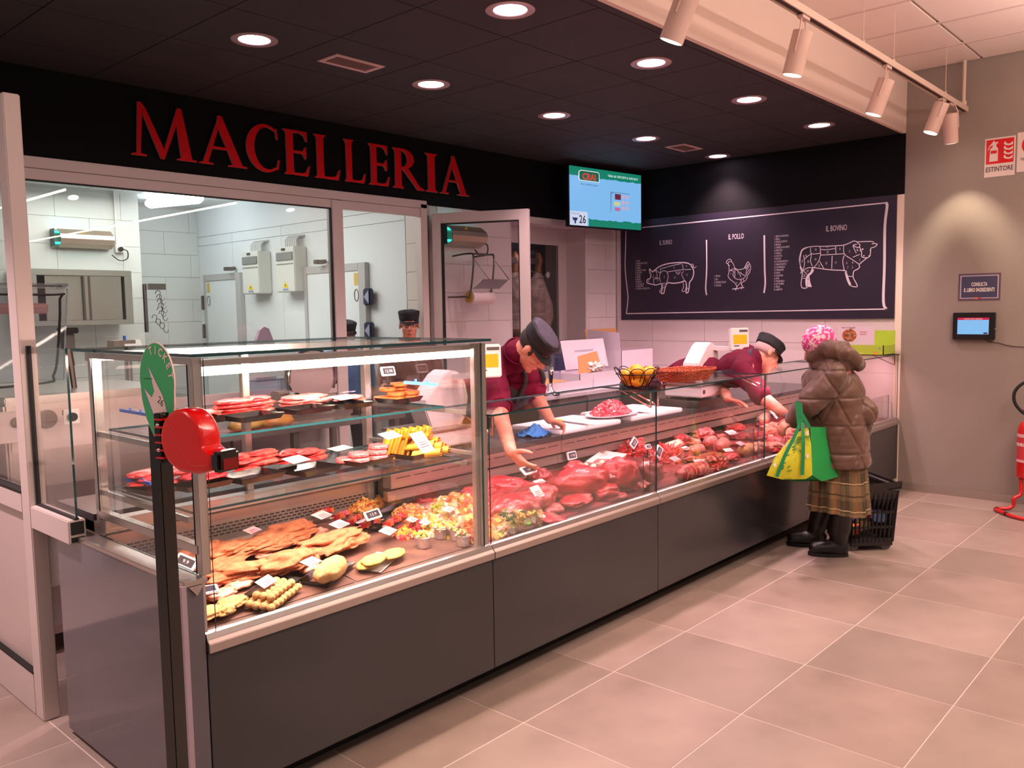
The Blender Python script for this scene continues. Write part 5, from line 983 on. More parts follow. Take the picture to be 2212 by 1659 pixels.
for k in range(8):
    z = .006+k*.0085; s = -.03+k*.0055
    MB().tube([bp_(g, s+.003*math.sin(g*22+(k % 2)*math.pi), z+.001*math.sin(g*11)) for g in [q*.10472 for q in range(60)]], .0048, 5, closed=True).build('woven_ring', WK, t, smooth=True)
b = MB()
for q in range(40): g = q*.157; b.cyl(bp_(g, -.034, .003), bp_(g, .012, .074), .003, n=5)
tag(b.build('stake', WK, t), kind='stuff')
MB().prism([bp_(g, -.03, .003) for g in [q*.2094 for q in range(30)]], (0, 0, .004)).build('basket_base', WK, t)
# --- green egg display box at the far end
GB = mat('green_carton', (176, 200, 60), .6, col2=(168, 192, 56), nscale=4); WC = mat('picture_card', (226, 206, 214), .5); NUT = mat('quail_egg', (196, 150, 110), .5, col2=(120, 74, 50), nscale=26)
t = thing('egg_carton_display', 'lime green cardboard display box with quail egg picture on the far glass shelf', 'display box', (6.05, .2, 1.162))
gx0, gx1 = 5.92, 6.20; gy0, gy1 = .02, .42
MB().box(gx0, gy0, 1.162, gx0+.006, gy1, 1.245).build('side_panel', GB, t); MB().box(gx1-.006, gy0, 1.162, gx1, gy1, 1.36).build('back_panel', GB, t); MB().box(gx0, gy0, 1.162, gx1, gy0+.006, 1.245).build('front_panel', GB, t); MB().box(gx0, gy1-.006, 1.162, gx1, gy1, 1.245).build('side_panel', GB, t); MB().box(gx0, gy0, 1.162, gx1, gy1, 1.168).build('bottom', GB, t)
px0 = gx0+.02
MB().box(px0, .10, 1.245, px0+.004, .40, 1.40).build('picture_card', WC, t, bevel=.001)
MB().lathe((px0-.001, .305, 1.325), [(0, .0), (.052, 0)], 26, Matrix.Rotation(-math.pi/2, 3, 'Y'), 0, 1, 1.15).build('picture_bowl', mat('bowl_print', (176, 96, 50), .6), t)
b = MB()
for i in range(22):
    g = random.random()*6.28; r = .045*math.sqrt(random.random()); b.ell((px0-.004, .305+math.cos(g)*r*1.1, 1.332+math.sin(g)*r), (.004, .011, .009), None, 1)
b.build('picture_eggs', NUT, t); txt('Uova di Quaglia', (px0-.002, .37, 1.385), (0, -1, 0), (0, 0, 1), .018, mat('print_brown', (90, 60, 60), .6), t); txt('fresche e\nnaturali', (px0-.002, .22, 1.35), (0, -1, 0), (0, 0, 1), .018, INK, t)
MB().lathe((gx0-.0008, .08, 1.18), [(0, 0), (.014, 0)], 16, Matrix.Rotation(-math.pi/2, 3, 'Y')).build('badge_print', mat('badge_orange', (230, 150, 60), .6), t); MB().lathe((gx0-.0008, .05, 1.222), [(0, 0), (.008, 0)], 16, Matrix.Rotation(-math.pi/2, 3, 'Y')).build('badge_print', mat('badge_blue', (70, 170, 190), .6), t)
# ================================================================== BACK COUNTER
BCW = mat('back_counter_top', (236, 220, 228), .35)
t = thing('back_counter', 'long white-topped back counter along the tiled rear wall', 'counter', (4.9, 2.4, 0))
MB().box(3.74, 1.86, .87, 6.27, 2.90, .90).build('top', BCW, t, bevel=.003); MB().box(3.76, 1.90, .1, 6.27, 2.90, .87).build('body', STEELD, t)
for k in range(4): MB().box(3.78+k*.62, 1.884, .14, 4.38+k*.62, 1.90, .85).build('cabinet_door', mat('counter_door', (120, 104, 108), .35), t, bevel=.002)
PBOX = mat('white_cardboard', (222, 206, 216), .7); KBOX = mat('brown_cardboard', (186, 132, 84), .8)
def cbox(x0, y0, x1, y1, z0, h, lab, flaps, open_=True, m=PBOX):
    t = thing('cardboard_box', lab, 'box', ((x0+x1)/2, (y0+y1)/2, z0))
    for a_ in ((x0, y0, x1, y0+.004), (x0, y1-.004, x1, y1), (x0, y0, x0+.004, y1), (x1-.004, y0, x1, y1)): MB().box(a_[0], a_[1], z0, a_[2], a_[3], z0+h).build('side_panel', m, t)
    MB().box(x0, y0, z0, x1, y1, z0+.004).build('bottom', m, t)
    for f_, mm in flaps: MB().prism(f_, (.003, .003, .0)).build('flap', mm, t)
    return t
a0 = at(1262, 840, 'y', 1.93); 
def B(px, py, y): return at(px, py, 'y', y)
bx0, bx1 = B(1253, 840, 1.95), B(1345, 832, 1.95); h = B(1253, 808, 1.95).z-.90
cbox(bx0.x, 1.95, B(1347, 836, 1.95).x, 2.35, .90, h, 'low white cardboard box with raised brown flap beside the metal press', [([(bx0.x+.02, 1.98, .9+h), (bx0.x+.42, 2.02, .9+h), (bx0.x+.44, 2.1, .9+h+.17), (bx0.x+.10, 2.05, .9+h+.14)], KBOX), ([(bx0.x+.3, 2.34, .9+h), (bx0.x+.95, 2.34, .9+h), (bx0.x+.95, 2.4, .9+h+.26), (bx0.x+.3, 2.4, .9+h+.26)], PBOX)])
bx2, bx3 = B(1343, 815, 2.25).x, B(1411, 812, 2.25).x; h2 = .28
cbox(bx2, 2.25, bx3, 2.65, .90, h2, 'taller white cardboard box with open brown flap in the corner', [([(bx2, 2.64, .9+h2), (bx3, 2.64, .9+h2), (bx3, 2.7, .9+h2+.20), (bx2+.02, 2.7, .9+h2+.20)], KBOX), ([(bx2, 2.26, .9+h2), (bx2, 2.64, .9+h2), (bx2-.02, 2.64, .9+h2+.2), (bx2-.02, 2.26, .9+h2+.17)], PBOX)])
mb = MB(); cbg = V((bx0.x+.33, 2.06, .9+h+.035)); blobmb(mb, cbg, .26, .14, .09, .2, .5, 3.5, 4, flat=0); one(mb, 'plastic_bag', mat('white_bag', (230, 208, 200), .4, bump=.4, bscale=40), 'crumpled white plastic bag on the low cardboard box', 'bag', smooth=2)
lx0, lx1 = B(1178, 850, 1.95).x, B(1290, 845, 1.95).x
cbox(lx0, 1.92, lx0+.60, 2.3, .90, .09, 'shallow white cardboard tray behind the metal press', [([(lx0+.02, 1.95, .985), (lx0+.3, 1.95, .995), (lx0+.34, 2.2, 1.0), (lx0+.04, 2.2, .99)], KBOX)])
pc_ = B(1192, 842, 1.92); t = thing('metal_press', 'polished metal burger press with tall rounded handle', 'press', (pc_.x, 1.9, .90))
MB().lathe((pc_.x, 1.93, .90), [(0, 0), (.075, 0), (.078, .01), (.07, .018), (.03, .03), (.016, .05), (.014, .10), (.022, .15), (.026, .19), (.02, .225), (0, .235)], 28).build('press_body', CHROME, t, smooth=True)
blobn = MB(); pm = at(1183, 852, 'z', .905)
blobmb(blobn, V((pm.x+.02, 1.98, .915)), .34, .16, .05, .2, .35, 3, 4, flat=.2); one(blobn, 'paper_stack', mat('paper_wrap', (226, 196, 196), .7), 'crumpled sheets of wrapping paper under the metal press', 'paper', smooth=2)
CLR = glassmat('clear_box', (.86, .88, .97), 1.4, .9, .05, .10)
for i, (px, py, w, h_, lab) in enumerate([(1165, 835, .22, .22, 'clear plastic container left of the metal press'), (1222, 820, .2, .26, 'clear plastic container right behind the metal press'), (1248, 815, .26, .3, 'stacked clear container against the tiled wall')]):
    p_ = B(px, py, 2.45); z0 = .90; t = thing('plastic_container', lab, 'container', (p_.x, 2.5, z0))
    b = MB().box(p_.x-w/2, 2.38, z0, p_.x+w/2, 2.38+.003, z0+h_).box(p_.x-w/2, 2.62, z0, p_.x+w/2, 2.623, z0+h_).box(p_.x-w/2, 2.38, z0, p_.x-w/2+.003, 2.62, z0+h_).box(p_.x+w/2, 2.38, z0, p_.x+w/2+.003, 2.62, z0+h_); b.build('wall', CLR, t); MB().box(p_.x-w/2-.01, 2.37, z0+h_, p_.x+w/2+.01, 2.63, z0+h_+.008).build('lid', CLR, t)
mb = MB().cyl((B(1180, 830, 2.3).x, 2.2, .90), (B(1180, 830, 2.3).x, 2.2, 1.06), .05, n=20); one(mb, 'clear_tub', CLR, 'round clear tub beside the metal press', 'tub', smooth=True)
# niche: basket and ageing cabinet with hams
nb = at(1240, 750, 'y', 3.02); t = thing('white_basket', 'small white mesh basket in the wall recess', 'basket', (5.62, 3.02, NZ0)); b = MB()
x0, x1, y0, y1, z0, z1 = 5.40, 5.70, 2.96, 3.12, NZ0+.002, NZ0+.075
for k in range(5): z = z0+k*(z1-z0)/4; b.box(x0, y0, z-.003, x1, y0+.004, z+.003).box(x0, y1-.004, z-.003, x1, y1, z+.003).box(x0, y0, z-.003, x0+.004, y1, z+.003).box(x1-.004, y0, z-.003, x1, y1, z+.003)
for k in range(16): x = x0+k*(x1-x0)/15; b.box(x-.003, y0, z0, x+.003, y0+.004, z1).box(x-.003, y1-.004, z0, x+.003, y1, z1)
b.box(x0, y0, z0, x1, y1, z0+.004); tag(b.build('mesh', WHITEP, t), kind='stuff')
for i in range(3): one(MB().obox((5.46+i*.08, 3.04, NZ0+.07), rz(.2*i)@Matrix.Rotation(.4, 3, 'X'), .03, .045, .006), 'spice_packet', mat('packet_%d' % i, [(150, 90, 100), (120, 80, 96), (170, 110, 100)][i], .5), f'{["left", "middle", "right"][i]} small packet in the white mesh basket', 'packet')
DK = mat('cabinet_dark', (34, 27, 28), .5)
t = thing('ageing_cabinet', 'dark glass-fronted cabinet for hanging hams in the wall recess', 'cabinet', (5.1, 3.4, NZ0))
MB().box(NX0, YCAB+.1, NZ0, 5.64, YCAB+.12, 2.25).box(NX0, YN+.031, NZ0, NX0+.01, YCAB+.1, 2.25).box(5.70, YN+.031, NZ0, 5.72, YCAB+.1, 2.25).box(NX0, YN+.031, 2.25, 5.72, YCAB+.12, 2.27).box(NX0, YN+.031, NZ0-.01, 5.72, YCAB+.12, NZ0).build('body', DK, t)
b = MB(); pane(b, NX0+.002, YN+.012, NZ0, 5.618, YN+.018, 2.233); b.build('glass_door', GM, t)
MB().box(NX0+.01, YN+.16, 2.05, 5.50, YN+.19, 2.11).build('hanging_rail', mat('rail_grey', (110, 92, 92), .4, .5), t)
for z in (1.45, 1.33, 1.9): MB().cyl((NX0+.02, YN+.1, z), (5.5, YN+.1, z), .003, n=6).build('shelf_wire', mat('rail_grey', (110, 92, 92), .4, .5), t)
HN = mat('ham_skin', (150, 84, 50), .5, col2=(190, 120, 80), nscale=10, bump=.2); WRAP = mat('ham_wrap', (150, 118, 114), .5, col2=(196, 166, 160), nscale=12, bump=.4, bscale=60)
for i, (px, lab) in enumerate(((1163, 'wrapped ham leg hanging behind the dark glass, right one'), (1112, 'wrapped ham leg partly hidden by the open door leaf'))):
    c = at(px, 600, 'y', YN+.2); t = thing('hanging_ham', lab, 'ham', (c.x, YN+.2, 1.3)); x = c.x
    mb = MB()
    for q in range(1): mb.tube([(x, YN+.2, 2.17), (x+.01, YN+.2, 2.10), (x, YN+.2, 2.02), (x, YN+.2, 1.93)], [.02, .045, .035, .04], 12)
    mb.build('hock', HN, t, smooth=True)
    mb = MB().tube([(x, YN+.2, 1.95), (x-.01, YN+.2, 1.9), (x-.02, YN+.2, 1.78), (x-.01, YN+.2, 1.62), (x+.01, YN+.2, 1.48), (x+.03, YN+.2, 1.38), (x+.04, YN+.2, 1.32)], [.045, .065, .11, .155, .15, .10, .02], 20); mb.build('wrapped_leg', WRAP, t, smooth=True)
    MB().ell((x+.06, YN+.12, 1.94), (.025, .02, .035), None, 2).build('white_tag', WHITEP, t, smooth=True)
spot('cabinet_light', (5.2, YN+.05, 2.2), (5.2, YN+.3, 1.5), 1.2, (1, .8, .72), 120, .8, .03)
# insect lamps
UVM = mat('uv_glow', (60, 230, 220), .5, emit=(40, 240, 224), es=2.2); INS = mat('insect_steel', (176, 158, 140), .32, .75)
def insect(x0, x1, yw, zt, lab):
    t = thing('insect_lamp', lab, 'insect lamp', ((x0+x1)/2, yw-.08, zt-.19)); y = yw-.012
    MB().box(x0+.002, y-.02, zt-.17, x1, y, zt-.01).build('back_plate', INS, t)
    b = MB(); pts = [(y-.05, zt), (y-.12, zt-.05), (y-.135, zt-.09), (y-.12, zt-.135), (y-.05, zt-.17)]
    b.prism([(x0+.05, a_, c_) for a_, c_ in pts]+[(x0+.05, a_+.008, c_) for a_, c_ in pts[::-1]], (x1-x0-.05, 0, 0)); b.build('cover', INS, t)
    MB().cyl((x0+.005, y-.05, zt-.03), (x1-.02, y-.05, zt-.03), .009).cyl((x0+.005, y-.05, zt-.13), (x1-.02, y-.05, zt-.13), .009).build('uv_tube', UVM, t); MB().box(x0, y-.11, zt-.165, x0+.006, y-.015, zt-.005).build('end_plate', mat('uv_end', (20, 70, 72), .4), t)
    MB().lathe(((x0+x1)/2, y-.101, zt-.026), [(0, 0), (.016, 0)], 16, Matrix.Rotation(math.pi/2+.6, 3, 'X')).build('sticker', mat('sticker_yellow', (230, 200, 30), .5), t)
    area('uv_light', (x0+.12, y-.03, zt+.005), (x0+.12, y+.01, zt+1), .2, .02, .10, (.1, 1, .9))
    return t
insect(3.69, 4.16, YB, 2.305, 'steel insect lamp glowing turquoise behind the open glass door')
insect(1.74, 2.27, 6.02, 2.392, 'steel insect lamp on the preparation room wall')
def socket(x, yw, z, lab):
    t = thing('wall_socket', lab, 'socket', (x, yw-.02, z)); MB().box(x-.04, yw-.035, z-.035, x+.04, yw, z+.045).build('box', WHITEP, t, bevel=.004); MB().cyl((x, yw-.07, z), (x, yw-.035, z), .022).build('plug', BLACK, t)
    MB().tube(catmull([(x, yw-.07, z), (x+.05, yw-.08, z-.02), (x+.05, yw-.07, z-.09), (x-.02, yw-.06, z-.11), (x-.09, yw-.06, z-.06)], 5), .006, 6).build('cord', BLACK, t, smooth=True)
socket(4.17, YB, 2.17, 'white socket with black plug under the turquoise insect lamp'); socket(2.36, 6.02, 2.23, 'small socket box beside the preparation room insect lamp')
one(MB().box(2.335, 6.0, 2.28, 2.347, 6.02, PZ), 'cable_conduit', WHITEP, 'thin vertical conduit rising from the preparation room socket', 'conduit')
# paper roll holder behind the glass door
t = thing('paper_roll_holder', 'wall-mounted wire holder with steel cutter plate behind the glass door', 'roll holder', (4.05, 2.8, 1.6))
def H(px, py, y): return at(px, py, 'y', y)
for dx in (0, .25):
    b0_ = V((3.86+dx, YB-.01, 2.05)); b = MB().tube(catmull([b0_, (3.86+dx, 2.72, 2.06), (3.86+dx, 2.66, 2.02), (3.83+dx, 2.68, 1.72), (3.81+dx, 2.74, 1.70), (3.80+dx, YB-.01, 1.70)], 4), .008, 8).tube([(3.86+dx, 2.67, 2.03), (3.93+dx, 2.55, 1.84)], .004, 6); b.build('wire_arm', WIRE if 0 else STEELD, t, smooth=True)
MB().tube([(3.86, 2.70, 2.06), (4.11, 2.70, 2.06)], .008, 8).build('cross_bar', STEELD, t, smooth=True)
MB().prism([(3.88, 2.58, 1.84), (4.20, 2.58, 1.84), (4.17, 2.66, 1.765), (3.85, 2.66, 1.765)], (0, .003, .003)).build('cutter_plate', STEEL, t)
t = thing('paper_roll', 'white paper roll with yellow core in the wire holder', 'paper roll', (4.0, 2.72, 1.62))
MB().cyl((3.86, 2.72, 1.695), (4.12, 2.72, 1.695), .062, n=28).build('paper', mat('roll_paper', (230, 206, 204), .7), t, smooth=True); MB().cyl((3.856, 2.72, 1.695), (3.859, 2.72, 1.695), .045, n=22).build('core', mat('core_yellow', (220, 166, 40), .5), t, smooth=True); MB().cyl((3.852, 2.72, 1.695), (3.856, 2.72, 1.695), .012).build('spindle', STEELD, t)
# ================================================================== PREPARATION ROOM THINGS
t = thing('steel_wall_cabinet', 'stainless steel wall cabinet with two sliding doors', 'cabinet', (2.0, 5.85, 1.5)); y0 = 5.70
c0, c1 = at(75, 577, 'y', y0), at(290, 700, 'y', y0); xa, xb, za, zb_ = c0.x-.12, c1.x, c1.z, at(288, 585, 'y', y0).z
MB().box(xa, y0, zb_-.055, xb, 6.01, zb_).box(xa, y0, za, xb, 6.01, za+.045).box(xa, y0, za+.045, xa+.13, 6.01, zb_-.055).box(xb-.07, y0, za+.045, xb, 6.01, zb_-.055).build('frame', mat('cabinet_steel', (170, 172, 160), .32, .85), t, bevel=.003); MB().box(xa+.13, 5.95, za+.045, xb-.07, 5.96, zb_-.055).build('interior', SLOT, t)
xm = (xa+xb)/2+.06
MB().box(xa+.20, y0+.02, za+.047, xm+.02, y0+.03, zb_-.057).build('sliding_door', mat('door_steel', (176, 178, 166), .25, .85, bump=.02, bscale=5), t); MB().box(xm-.02, y0+.006, za+.047, xb-.10, y0+.016, zb_-.057).build('sliding_door', mat('door_steel', (176, 178, 166), .25, .85), t)
for x in (xm-.02, xm+.03): MB().box(x-.008, y0-.002, za+.047, x+.008, y0+.006, zb_-.057).build('door_handle', STEELD, t)
# hook rail
t = thing('hook_rack', 'steel rack hung with tangled meat hooks on the prep room wall', 'hook rack', (2.6, 5.9, 1.45)); hx = 2.585
MB().box(hx-.004, 5.98, 1.42, hx+.012, 6.3, 1.90).build('rack_plate', STEELD, t); MB().box(hx, 5.9, 1.84, hx+.17, 5.94, 1.90).build('rack_bar', STEELD, t)
random.seed(5)
for k in range(9):
    x = hx+.04+random.random()*.08; z = 1.80-.04*k; b = MB().tube(catmull([(x-.02, 5.92, z-.0), (x-.01, 5.91, z+.03), (x+.02, 5.9, z+.02), (x+.01, 5.9, z-.04), (x+.04, 5.9, z-.07), (x+.06, 5.9, z-.04)], 4), .004, 5); b.build('meat_hook', STEELD, t, smooth=True)
# electrical boxes and cold room doors on the side wall
EB = mat('enclosure_grey', (206, 208, 200), .45); WIN = mat('smoke_window', (120, 124, 122), .15, coat=.5)
for i, (pl_, pr_, pt, pb, lab) in enumerate(((525, 583, 545, 636, 'grey electrical enclosure left of the other one, above the cold room doors'), (598, 660, 535, 632, 'grey electrical enclosure nearer the doorway, with grey cable loops on top'))):
    a_, b_ = at(pl_, pb, 'x', 3.45), at((pl_+pr_)/2+12, pb, 'x', 3.45); zt = at(pl_, pt, 'x', 3.45).z; zb0 = a_.z; ya, yb2 = a_.y, at(pr_-22, pb, 'x', 3.45).y
    t = thing('electrical_enclosure', lab, 'electrical box', (3.5, (ya+yb2)/2, zb0)); MB().box(3.45, yb2, zb0, PX1-.001, ya, zt).build('housing', EB, t, bevel=.008)
    H_ = zt-zb0; MB().box(3.44, yb2+.02, zt-.30*H_, 3.4505, ya-.02, zt-.12*H_).build('window', WIN, t, bevel=.003); MB().box(3.443, yb2+.15, zt-.08*H_, 3.4502, yb2+.21, zt-.03*H_).build('logo_plate', ESLS, t)
    MB().box(3.442, yb2+.02, zb0+.62*H_, 3.4505, ya-.02, zb0+.635*H_).build('seam', mat('seam_grey', (150, 152, 148), .5), t)
    ym = (ya+yb2)/2; MB().prism([(3.449, ym+.045, zb0+.10*H_), (3.449, ym-.045, zb0+.10*H_), (3.449, ym, zb0+.24*H_)], (-.002, 0, 0)).build('warning_triangle', mat('warning_yellow', (236, 206, 30), .5), t); MB().prism([(3.4465, ym+.008, zb0+.185*H_), (3.4465, ym-.012, zb0+.155*H_), (3.4465, ym+.006, zb0+.12*H_)], (-.001, 0, 0)).build('bolt_mark', ESLS, t)
    MB().box(3.448, ym-.045, zb0+.04*H_, 3.4498, ym+.045, zb0+.075*H_).build('maker_label', mat('label_blue', (120, 140, 190), .5), t)
    for k in range(7): MB().tube([(3.52, yb2+.06+k*.03, zt), (3.52, yb2+.06+k*.03, zt+.07), (3.55, yb2+.05+k*.03, zt+.105), (3.595, yb2+.03+k*.03, zt+.11)], .011, 6).build('cable', mat('cable_grey', (196, 198, 196), .5), t, smooth=True)
DG = mat('door_frame_grey', (176, 176, 174), .45)
for i, (pL, pR, lab) in enumerate((((445, 597), (525, 590), 'white cold room door in a grey frame, farther one'), ((662, 577), (795, 570), 'white cold room door in a grey frame with two dark hinges, nearer one'))):
    ya, yb2 = at(*pL, 'x', PX1-.01).y, at(*pR, 'x', PX1-.01).y; zt = 2.03
    t = thing('cold_room_door', lab, 'cold room door', (PX1-.03, (ya+yb2)/2, 0))
    MB().box(PX1-.05, yb2, 0, PX1-.002, yb2+.10, zt).build('frame_side', DG, t, bevel=.002); MB().box(PX1-.05, ya-.05, 0, PX1-.002, ya, zt).build('frame_side', DG, t, bevel=.002); MB().box(PX1-.05, yb2+.10, zt-.07, PX1-.002, ya-.05, zt).build('frame_top', DG, t, bevel=.002); MB().box(PX1-.04, yb2+.10, 0, PX1-.004, ya-.05, zt-.07).build('door_panel', PP_, t)
    yy = (ya-.10) if i == 0 else (yb2+.14); MB().box(PX1-.042, yy-.03, zt-.20, PX1-.0395, yy+.03, zt-.09).build('yellow_notice', mat('notice_yellow', (206, 176, 90), .5), t); MB().tube([(PX1-.045, yy+.03*math.cos(g), zt-.29+.055*math.sin(g)) for g in [k*.5236 for k in range(12)]], .003, 5, closed=True).build('key_ring', STEELD, t)
    if i: 
        for zc in (1.72, 1.42):
            MB().box(PX1-.085, yb2-.10, zc-.075, PX1-.03, yb2+.0, zc+.075).build('hinge', mat('hinge_blue', (44, 48, 72), .4), t, bevel=.012); MB().prism([(PX1-.086, yb2-.02, zc), (PX1-.086, yb2-.09, zc+.06), (PX1-.086, yb2-.09, zc-.06)], (-.002, 0, 0)).build('hinge_plate', mat('hinge_light', (150, 152, 176), .4), t)
    else:
        for zc in (1.72, 1.40): MB().box(PX1-.07, ya-.01, zc-.08, PX1-.03, ya+.03, zc+.08).build('hinge', STEELD, t, bevel=.005)
for lab, y, z in (('small black door switch above the nearer cold room door', 4.35, 2.06), ('small black door switch above the farther cold room door', 6.0, 2.07)): one(MB().cyl((PX1-.1, y, z), (PX1-.02, y, z+.01), .02).box(PX1-.14, y-.03, z-.02, PX1-.06, y+.03, z+.02), 'door_switch', STEELD, lab, 'switch', bevel=.003)
FT = mat('tube_glow', (250, 252, 255), .5, emit=(236, 246, 255), es=14)
a_, b_ = at(318, 440, 'z', PZ-.06), at(435, 428, 'z', PZ-.06)
t = thing('fluorescent_lamp', 'glowing tubular ceiling lamp of the preparation room', 'ceiling lamp', tuple((a_+b_)/2)); MB().tube([a_, a_+(b_-a_)*.06, a_+(b_-a_)*.94, b_], [.03, .05, .05, .03], 14).build('diffuser', FT, t, smooth=True)
MB().box(a_.x+.2, a_.y-.03+.05, PZ-.02, a_.x+.3, a_.y+.15, PZ).build('base_plate', WHITEP, t)
# grater / tall slicer guard tip behind the window and white machine head
p_ = at(572, 735, 'y', 4.4); one(MB().prism([(p_.x-.13, 4.4, 1.24), (p_.x+.13, 4.4, 1.24), (p_.x+.05, 4.4, 1.45), (p_.x, 4.4, 1.47), (p_.x-.04, 4.4, 1.44)], (0, .05, 0)), 'grater_guard', mat('guard_mauve', (160, 130, 150), .4), 'pointed perforated machine guard behind the window', 'machine guard', bevel=.003)
one(MB().box(p_.x-.3, 4.3, 0, p_.x+.5, 4.9, 1.24), 'machine_table', PP_, 'pale preparation table under the machine guard', 'table', bevel=.01)
p_ = at(275, 745, 'y', 4.6); t = thing('prep_scale', 'small scale head with blue knob behind the window', 'scale', (p_.x, 4.6, 1.18)); MB().box(p_.x-.13, 4.55, p_.z-.03, p_.x+.05, 4.68, p_.z+.04).build('head', mat('scale_brown', (140, 124, 110), .4), t, bevel=.004); MB().prism([(p_.x-.04, 4.54, p_.z-.02), (p_.x+.1, 4.54, p_.z-.02), (p_.x+.09, 4.56, p_.z+.04), (p_.x-.05, 4.56, p_.z+.04)], (0, .02, 0)).build('display', WHITEP, t); MB().cyl((p_.x-.02, 4.6, p_.z+.04), (p_.x-.02, 4.6, p_.z+.075), .012).build('knob', BLUEP, t); MB().cyl((p_.x, 4.6, .9), (p_.x, 4.6, p_.z-.03), .03).build('column', STEEL, t); MB().box(p_.x-.5, 4.4, 0, p_.x+.5, 5.0, .9).build('stand', STEELD, t)
# reflected store strips are real: two long light lines of the shop behind the camera
for k, (x, lab) in enumerate(((3.5, 'long light line of the shop aisle, left one'), (6.0, 'long light line of the shop aisle, right one'))): one(MB().box(x, -14, 3.36, x+.03, -4.3, 3.385), 'light_line', mat('line_glow', (255, 240, 226), .5, emit=(255, 236, 220), es=16), lab, 'light')
# vacuum packing machine behind the partition
t = thing('vacuum_packer', 'stainless vacuum packing machine with clear raised lid behind the partition', 'machine', (.45, 2.1, 0)); SS = mat('packer_steel', (196, 178, 172), .3, .8, bump=.01)
MB().box(.03, 1.80, .70, .80, 2.50, 1.20).build('body', SS, t, bevel=.01); MB().box(.05, 1.795, .98, .78, 1.80, 1.13).build('control_panel', mat('panel_pink', (206, 186, 182), .4), t, bevel=.002); MB().box(.03, 1.78, 1.20, .80, 2.50, 1.23).build('rim', STP, t, bevel=.004)
gz = at(102, 905, 'y', 1.79); MB().cyl((gz.x, 1.788, gz.z), (gz.x, 1.796, gz.z), .040, n=28).build('gauge', mat('gauge_face', (226, 206, 206), .3), t, smooth=True); MB().lathe((gz.x, 1.792, gz.z), [(.037, .0), (.042, 0), (.042, .010), (.037, .010)], 28, Matrix.Rotation(math.pi/2, 3, 'X')).build('gauge_ring', STEELD, t, smooth=True); MB().bar((gz.x-.01, 1.785, gz.z-.01), (gz.x+.008, 1.785, gz.z+.004), .003, .002).build('gauge_needle', BLACK, t)
gz = at(155, 900, 'y', 1.79); MB().box(gz.x-.035, 1.789, gz.z-.035, gz.x+.035, 1.795, gz.z+.035).build('switch_plate', WHITEP, t, bevel=.002); MB().cyl((gz.x, 1.77, gz.z), (gz.x, 1.79, gz.z), .02).build('switch_knob', BLACK, t)
gz = at(35, 912, 'y', 1.79); MB().cyl((gz.x, 1.775, gz.z), (gz.x, 1.795, gz.z), .022).build('dial', STEELD, t); MB().box(gz.x-.07, 1.79, gz.z-.09, gz.x+.07, 1.796, gz.z+.05).build('dial_plate', mat('panel_pink', (206, 186, 182), .4), t)
L0, L1, LT = V((.04, 1.9, 1.24)), V((.40, 1.9, 1.24)), 1.73
PL = glassmat('lid_plexi', (.94, .94, .97), 1.45, 1.1, .02, .05)
lid = [(-.35, 2.05, 1.72), (.42, 2.05, 1.72), (.36, 2.0, 1.28), (-.3, 2.0, 1.28)]
MB().prism(lid, (0, .02, 0)).build('lid', PL, t)
MB().prism([(-.35, 2.04, 1.735), (.42, 2.04, 1.735), (.42, 2.12, 1.72), (-.35, 2.12, 1.72)], (0, .0, .01)).build('lid_edge', PL, t); MB().tube(catmull([(-.30, 2.035, 1.69), (.34, 2.035, 1.69), (.375, 2.035, 1.67), (.34, 2.01, 1.40), (.31, 2.0, 1.30), (.26, 2.0, 1.27), (-.3, 2.0, 1.26)], 3), .006, 6).build('lid_seal', RUBB, t, smooth=True)
MB().box(-.3, 2.06, 1.60, .33, 2.09, 1.65).build('seal_bar', mat('seal_pink', (196, 150, 146), .4), t, bevel=.006); MB().tube([(.44, 2.1, 1.22), (.43, 2.1, 1.36)], .014, 8).tube([(.43, 2.1, 1.34), (.42, 2.1, 1.43)], .02, 8).build('gas_strut', STEELD, t, smooth=True); MB().box(.38, 2.08, 1.50, .47, 2.12, 1.53).box(.40, 2.08, 1.42, .45, 2.14, 1.50).build('lid_latch', BLACK, t, bevel=.004)
MB().box(-.0, 1.84, .10, .80, 2.46, .14).build('lower_shelf', SS, t)
for x in (.04, .76):
    for y in (1.83, 2.47): MB().box(x-.015, y-.015, 0, x+.015, y+.015, .70).build('leg', SS, t)
# long stainless rear counter under the window with slicer and containers
t = thing('rear_steel_table', 'stainless steel work table under the shop window', 'table', (2.1, 2.5, 0)); MB().box(.85, 2.05, .86, 2.55, 2.86, .90).build('top', STEEL, t, bevel=.003); MB().box(.88, 2.1, .3, 2.52, 2.84, .33).build('lower_shelf', STEEL, t)
for x in (.9, 1.7, 2.5):
    for y in (2.1, 2.82): MB().box(x-.02, y-.02, 0, x+.02, y+.02, .86).build('leg', STEEL, t)
t = thing('meat_slicer', 'stainless meat slicer with round blade guard behind the glass case', 'slicer', (1.95, 2.3, .90)); MB().box(1.68, 2.15, .90, 2.2, 2.5, .98).build('base', STEEL, t, bevel=.02); MB().cyl((1.98, 2.30, 1.17), (1.98, 2.36, 1.17), .17, n=36).build('blade', STEEL, t, smooth=True); MB().tube([(1.98+.18*math.cos(g), 2.30, 1.17+.18*math.sin(g)) for g in [k*.35-.5 for k in range(13)]], .012, 8).build('blade_guard', CHROME, t, smooth=True); MB().box(1.66, 2.2, .98, 1.78, 2.3, 1.1).build('thickness_plate', STEEL, t, bevel=.01); MB().cyl((1.74, 2.12, 1.06), (1.74, 2.17, 1.06), .035).build('dial', BLACK, t)
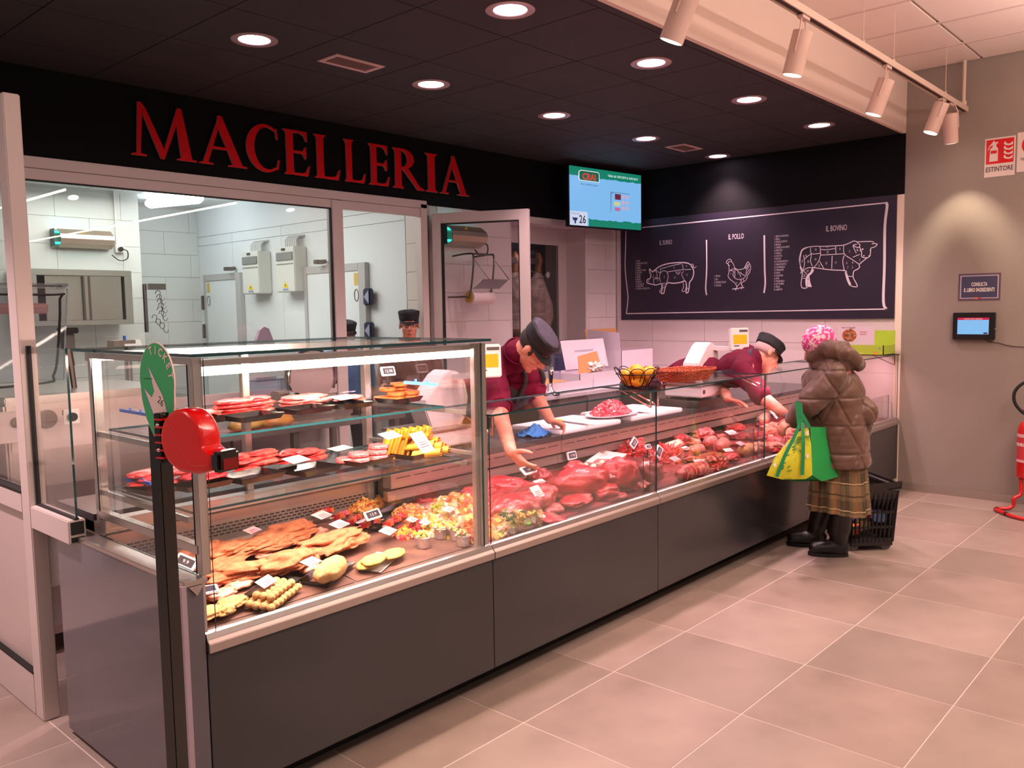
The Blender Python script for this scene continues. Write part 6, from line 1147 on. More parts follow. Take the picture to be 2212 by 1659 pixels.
p_ = at(640, 810, 'y', 2.3); t = thing('clear_food_box', 'clear plastic container standing beside the slicer', 'container', (p_.x, 2.3, .90)); MB().box(p_.x-.14, 2.55, .90, p_.x+.14, 2.72, 1.14).build('box', CLR, t, bevel=.01); MB().box(p_.x-.15, 2.54, 1.14, p_.x+.15, 2.73, 1.155).build('lid', CLR, t, bevel=.003)
one(MB().box(2.22, 2.12, .90, 2.52, 2.5, 1.0), 'food_tray', mat('tray_dark', (60, 50, 54), .4), 'dark tray of goods right of the clear container', 'tray', bevel=.01)
one(MB().box(.9, 1.25, .0, 1.05, 1.75, .80), 'waste_bin', mat('bin_grey', (130, 116, 116), .5), 'grey narrow bin behind the counter', 'bin', bevel=.01)
p_ = at(620, 935, 'y', 1.1); 
for k, (px, py, c_, lab) in enumerate(((590, 925, (196, 150, 60), 'yellow wrapped cheese piece behind the rear panel'), (640, 915, (206, 140, 60), 'orange wrapped pack behind the rear panel'))):
    mb = MB(); q_ = at(px, py, 'z', .93); q_.y = max(q_.y, 2.16); blobmb(mb, q_, .26, .15, .09, .2, .15, 2, 3, flat=.5); one(mb, 'wrapped_cheese', mat('cheese_%d' % k, c_, .4, coat=.4), lab, 'cheese', smooth=2)
# ================================================================== TICKET POST
BP = mat('post_black', (20, 16, 14), .3, coat=.2); TRD = mat('ticket_red', (222, 6, 4), .22, coat=.6); TGN = mat('ticket_green', (64, 178, 110), .45); TCR = mat('ticket_cream', (240, 214, 204), .5)
P0 = dep(345, 920, 2.28); t = thing('ticket_post', 'black square metal post carrying the ticket dispenser', 'post', (P0.x, P0.y, 0))
MB().obox((P0.x, P0.y, P0.z/2+.004), rz(.25), .021, .021, P0.z/2).build('tube', BP, t, bevel=.002); MB().cyl((P0.x, P0.y, 0), (P0.x, P0.y, .008), .15, n=40).build('base_disc', BP, t, smooth=True)
vr = _r.copy(); vr.z = 0; vr.normalize(); vb = V((-math.cos(YAW), -math.sin(YAW), 0)); UP = V((0, 0, 1))
def slanted(c, deg):      # plane whose face looks towards the left of the camera
    g = math.radians(deg); n = vb*math.cos(g)-vr*math.sin(g); x = vr*math.cos(g)+vb*math.sin(g); return c, x, n
C, x_, n_ = slanted(dep(412, 948, 2.16), 27)
s = thing('ticket_dispenser', 'glossy red snail-shaped ticket dispenser with black mouth', 'ticket dispenser', tuple(C)); R_ = .079
out = [(R_*math.cos(math.radians(g)), R_*math.sin(math.radians(g))) for g in range(10, 271, 10)]
out = [(R_*.96*math.cos(math.radians(g)), R_*1.02*math.sin(math.radians(g))) for g in range(-8, 250, 8)]+[(-.01, -.083), (.05, -.085), (.105, -.07), (.108, -.034), (.092, -.026), (.082, -.02)]
def sp(u, v, w=0): return C+x_*u+UP*v+n_*w
mb = MB(); n = len(out)
for w, k in ((.034, .86), (.038, .80), (.030, .95), (.022, 1.0), (-.022, 1.0), (-.034, .90)): pass
lay = [(.034, .84), (.0335, .90), (.029, .965), (.021, 1.0), (-.021, 1.0), (-.030, .96), (-.034, .88)]; vs = []
for w, k in lay: vs += [sp(u*k, v*k, w) for u, v in out]
fs = [tuple(range(n)), tuple(range((len(lay)-1)*n, len(lay)*n))[::-1]]
for j in range(len(lay)-1):
    for i in range(n): fs.append((j*n+i, (j+1)*n+i, (j+1)*n+(i+1) % n, j*n+(i+1) % n))
mb.add(vs, fs); mb.build('shell', TRD, s, smooth=True)
ribbon(b := MB(), [sp(-.050, .052, .0346), sp(.0, -.02, .0346), sp(.035, -.062, .0346), (sp(.088, -.058, .0346))], .0016, n_); b.build('seam_line', mat('seam_red', (240, 90, 80), .3), s)
b = MB().obox(sp(.118, -.048), Matrix((x_, UP, n_)).transposed(), .016, .026, .036); b.build('mouth', mat('mouth_black', (16, 10, 10), .25, coat=.5), s, bevel=.007); MB().obox(sp(.135, -.055), Matrix((x_, UP, n_)).transposed(), .001, .014, .024).build('mouth_slot', mat('mouth_red', (120, 6, 6), .3), s)
b = MB().obox(sp(-.092, 0, -.005), Matrix((x_, UP, n_)).transposed(), .012, .065, .03); b.build('mount', BLACK, s, bevel=.002)
for k in range(6): MB().obox(sp(-.080, -.05+k*.02, .008), Matrix((x_, UP, n_)).transposed(), .014, .002, .024).build('rib', TRD, s)
for v in (-.03, .035): MB().ell(sp(-.085, v, .028), .006, None, 2).build('screw', CHROME, s, smooth=True)
MB().ell(sp(-.062, .062, .03), (.007, .007, .007), None, 2).build('pin', BLACK, s, smooth=True)
C2, x2, n2 = slanted(dep(340, 850, 2.22), 37); s = thing('ticket_sign', 'green teardrop TICKET sign with white arrow above the dispenser', 'sign', tuple(C2))
def tp(u, v, w=0): return C2+x2*u+UP*v+n2*w
shape = [(.098*math.cos(math.radians(g))-.002, .035+.098*math.sin(math.radians(g))) for g in range(-20, 201, 8)]+[(-.092, -.02), (-.072, -.075), (-.04, -.115), (.035, -.152), (.052, -.10), (.06, -.06)]
shape = [(.083*math.cos(math.radians(g)), .035+.100*math.sin(math.radians(g))) for g in range(-14, 195, 8)]+[(-.078, -.02), (-.060, -.072), (-.028, -.115), (.030, -.150), (.062, -.10), (.078, -.03)]
MB().prism([tp(u, v) for u, v in shape], n2*-.004).build('board', [TCR], s); MB().prism([tp(u*.975, v*.98+.0005, .0004) for u, v in shape], n2*.0004).build('green_face', TGN, s)
mA = mat('arrow_edge', (90, 110, 190), .5); arrow = [(-.042, .055), (-.015, .0), (.002, .02), (.028, -.01), (.058, -.062), (.056, -.078), (.046, -.088), (.028, -.08), (-.006, -.035), (-.060, -.005), (-.030, -.004)]
arrow = [(-.035, .072), (-.012, .005), (-.026, -.012), (-.062, .012), (-.02, -.058), (.022, -.083), (.050, -.098), (.058, -.090), (.050, -.06), (.028, -.005), (.0, .028)]
MB().add([tp(u*1.04-.002, v*1.03-.001, .0011) for u, v in arrow], [tuple(range(len(arrow)))]).build('arrow_outline', mA, s); MB().add([tp(u, v, .0016) for u, v in arrow], [tuple(range(len(arrow)))]).build('arrow', TCR, s)
for i, ch in enumerate('TICKET'):
    g = math.radians(106-i*19); r0 = .062; o_ = tp(r0*math.cos(g), .035+.078*math.sin(g)*.9, .0018); ux_ = x2*math.sin(g)-UP*math.cos(g); uy_ = x2*math.cos(g)+UP*math.sin(g); txt(ch, o_, ux_, uy_, .03, TCR, s, align='CENTER', bold=.03, xs=.9)
txt('26', tp(.012, -.028, .002), x2-UP*.6, UP+x2*.6, .028, BLACK, s, align='CENTER'); txt('uno alla volta', tp(-.06, .036, .0018), x2, UP, .008, BLACK, s)
# ================================================================== PEOPLE
def HM(fwd, up=(0, 0, 1)):
    y = V(fwd).normalized(); x = y.cross(V(up)).normalized(); z = x.cross(y); return Matrix((x, y, z)).transposed()   # x right, y forward, z up
def head(mb, c, R, s=1.0, ears=True):
    P = lambda x, y, z: V(c)+R@V((x, y, z))*s
    E = lambda x, y, z, a, b, d, sub=3: mb.ell(P(x, y, z), (a*s, b*s, d*s), R, sub)
    E(0, -.012, .035, .074, .094, .083); E(0, .022, -.035, .060, .064, .072); E(0, .045, -.078, .042, .036, .030); E(0, .066, -.098, .022, .018, .016)
    mb.cap(P(0, .084, .014), .0085*s, P(0, .109, -.024), .0125*s); E(0, .098, -.030, .019, .013, .010, 2); E(.011, .09, -.032, .009, .010, .008, 2); E(-.011, .09, -.032, .009, .010, .008, 2)
    E(0, .068, .030, .050, .020, .012); E(.034, .056, -.022, .024, .022, .020, 2); E(-.034, .056, -.022, .024, .022, .020, 2)
    E(0, .086, -.056, .021, .009, .005, 2); E(0, .084, -.066, .018, .009, .006, 2)
    for k in (-1, 1):
        E(k*.077, -.008, .0, .008, .019, .032, 2); E(k*.031, .068, .009, .016, .012, .011, 2); E(k*.031, .0735, .0165, .0125, .009, .0055, 2)
    mb.cap(P(0, -.03, -.03), .054*s, P(0, -.045, -.09), .051*s)
def face_bits(root, c, R, s=1.0, look=-.2, lids=True, brow=(40, 26, 20), beard=None):
    P = lambda x, y, z: V(c)+R@V((x, y, z))*s
    for k in (-1, 1):
        t = MB().ell(P(k*.031, .0745, .007), .0086*s, None, 2); o = t.build('eye', mat('eye_white', (226, 214, 206), .25), root, smooth=2)
        MB().ell(P(k*.031, .0812, .006), (.0048*s, .0026*s, .0048*s), R, 2).build('iris', mat('iris', (40, 26, 20), .2), o, smooth=2)
        MB().tube([P(k*.014, .088, .026), P(k*.03, .087, .033), P(k*.047, .078, .027)], [.0025*s, .0042*s, .002*s], 6).build('eyebrow', mat('brow_%d' % brow[0], brow, .8), root, smooth=2)
    MB().tube([P(-.020, .0905, -.0605), P(0, .0955, -.0605), P(.020, .0905, -.0605)], [.002*s, .0034*s, .002*s], 6).build('lips', mat('lips', (150, 70, 62), .5), root, smooth=2)
def hand(mb, w, d, palm_n, s=1.0, curl=.5, side=1, spread=.12, thumb_curl=.3):
    # w wrist, d direction of the fingers, palm_n the way the palm faces; side +1: thumb lies towards d x palm_n
    w = V(w); d = V(d).normalized(); n = V(palm_n); n = (n-d*n.dot(d)).normalized(); x = d.cross(n)*side
    a = w; kn = w+d*.085*s
    for u in (-.026, -.009, .009, .026): mb.cap(w+d*.012*s+x*u*.6*s, .015*s, kn+x*u*s, .0125*s, 2)
    for i, (u, L_) in enumerate(((.029, .072), (.010, .080), (-.010, .074), (-.028, .058))):
        p = kn+x*u*s; ang = curl*(.6+.15*i); dd = (d+x*(u*spread*10/1.0)*.3).normalized()
        for seg, f_, r0, r1 in ((0, .44, .0095, .0088), (1, .32, .0088, .008), (2, .24, .008, .0068)):
            dd = (dd*math.cos(ang)+n*math.sin(ang)).normalized(); q = p+dd*L_*f_*s; mb.cap(p, r0*s, q, r1*s, 2); p = q; ang = curl*.9; n2 = n; n = n if seg < 0 else n
    p = w+d*.025*s+x*.026*s; dd = (d*.62+x*.70+n*thumb_curl).normalized()
    for f_, r0, r1 in ((.042, .013, .0115), (.032, .0112, .010), (.024, .0098, .008)):
        q = p+dd*f_*s; mb.cap(p, r0*s, q, r1*s, 2); p = q; dd = (dd+d*.35+n*.15-x*.15).normalized()
def limb(mb, pts, rs, k=1.0, add=0.0):
    for i in range(len(pts)-1): mb.cap(pts[i], rs[i]*k+add, pts[i+1], rs[i+1]*k+add)
def torso(mb, pelvis, chest, neck, R, k=1.0, add=0.0, w=1.0):
    # R frame of the chest: x right, y forward, z up along the spine
    pelvis, chest, neck = V(pelvis), V(chest), V(neck); Rp = R; mid = pelvis.lerp(chest, .5)
    mb.ell(chest+R@V((0, -.0, .03)), (.165*w+add, .115+add, .17+add), R, 3); mb.ell(chest+R@V((0, -.01, .11)), (.15*w+add, .095+add, .09+add), R, 3)
    mb.ell(mid, (.145*w+add, .105+add, .17+add), R, 3)
    mb.ell(pelvis, (.165*w+add, .118+add, .135+add), R, 3)
def body_obj(root, mb, voxel=.0065, name='body', m=None, sm=3): return bake(mb, voxel, sm).build(name, m or SKIN, root, smooth=2)
def folds(mb, amp, fr, seed):     # cloth wrinkles pushed along the normals
    me = bpy.data.meshes.new('n'); me.from_pydata(mb.v, [], mb.f); me.update(); ns = [v.normal.copy() for v in me.vertices]; bpy.data.meshes.remove(me)
    for i, v in enumerate(mb.v):
        q = V((v.x*fr, v.y*fr, v.z*fr*.45))+V((seed, 0, 0)); mb.v[i] = v+ns[i]*(amp*(1-2*abs(noise.noise(q)))-amp*.3+amp*.3*noise.noise(q*2.7))
    return mb
def hairf(q, v):      # cropped hair: hugs the skull, fades out over face and nape
    k = 1.0
    if q.y > .025: k = max(.80, 1-(q.y-.025)*5)
    if q.z < -.045: k = min(k, max(.78, 1-(-.045-q.z)*8))
    return q*k
SHIRT = mat('burgundy_shirt', (92, 7, 38), .8, spec=.15, col2=(80, 6, 32), nscale=4, bump=.15, bscale=60); APR = mat('black_apron', (30, 26, 26), .7, bump=.1, bscale=80); TRS = mat('dark_trousers', (40, 36, 40), .8)
CAPM = mat('black_cap', (24, 22, 26), .75, bump=.2, bscale=50); CAPT = mat('cap_top', (58, 50, 66), .8, bump=.2, bscale=40)
def capobj(root, c, R, s=1.0, peak=1.0, top=CAPT, side=CAPM):
    c = V(c); o0 = c+R@V((0, -.012, .060))*s; Rt = R@Matrix.Rotation(-.10, 3, 'X')
    prof = [(.083, -.012), (.0865, .0), (.089, .02), (.093, .046), (.095, .053), (.091, .059)]
    NZ[0] += 1; mb = MB().lathe(o0, [(r*s, z*s) for r, z in prof], 40, Rt, 0, .93, 1.14)
    mb.v = [v+Rt@V((0, 0, 1))*(.004*noise.noise(v*28+V((NZ[0], 0, 0)))) for v in mb.v]
    b = mb.build('cap', side, root, smooth=2)
    mb = MB().lathe(o0, [(.0915*s, .058*s), (.07*s, .065*s), (.035*s, .068*s), (0, .067*s)], 40, Rt, 0, .93, 1.14); mb.v = [v+Rt@V((0, 0, 1))*(.005*noise.noise(v*22+V((NZ[0], 3, 0)))) for v in mb.v]; mb.build('cap_top', top, b, smooth=2)
    vs = []; n = 18
    for i in range(n+1):
        g = math.radians(18+144*i/n); x, y = math.cos(g), math.sin(g)
        for r, z, t in ((1.0, -.012, 0), (1.0+.50*peak*max(0, math.sin(g)-.1), -.016-.014*math.sin(g), 0), (1.0+.50*peak*max(0, math.sin(g)-.1), -.020-.014*math.sin(g), 0), (1.0, -.018, 0)): vs.append(o0+Rt@V((x*.083*.93*r, y*.083*1.14*r, z))*s)
    fs = []
    for i in range(n):
        for k in range(4): fs.append((4*i+k, 4*i+(k+1) % 4, 4*i+4+(k+1) % 4, 4*i+4+k))
    MB().add(vs, fs+[(0, 1, 2, 3), (4*n, 4*n+3, 4*n+2, 4*n+1)]).build('peak', side, b, smooth=True)
def legs(mb, pelvis, R, floorz=0.0, gap=.10, add=0.0, knee=(0, .03), tilt=0, foot=True):
    for k in (-1, 1):
        h = V(pelvis)+R@V((k*gap, 0, -.02)); f = V((h.x, h.y, floorz+.06)); kn = h.lerp(f, .5)+V((0, 0, 0)); fw = R@V((0, 1, 0)); fw.z = 0; fw.normalize()
        limb(mb, [h, kn+fw*.02, f], [.088, .058, .042], 1, add)
        if foot and not add: mb.cap(f+V((0, 0, -.01)), .038, f+fw*.13+V((0, 0, -.03)), .030)
def shoes(root, pelvis, R, gap=.10):
    for k in (-1, 1):
        h = V(pelvis)+R@V((k*gap, 0, 0)); fw = R@V((0, 1, 0)); fw.z = 0; fw.normalize(); p = V((h.x, h.y, .045))
        b = MB().cap(p, .048, p+fw*.15+V((0, 0, -.003)), .042); b.v = [V((v.x, v.y, max(v.z, .0))) for v in b.v]; b.build('shoe', BLKM, root, smooth=2)
def apron(root, src, R, c, zlo, zhi, inflate=.008, half=.13):   # front shell taken from the shirt surface
    me = bpy.data.meshes.new('n'); me.from_pydata(src.v, [], src.f); me.update(); Ri = R.transposed(); fs = []; use = {}
    for p in me.polygons:
        q = Ri@(p.center-V(c)); nn = Ri@p.normal
        if nn.y > .05 and zlo < q.z < zhi and abs(q.x) < half*(1.0 if q.z < .02 else .75): fs.append(list(p.vertices))
    o = MB(); ids = {}
    for f_ in fs:
        g = []
        for i in f_:
            if i not in ids: ids[i] = len(o.v); o.v.append(me.vertices[i].co+me.vertices[i].normal*inflate)
            g.append(ids[i])
        o.f.append(g); o.mi.append(0)
    bpy.data.meshes.remove(me); ob = o.build('apron', APR, root, smooth=2)
    return ob
# ---- butcher 1: bends over the worktop, right hand on the board, other hand in the case
_er, _eb = V((.672, -.740, 0)), V((-.740, -.672, 0)); R1h = HM(_er*.60+_eb*.18+V((0, 0, -.76)), _er*.62+_eb*.40+V((0, 0, .62))); 
hc = dep(1151, 754, 4.50)
right = V((.67, -.74, 0)); 
nk = dep(1112, 772, 4.62); shL = dep(1140, 798, 4.88); shR = dep(1064, 796, 4.56)     # shoulders as seen left and right
ch = dep(1095, 835, 4.85); pv = V((2.20, 1.36, .98))
def person(name, label, loc): return thing(name, label, 'person', loc)
p1 = person('person', 'person in a burgundy shirt, black apron and black cap bending over the meat counter', (2.2, 1.4, 0))
el1 = dep(1082, 902, 4.30); wr1 = dep(1104, 975, 3.98); tip1 = V((1.715, .235, .845))
el2 = dep(1162, 862, 4.80); wr2 = at(1188, 906, 'z', .955); wr2 = wr2
Rt1 = HM((.30, -.55, -.50), (-.05, -.62, .62)) if 0 else None
zax = (V(nk)-V(pv)).normalized(); xax = (V(shR)-V(shL)); xax = (xax-zax*xax.dot(zax)).normalized(); yax = zax.cross(xax)
if yax.z > 0: xax = -xax; yax = zax.cross(xax)
Rt1 = Matrix((xax, yax, zax)).transposed()
mb = MB(); head(mb, hc, R1h, 1.02); limb(mb, [hc+R1h@V((0, -.045, -.08)), nk], [.051, .052])
torso(mb, pv, ch, nk, Rt1); limb(mb, [shR, el1, wr1], [.052, .043, .029]); limb(mb, [shL, el2, wr2], [.052, .043, .029]); mb.cap(nk, .06, shR, .055); mb.cap(nk, .06, shL, .055)
hd = (tip1-wr1).normalized(); hand(mb, wr1, (hd+V((.1, -.05, 0))), V((.75, -.2, .3)), .98, .38, 1, .16)
hand(mb, wr2+V((0, 0, -.0)), V((.72, -.45, -.42)), V((-.1, -.1, -1)), .98, 1.15, 1); legs(mb, pv, Rt1)
body_obj(p1, mb, .0056, sm=2)
face_bits(p1, hc, R1h, 1.02, brow=(38, 24, 18)); capobj(p1, hc, R1h, 1.03)
mb = MB(); P = lambda x, y, z: hc+R1h@V((x, y, z))*1.02
for k in (-1, 1): mb.tube([P(k*.070, .014, .03), P(k*.0725, .022, .0), P(k*.0712, .018, -.012)], [.008, .006, .003], 8)
mb.ell(P(0, -.012, .035), (.0765, .0975, .086), R1h, 4, 0, hairf); mb.build('hair', mat('hair_dark', (34, 22, 18), .7, bump=.4, bscale=200), p1, smooth=2)
mb = MB(); torso(mb, pv, ch, nk, Rt1, 1, .014); m_ = shR.lerp(el1, .80); limb(mb, [shR, m_], [.066, .066]); m2_ = shL.lerp(el2, .72); limb(mb, [shL, m2_], [.066, .064]); mb.cap(nk-zax*.03, .072, shR, .068); mb.cap(nk-zax*.03, .072, shL, .068); mb.cap(nk-zax*.02, .086, nk.lerp(hc+R1h@V((0, -.045, -.08)), .85), .076)
s1 = folds(bake(mb, .009, 4), .010, 9, 3); s1.build('shirt', SHIRT, p1, smooth=2)
colr = MB(); nk_ = nk.lerp(hc+R1h@V((0, -.045, -.08)), .80); hx = (hc+R1h@V((0, -.045, -.08))-nk).normalized(); Rc = frame(hx)@Matrix.Rotation(math.pi/2, 3, 'X'); b = MB().lathe(nk_, [(.088, -.04), (.080, .035), (.074, .038), (.070, -.02)], 28, Matrix((hx.orthogonal().normalized(), hx.cross(hx.orthogonal().normalized()), hx)).transposed()); b.build('collar', SHIRT, p1, smooth=True)
for a_, b_, c_ in ((shR, m_, .070), (shL, m2_, .066)):
    d_ = (b_-a_).normalized(); b = MB().tube([b_+frame(d_)@V((math.cos(g)*c_, 0, math.sin(g)*c_)) for g in [k*.3927 for k in range(16)]], .006, 6, closed=True); b.build('sleeve_hem', SHIRT, p1, smooth=True)
apron(p1, s1, Rt1, ch, -.75, .13, .010, .2)
for k, sh in ((-1, shL), (1, shR)):
    q0 = ch+Rt1@V((k*.085 if 1 else 0, .135, .07)); q1 = ch+Rt1@V((k*.085, .06, .20)); q2 = ch+Rt1@V((k*.07, -.05, .20)); MB().tube(catmull([q0, q1, q2], 4), .012, 6).build('apron_strap', APR, p1, smooth=True)
mb = MB(); legs(mb, pv, Rt1, 0, .10, .012); bake(mb, .012, 3).build('trousers', TRS, p1, smooth=2); shoes(p1, pv, Rt1)
# ---- butcher 2: leans far over the fourth cabinet
hc = dep(1655, 768, 6.0); R2h = HM((.55, -.62, -.62), (.55, -.2, .72)); nk = dep(1620, 782, 6.02); pv = V((4.35, 1.34, .97)); ch = dep(1592, 795, 6.12)
shR = dep(1600, 800, 5.75); shL = dep(1618, 765, 6.32)
p2 = person('person', 'person in a burgundy shirt, black cap and glasses reaching into the case before the customer', (4.35, 1.34, 0))
el = dep(1652, 862, 5.55); wr = dep(1697, 895, 5.42); elb = dep(1560, 830, 6.3); wrb = at(1572, 862, 'z', .93)
zax = (nk-pv).normalized(); xax = (shR-shL); xax = (xax-zax*xax.dot(zax)).normalized(); yax = zax.cross(xax)
if yax.z > 0: xax = -xax; yax = zax.cross(xax)
Rt2 = Matrix((xax, yax, zax)).transposed()
mb = MB(); head(mb, hc, R2h, .98); limb(mb, [hc+R2h@V((0, -.045, -.06)), nk], [.050, .050]); torso(mb, pv, ch, nk, Rt2); mid = nk.lerp(pv, .5); mb.ell(mid, (.16, .12, .22), Rt2, 3)
limb(mb, [shR, el, wr], [.054, .045, .030]); limb(mb, [shL, elb, wrb], [.052, .043, .029]); mb.cap(nk, .06, shR, .055); mb.cap(nk, .06, shL, .055)
hand(mb, wr, dep(1722, 912, 5.38)-wr, V((-.2, .1, -1)), .98, .4, 1); hand(mb, wrb, V((.4, -.8, -.2)), V((0, 0, -1)), .95, .3, 1); legs(mb, pv, Rt2)
body_obj(p2, mb, .0065, sm=2); face_bits(p2, hc, R2h, .98, brow=(90, 84, 80)); capobj(p2, hc, R2h@Matrix.Rotation(.08, 3, 'X'), 1.02)
P = lambda x, y, z: hc+R2h@V((x, y, z))*.98
mb = MB(); mb.ell(P(0, -.012, .035), (.0765, .0975, .086), R2h, 4, 0, hairf); mb.build('hair', mat('hair_grey', (190, 150, 150), .8), p2, smooth=2)
b = MB()
for k in (-1, 1): b.tube([P(k*.079, -.01, .016), P(k*.078, .04, .016), P(k*.055, .098, .012)], .0026, 6).tube([P(k*.031+.021*math.cos(g), .100, .004+.015*math.sin(g)) for g in [q*.5236 for q in range(12)]], .0016, 5, closed=True)
b.tube([P(-.010, .101, .008), P(.010, .101, .008)], .0018, 5).build('glasses', mat('glasses_frame', (30, 20, 20), .3), p2, smooth=True)
glv = MB(); hand(glv, wr+ (wr-el).normalized()*-.01, dep(1722, 912, 5.38)-wr, V((-.2, .1, -1)), 1.06, .4, 1); bake(glv, .005, 1).build('glove', mat('blue_glove', (90, 120, 190), .45), p2, smooth=2)
mb = MB(); torso(mb, pv, ch, nk, Rt2, 1, .014); mb.ell(mid, (.175, .135, .24), Rt2, 3); m_ = shR.lerp(el, .86); limb(mb, [shR, m_], [.070, .070]); m2_ = shL.lerp(elb, .8); limb(mb, [shL, m2_], [.066, .064]); mb.cap(nk-zax*.03, .08, shR, .068); mb.cap(nk-zax*.03, .08, shL, .068); mb.cap(nk-zax*.02, .084, nk.lerp(hc+R2h@V((0, -.045, -.06)), .7), .072)
s2 = folds(bake(mb, .010, 4), .010, 9, 8); s2.build('shirt', SHIRT, p2, smooth=2); apron(p2, s2, Rt2, ch, -.8, .05, .010, .15)
hx = (hc+R2h@V((0, -.045, -.06))-nk).normalized(); b = MB().lathe(nk.lerp(hc+R2h@V((0, -.045, -.06)), .6), [(.084, -.03), (.078, .03), (.070, .032), (.066, -.02)], 28, Matrix((hx.orthogonal().normalized(), hx.cross(hx.orthogonal().normalized()), hx)).transposed()); b.build('collar', mat('collar_navy', (46, 22, 50), .7), p2, smooth=True)
mb = MB(); legs(mb, pv, Rt2, 0, .10, .012); bake(mb, .012, 3).build('trousers', TRS, p2, smooth=2); shoes(p2, pv, Rt2)
# ---- two people in the preparation room doorway
def standing(label, hpx, D, face, shirt, cap_, glasses=False, s=1.0, apr=None):
    hc = dep(*hpx, D); fw = V(face).normalized(); R = HM(fw, (0, 0, 1)); Rb_ = HM((fw.x, fw.y, 0), (0, 0, 1)); x = Rb_@V((1, 0, 0)); y = Rb_@V((0, 1, 0)); base = V((hc.x, hc.y, 0))-y*.03
    H_ = hc.z; nk = base+V((0, 0, H_-.15)); ch = base+V((0, 0, H_-.36)); pv = base+V((0, 0, max(.8, H_-.70)))
    p = person('person', label, tuple(base)); mb = MB(); head(mb, hc, R, s); limb(mb, [hc+R@V((0, -.04, -.07)), nk], [.056, .06]); torso(mb, pv, ch, nk, Rb_); arms = []
    for k in (-1, 1):
        sh = nk+x*k*.17+V((0, 0, -.05)); el = sh+x*k*.05+V((0, 0, -.28))+y*.03; w = el+y*.20+x*k*-.06+V((0, 0, -.06)); limb(mb, [sh, el, w], [.05, .042, .028]); mb.cap(nk, .058, sh, .052); hand(mb, w, y*.9+x*k*-.3+V((0, 0, -.2)), V((0, 0, -1)), .95, .5, k); arms.append((sh, el))
    legs(mb, pv, Rb_); body_obj(p, mb, .0075, sm=2); face_bits(p, hc, R, s, brow=(60, 50, 46))
    if cap_: capobj(p, hc, R, s*1.01, .7, cap_[0], cap_[1])
    mb = MB(); P = lambda a, b, c: hc+R@V((a, b, c))*s; mb.ell(P(0, -.012, .035), (.0765, .0975, .086), R, 4, 0, hairf); mb.build('hair', mat('hair_dark', (34, 22, 18), .7), p, smooth=2)
    if glasses:
        b = MB()
        for k in (-1, 1): b.tube([P(k*.079, -.01, .014), P(k*.076, .05, .014), P(k*.055, .098, .012)], .0016, 6).tube([P(k*.031+.021*math.cos(g), .100, .005+.015*math.sin(g)) for g in [q*.5236 for q in range(12)]], .0013, 5, closed=True)
        b.tube([P(-.010, .101, .008), P(.010, .101, .008)], .0014, 5).build('glasses', STEELD, p, smooth=True)
    mb = MB(); torso(mb, pv, ch, nk-V((0, 0, .01)), Rb_, 1, .014)
    for sh, el in arms: limb(mb, [sh, sh.lerp(el, .9)], [.064, .062]); mb.cap(nk-V((0, 0, .04)), .068, sh, .064)
    folds(bake(mb, .011, 3), .008, 8, 5).build('shirt', shirt, p, smooth=2); mb = MB(); legs(mb, pv, Rb_, 0, .1, .012); bake(mb, .014, 3).build('trousers', TRS, p, smooth=2); shoes(p, pv, Rb_)
    return p
standing('person with rimless glasses and black cap standing in the preparation room doorway', (884, 704), 6.85, (-.62, -.78, -.02), mat('brown_smock', (96, 50, 44), .7, col2=(120, 70, 60), nscale=8), (mat('cap_top_black', (26, 24, 28), .8), CAPM), True)
standing('person with dark grey cap half hidden by the window post', (749, 724), 7.35, (-.25, -.95, -.12), mat('blue_smock', (90, 130, 190), .7), (mat('cap_top_grey', (52, 50, 54), .8), mat('cap_grey', (40, 40, 44), .8)), False, .97)
# ---- customer seen from behind
pc = V((4.02, -.30, 0)); cf = V((-.52, .86, 0)).normalized(); cr = V((cf.y, -cf.x, 0))
cu = person('person', 'person in brown quilted coat, plaid skirt and pink knit hat standing at the counter', tuple(pc))
hc = dep(1768, 752, 5.02); Rch = HM((cf.x, cf.y, -.5), (0, 0, 1)); Rb_ = HM(cf)
pv = dep(1812, 975, 5.12); ch = dep(1802, 850, 5.08); nk = dep(1790, 785, 5.05)
def Wp(px, py, D=5.1): return dep(px, py, D)
mb = MB(); head(mb, hc, Rch, .86); limb(mb, [hc+Rch@V((0, -.04, -.06)), nk], [.055, .058]); torso(mb, pv, ch, nk, Rb_)
shl = nk-cr*.15-V((0, 0, .06)); shr = nk+cr*.17-V((0, 0, .07)); ell_ = Wp(1748, 870, 4.93); wl = Wp(1716, 905, 5.05); elr = Wp(1868, 890, 5.0); wr_ = Wp(1858, 940, 5.15)
limb(mb, [shl, ell_, wl], [.05, .043, .028]); limb(mb, [shr, elr, wr_], [.05, .043, .028]); mb.cap(nk, .06, shl, .052); mb.cap(nk, .06, shr, .052)
hand(mb, wl, V((-.5, .6, -.5)), V((.3, .2, -.8)), .92, .9, -1); hand(mb, wr_, V((-.2, .6, -.6)), V((.4, .3, -.7)), .92, .9, 1)
# legs: near boot and far boot
hipn, hipf = pv+cr*-.04+V((0, 0, -.05))-cf*.04, pv+cr*.06+V((0, 0, -.05)); an = at(1812, 1190, 'z', .09); af = at(1802, 1165, 'z', .09); af = V((4.16, -.16, .09)); an = V((4.03, -.36, .09))
for h, a_ in ((hipn, an), (hipf, af)): limb(mb, [h, h.lerp(a_, .5)+cf*.02, a_], [.085, .058, .042]); mb.cap(a_+V((0, 0, -.045)), .035, a_+cf*.12+V((0, 0, -.055)), .03)
body_obj(cu, mb, .0075, sm=2); face_bits(cu, hc, Rch, .86, brow=(150, 140, 136))
